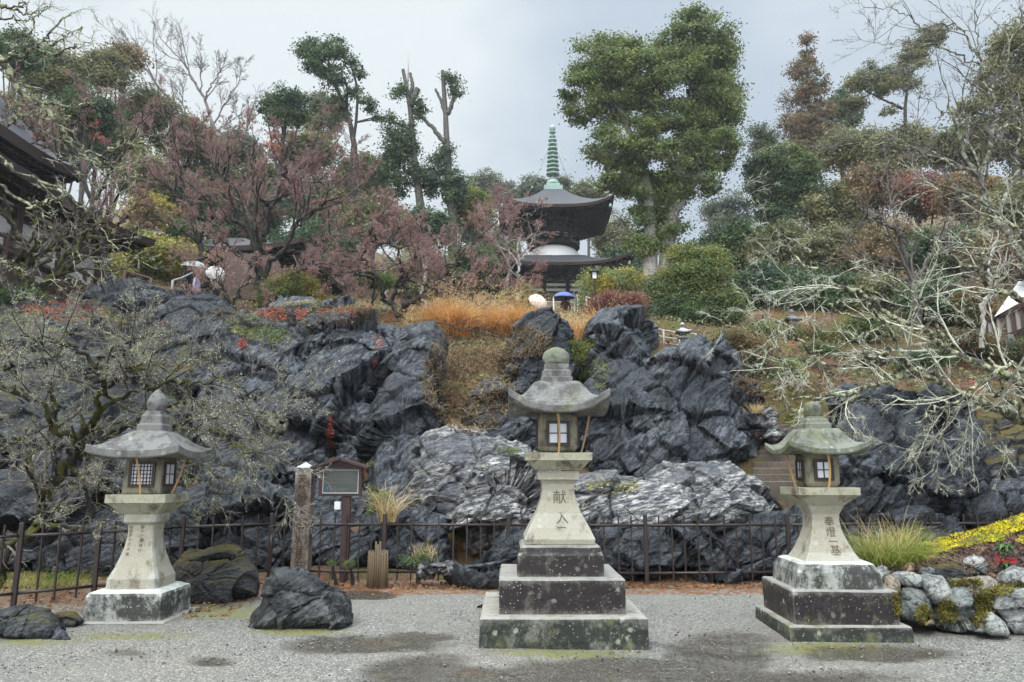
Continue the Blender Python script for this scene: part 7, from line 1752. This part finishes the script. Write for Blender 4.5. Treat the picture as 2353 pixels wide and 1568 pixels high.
low = np.interp(px, [2100, 2130, 2200, 2280, 2353, 2470], [1266, 1278, 1268, 1250, 1226, 1204]) + nz * 13
ok = ((py < low) & (px > 2108 + nz * 18) & (U.ravel() > 24) & (U.ravel() < 50)) | ((np.hypot((px - 2345) / 26, (py - 1250) / 9) < 1 + nz) & (U.ravel() > 20) & (U.ravel() < 50))
ok = ok.reshape(U.shape); Q = q.copy(); Q[:, 2] += 0.028 + 0.022 * fbm(q * 14, 3, 9) + 0.008 * fbm(q * 45, 2, 10)
fc = ring_faces(len(ui), len(vi), False); okf = ok.ravel()
fc = fc[okf[fc].all(1)]
us = np.unique(fc); re_ = np.full(len(Q), -1); re_[us] = np.arange(len(us))
M_MOSSY = m_leaf("bright_yellow_moss", (0.36, 0.31, 0.018), (0.58, 0.48, 0.03), (0.22, 0.22, 0.03), 0.9, 4)
stuff("yellow_moss", Q[us], re_[fc], M_MOSSY)
pk = Q[us][rg.integers(0, len(us), 9000)] + rg.normal(size=(9000, 3)) * [0.012, 0.012, 0.008]
V, f = leaf_quads(pk, 0.011, rg, None, 0.3, 0.8); stuff("moss_tufts", V, f, M_MOSSY)
# coralberry plant
cb = P(2316, 1330, 8.35); cp = empty("berry_plant", cb, "glossy green two tiered plant with red berries on the bed at the right", "plant")
r = np.random.default_rng(12)
H = float(P(2316, 1255, 8.4)[2] - cb[2])
MB().tube([(0, 0, -.05), (0.005, 0, H * .5), (-.005, 0, H)], 0.006, 6).build("stem", B_DARK, cp, True)
def whorl(z, n, L, dr, spread):
    R = np.zeros((n, 3)) + [0, 0, z] + r.normal(size=(n, 3)) * [0.006, 0.006, spread]
    az = r.uniform(0, 6.28, n); V = []
    for i in range(n):
        d = np.array([math.cos(az[i]), math.sin(az[i]), 0]); s = np.array([-d[1], d[0], 0]); l = L * r.uniform(.7, 1.15); w = l * 0.17
        for t, ww in ((0.05, .15), (.35, 1), (.7, .75), (1, .03)):
            p = R[i] + d * l * t * .9 + np.array([0, 0, l * (0.45 * t - dr * t * t)])
            V += [p - s * w * ww, p + s * w * ww]
    f = np.array([[2 * i, 2 * i + 1, 2 * i + 3, 2 * i + 2] for i in range(3)]); return np.array(V), (f[None] + (np.arange(n) * 8)[:, None, None]).reshape(-1, 4)
L_GLOSS = m_leaf("glossy_dark_leaf", (0.05, 0.12, 0.03), (0.10, 0.18, 0.05), None, 0.25, 4)
V, f = whorl(H, 60, 0.115, 0.75, 0.03); mesh_np("upper_leaves", V, f, L_GLOSS, cp)
V, f = whorl(H * .28, 60, 0.11, 0.8, 0.05); mesh_np("lower_leaves", V, f, L_GLOSS, cp)
M_BERRY = m_plain("red_berry", (0.42, 0.01, 0.015), 0.2, 0.1)
m = MB()
for k in range(80):
    a = r.uniform(0, 6.28); rr = r.uniform(0.03, 0.115); c = (rr * math.cos(a), rr * math.sin(a), H * .60 + r.normal() * 0.02 - rr * .15)
    m.lathe([(0.001, -.0075), (.006, -.004), (.0078, 0), (.006, .004), (.001, .0075)], c, 7)
tag(m.build("berries", M_BERRY, cp, True), kind='stuff')
# moss in the joints of the rubble wall
bpy.context.view_layer.update(); _DG = bpy.context.evaluated_depsgraph_get()
mj = [hits_in(*a, seed=200 + i) for i, a in enumerate([(2178, 1405, 22, 26, 170), (2120, 1412, 14, 24, 120), (2262, 1385, 22, 34, 240), (2300, 1355, 26, 12, 140), (2215, 1340, 40, 8, 160), (2060, 1385, 8, 30, 70), (2250, 1425, 14, 16, 80), (2330, 1345, 24, 8, 90)])]
C = np.concatenate([m_[0] for m_ in mj]); N_ = np.concatenate([m_[1] for m_ in mj]); ok = (C[:, 1] < 9.5) & (C[:, 1] > 7); C = np.repeat(C[ok], 5, 0); N_ = np.repeat(N_[ok], 5, 0)
V, f = leaf_quads(C + rg.normal(size=C.shape) * 0.014, 0.010, rg, N_ * 2, 0.2, 0.8); stuff("joint_moss", V, f, m_leaf("joint_moss_olive", (0.12, 0.11, 0.02), (0.22, 0.19, 0.04), (0.09, 0.07, 0.02), 0.9, 4))
# rubble beside the stone steps
for i, (lab, pts, Y) in enumerate([("lichen white stone left of the upper stone steps", [(1748, 980), (1752, 950), (1770, 938), (1790, 950), (1792, 975), (1770, 990)], 15.6), ("dark stone on the wall above the stone steps", [(1755, 932), (1765, 915), (1790, 910), (1805, 920), (1800, 938), (1770, 942)], 18.5), ("second dark stone of the wall above the stone steps", [(1795, 945), (1800, 925), (1825, 918), (1845, 930), (1840, 950), (1810, 955)], 18.8),
    ("rounded dark stone under the brown handrail's top", [(1835, 925), (1850, 905), (1880, 905), (1890, 925), (1870, 940)], 19.3), ("flat dark stone at the top of the wall above the steps", [(1765, 915), (1785, 902), (1815, 903), (1825, 915), (1795, 922)], 19.2), ("pale rounded stone beside the bent handrail end", [(1758, 1002), (1765, 985), (1785, 984), (1795, 1000), (1785, 1015), (1765, 1014)], 15.4)]):
    rock(lab, pts, Y, 0.3, [RK_PALE, RK_DARK, RK_DARK, RK_DARK, RK_DARK, RK_PALE][i], 0.2, 0.35, (90, 50), 300 + i, (0.3, 0.3), 0.7, "stones beside the narrow stone steps", "stone", "wall_stone", 2.4, 0.8)

# ------------------------------------------------------------------ visitors and umbrellas
M_SKIN = m_plain("skin", (0.42, 0.25, 0.18), 0.55, 0.1)
M_HAIR = m_plain("black_hair", (0.012, 0.010, 0.010), 0.4, 0.2)
def cloth(n, c): return m_plain(n, c, 0.85, 0.15, 12, 0.2)
def person(label, foot, h, rz, coat, trousers, arm="umbrella", seed=0, hairlen=0.10, look=0.0):
    """one skinned figure: head, neck, tapered limbs, five fingered hands"""
    k = h / 1.70; J = []; E = []; Rr = []
    def j(x, y, z, r, par=None):
        J.append((x * k, y * k, z * k)); Rr.append(r * k)
        if par is not None: E.append((par, len(J) - 1))
        return len(J) - 1
    pel = j(0, 0, 0.93, .150); wa = j(0, .01, 1.10, .130, pel); ch = j(0, .0, 1.30, .150, wa); nk = j(0, .005, 1.455, .060, ch); hd0 = j(0, -.005, 1.52, .075, nk); hd1 = j(0, -.015, 1.60, .098, hd0); hd2 = j(0, -.005, 1.665, .07, hd1)
    hands = []
    for s in (-1, 1):
        hp = j(s * .095, 0, .88, .105, pel); kn = j(s * .10, -.03 + .03 * s, .49, .070, hp); an = j(s * .10, .02, .09, .048, kn); j(s * .105, -.12, .035, .040, an)
        sh = j(s * .185, 0, 1.40, .075, ch)
        if arm == "umbrella" and s == 1: el = j(s * .25, -.10, 1.14, .052, sh); wr = j(s * .14, -.27, 1.22, .034, el); d = Vector((-.2, -.25, .9))
        else: el = j(s * .25, .03, 1.12, .050, sh); wr = j(s * .25, -.06, .88, .034, el); d = Vector((0, -.15, -1))
        pa = j(*(np.array([J[wr][i] / k for i in range(3)]) + np.array(d.normalized()) * .05), .034, wr); hands.append((pa, d, s))
        d = d.normalized(); sd = d.cross(Vector((0, 1, 0.2))).normalized()
        for q in range(4):
            b0 = Vector(J[pa]) / k + sd * (q - 1.5) * .017 + d * .03; L = (.055, .068, .064, .048)[q]
            a = j(*b0, .011, pa); c = j(*(b0 + d * L * .55 + Vector((0, -.012, 0))), .009, a); j(*(b0 + d * L * .8 + Vector((0, -.035, 0))), .008, c)
        b0 = Vector(J[pa]) / k - sd * .035 * 1; a = j(*b0, .012, pa); j(*(b0 - sd * .018 + d * .035), .010, a)
    me = bpy.data.meshes.new("figure"); me.from_pydata(J, E, []); o = bpy.data.objects.new("figure", me); COL.objects.link(o)
    sk = o.modifiers.new("skin", 'SKIN'); sk.use_smooth_shade = True
    for i, v in enumerate(me.skin_vertices[0].data): v.radius = (Rr[i], Rr[i]); v.use_root = (i == 0)
    o.modifiers.new("sub", 'SUBSURF').levels = 1
    bpy.context.view_layer.update(); dg = bpy.context.evaluated_depsgraph_get()
    m2 = bpy.data.meshes.new_from_object(o.evaluated_get(dg)); bpy.data.objects.remove(o); bpy.data.meshes.remove(me)
    root = empty("person", foot, label, "person", None, rz)
    b = bpy.data.objects.new("body", m2); COL.objects.link(b); b.parent = root; m2.name = "body"
    m2.materials.clear()
    for mt in (coat, trousers, M_SKIN, M_WINFRAME): m2.materials.append(mt)
    hc = [Vector(J[p]) for p, _, _ in hands]
    for p in m2.polygons:
        c = p.center; i = 0
        if c.z < .86 * k: i = 1
        if c.z < .085 * k: i = 3
        if c.z > 1.47 * k: i = 2
        if min((c - q).length for q in hc) < .10 * k: i = 2
        p.material_index = i; p.use_smooth = True
    hr = MB(); a = np.linspace(0, 1, 7)
    U = np.linspace(0, 2 * np.pi, 20, endpoint=False); V = []
    for t in np.linspace(0.02, 1.0, 9):
        ph = t * 1.9; V.append(np.stack([.108 * np.sin(min(ph, 1.57)) * np.cos(U), .115 * np.sin(min(ph, 1.57)) * np.sin(U) * 1.0 + .012, .10 * np.cos(ph) * np.ones(20) - np.where((np.sin(U) < -.3) & (ph > 1.1), -.07 * (ph - 1.1) / .8, hairlen * max(0, ph - 1.2))], 1))
    hr.add(np.concatenate(V) * k + np.array([0, -.005, 1.605]) * k, [ring_faces(9, 20)])
    hr.build("hair", M_HAIR, root, True)
    f = MB()                                             # eyes, nose, mouth, ears
    for s in (-1, 1): f.lathe([(.001, -.008), (.009, 0), (.001, .008)], (s * .034 * k, -.105 * k, 1.60 * k), 8)
    f.build("eyes", M_HAIR, root, True)
    MB().lathe([(.016 * k, 0), (.011 * k, .02 * k), (.004 * k, .045 * k)], (0, -.108 * k, 1.565 * k), 8).lathe([(.008 * k, -.025 * k), (.016 * k, 0), (.008 * k, .03 * k)], (-.098 * k, 0, 1.59 * k), 8).lathe([(.008 * k, -.025 * k), (.016 * k, 0), (.008 * k, .03 * k)], (.098 * k, 0, 1.59 * k), 8).build("nose_and_ears", M_SKIN, root, True)
    return root, k
def umbrella(label, c, r, tilt, mat, group="umbrellas carried by visitors", shaft=0.85, edge=None):
    """open umbrella, c = middle of the canopy rim"""
    o = empty("umbrella", c, label, "umbrella", group)
    n = 64; V = []; U = np.arange(n) / n * 2 * np.pi
    for t in np.linspace(0.0, 1.0, 10):
        sc = 1 - 0.045 * np.abs(np.sin(4 * U)) * t; V.append(np.stack([r * np.sin(t * 1.25) / math.sin(1.25) * np.cos(U) * sc, r * np.sin(t * 1.25) / math.sin(1.25) * np.sin(U) * sc, r * .52 * (np.cos(t * 1.25) - math.cos(1.25)) / (1 - math.cos(1.25)) + 0.02 * np.abs(np.sin(4 * U)) * t - 0.0 * U], 1))
    mesh_np("canopy", np.concatenate(V), ring_faces(10, n), mat, o, True)
    for q in range(8):
        a = q * math.pi / 4; t = np.linspace(0, 1, 7)
        pts = np.stack([r * np.sin(t * 1.25) / math.sin(1.25) * math.cos(a), r * np.sin(t * 1.25) / math.sin(1.25) * math.sin(a), r * .52 * (np.cos(t * 1.25) - math.cos(1.25)) / (1 - math.cos(1.25)) - .008], 1)
        MB().tube(pts, 0.004, 5).build("rib", M_GREYRAIL, o)
    MB().tube([(0, 0, r * .52 + .06), (0, 0, -shaft)], 0.007, 6).build("shaft", M_GREYRAIL, o)
    MB().tube([(0, 0, -shaft + .12), (0, 0, -shaft - .02), (.03, 0, -shaft - .06), (.06, 0, -shaft - .02)], 0.013, 7).build("handle", M_WINFRAME, o)
    o.rotation_euler = tilt
    return o
def m_clear(name, col, alpha):
    t = NT(name); return t.done(col, 0.25, None, 0.5, Alpha=alpha)
U_BLUE = m_plain("blue_umbrella_cloth", (0.085, 0.13, 0.34), 0.6, 0.12, 3); U_PINK = m_plain("pale_pink_umbrella_cloth", (0.66, 0.52, 0.46), 0.6, 0.1, 4); U_WHITE = m_plain("white_umbrella_cloth", (0.70, 0.69, 0.66), 0.6, 0.06, 4)
U_CLEAR = m_clear("clear_plastic_canopy", (0.82, 0.86, 0.86), 0.5)
hd = lambda px, py, Y: P(px, py, Y)
def stand(px, pytop, Y, h): q = P(px, pytop, Y); return q - [0, 0, h]
person("visitor in a dark red and black coat seen from behind under the blue umbrella", stand(1299, 683, 38, 1.66), 1.66, math.pi, cloth("dark_maroon_coat", (0.075, 0.022, 0.026)), cloth("dark_trousers", (0.02, 0.02, 0.03)))
umbrella("blue umbrella held open below the pagoda", P(1296, 685, 37.7), 0.60, (0.05, 0.03, 0.2), U_BLUE)
person("visitor in a pale coat hidden behind the tilted pale pink umbrella", stand(1240, 684, 35.4, 1.6), 1.6, 0.3, cloth("pale_pink_coat", (0.45, 0.36, 0.34)), cloth("grey_trousers", (0.1, 0.1, 0.11)))
umbrella("pale pink umbrella tilted towards the gravel among the orange grass", P(1236, 694, 34.9), 0.50, (0.95, 0.25, 0.3), U_PINK)
person("visitor in an olive coat standing in the orange grass at the left", stand(1130, 692, 35, 1.6), 1.6, 1.4, cloth("olive_coat", (0.20, 0.16, 0.05)), cloth("brown_trousers", (0.05, 0.04, 0.03)), None)
person("visitor in a pale blue raincoat right of the olive coated one", stand(1162, 690, 34.6, 1.55), 1.55, 2.4, cloth("pale_blue_raincoat", (0.55, 0.62, 0.68)), cloth("blue_trousers", (0.08, 0.09, 0.14)), None)
person("visitor with short black hair in a dark jacket under the clear umbrella", stand(433, 610, 25.0, 1.68), 1.68, 1.45, cloth("dark_jacket", (0.022, 0.024, 0.030)), cloth("black_trousers", (0.015, 0.015, 0.017)))
umbrella("clear plastic umbrella over the dark jacketed visitor", P(447, 616, 24.9), 0.47, (0.12, 0.1, 0.0), U_CLEAR)
person("shorter visitor in a lavender jacket beside the dark jacketed one", stand(455, 626, 24.7, 1.45), 1.45, 1.6, cloth("lavender_jacket", (0.42, 0.38, 0.52)), cloth("beige_trousers", (0.3, 0.26, 0.2)), None)
person("visitor in a beige coat carrying the tilted white umbrella", stand(500, 614, 26.2, 1.6), 1.6, 1.2, cloth("beige_coat", (0.36, 0.33, 0.28)), cloth("navy_trousers", (0.03, 0.035, 0.06)))
umbrella("white umbrella tilted sideways right of the clear one", P(494, 628, 25.6), 0.34, (0.9, 0.5, 0.0), U_WHITE)
HAZE_D = 0.0005
# ------------------------------------------------------------------ rainy air
hz_ = NT("misty_air"); hz_.t.links.remove(hz_.out.inputs[0].links[0])
pv = hz_.n("VolumePrincipled"); pv.inputs["Color"].default_value = (0.93, 0.96, 1.0, 1); pv.inputs["Density"].default_value = HAZE_D; pv.inputs["Anisotropy"].default_value = 0.2
hz_.t.links.new(pv.outputs[0], hz_.out.inputs["Volume"])
tag(MB().box((0, 150, 24.0), (330, 215, 26.0)).build("haze", hz_.m), kind='stuff')
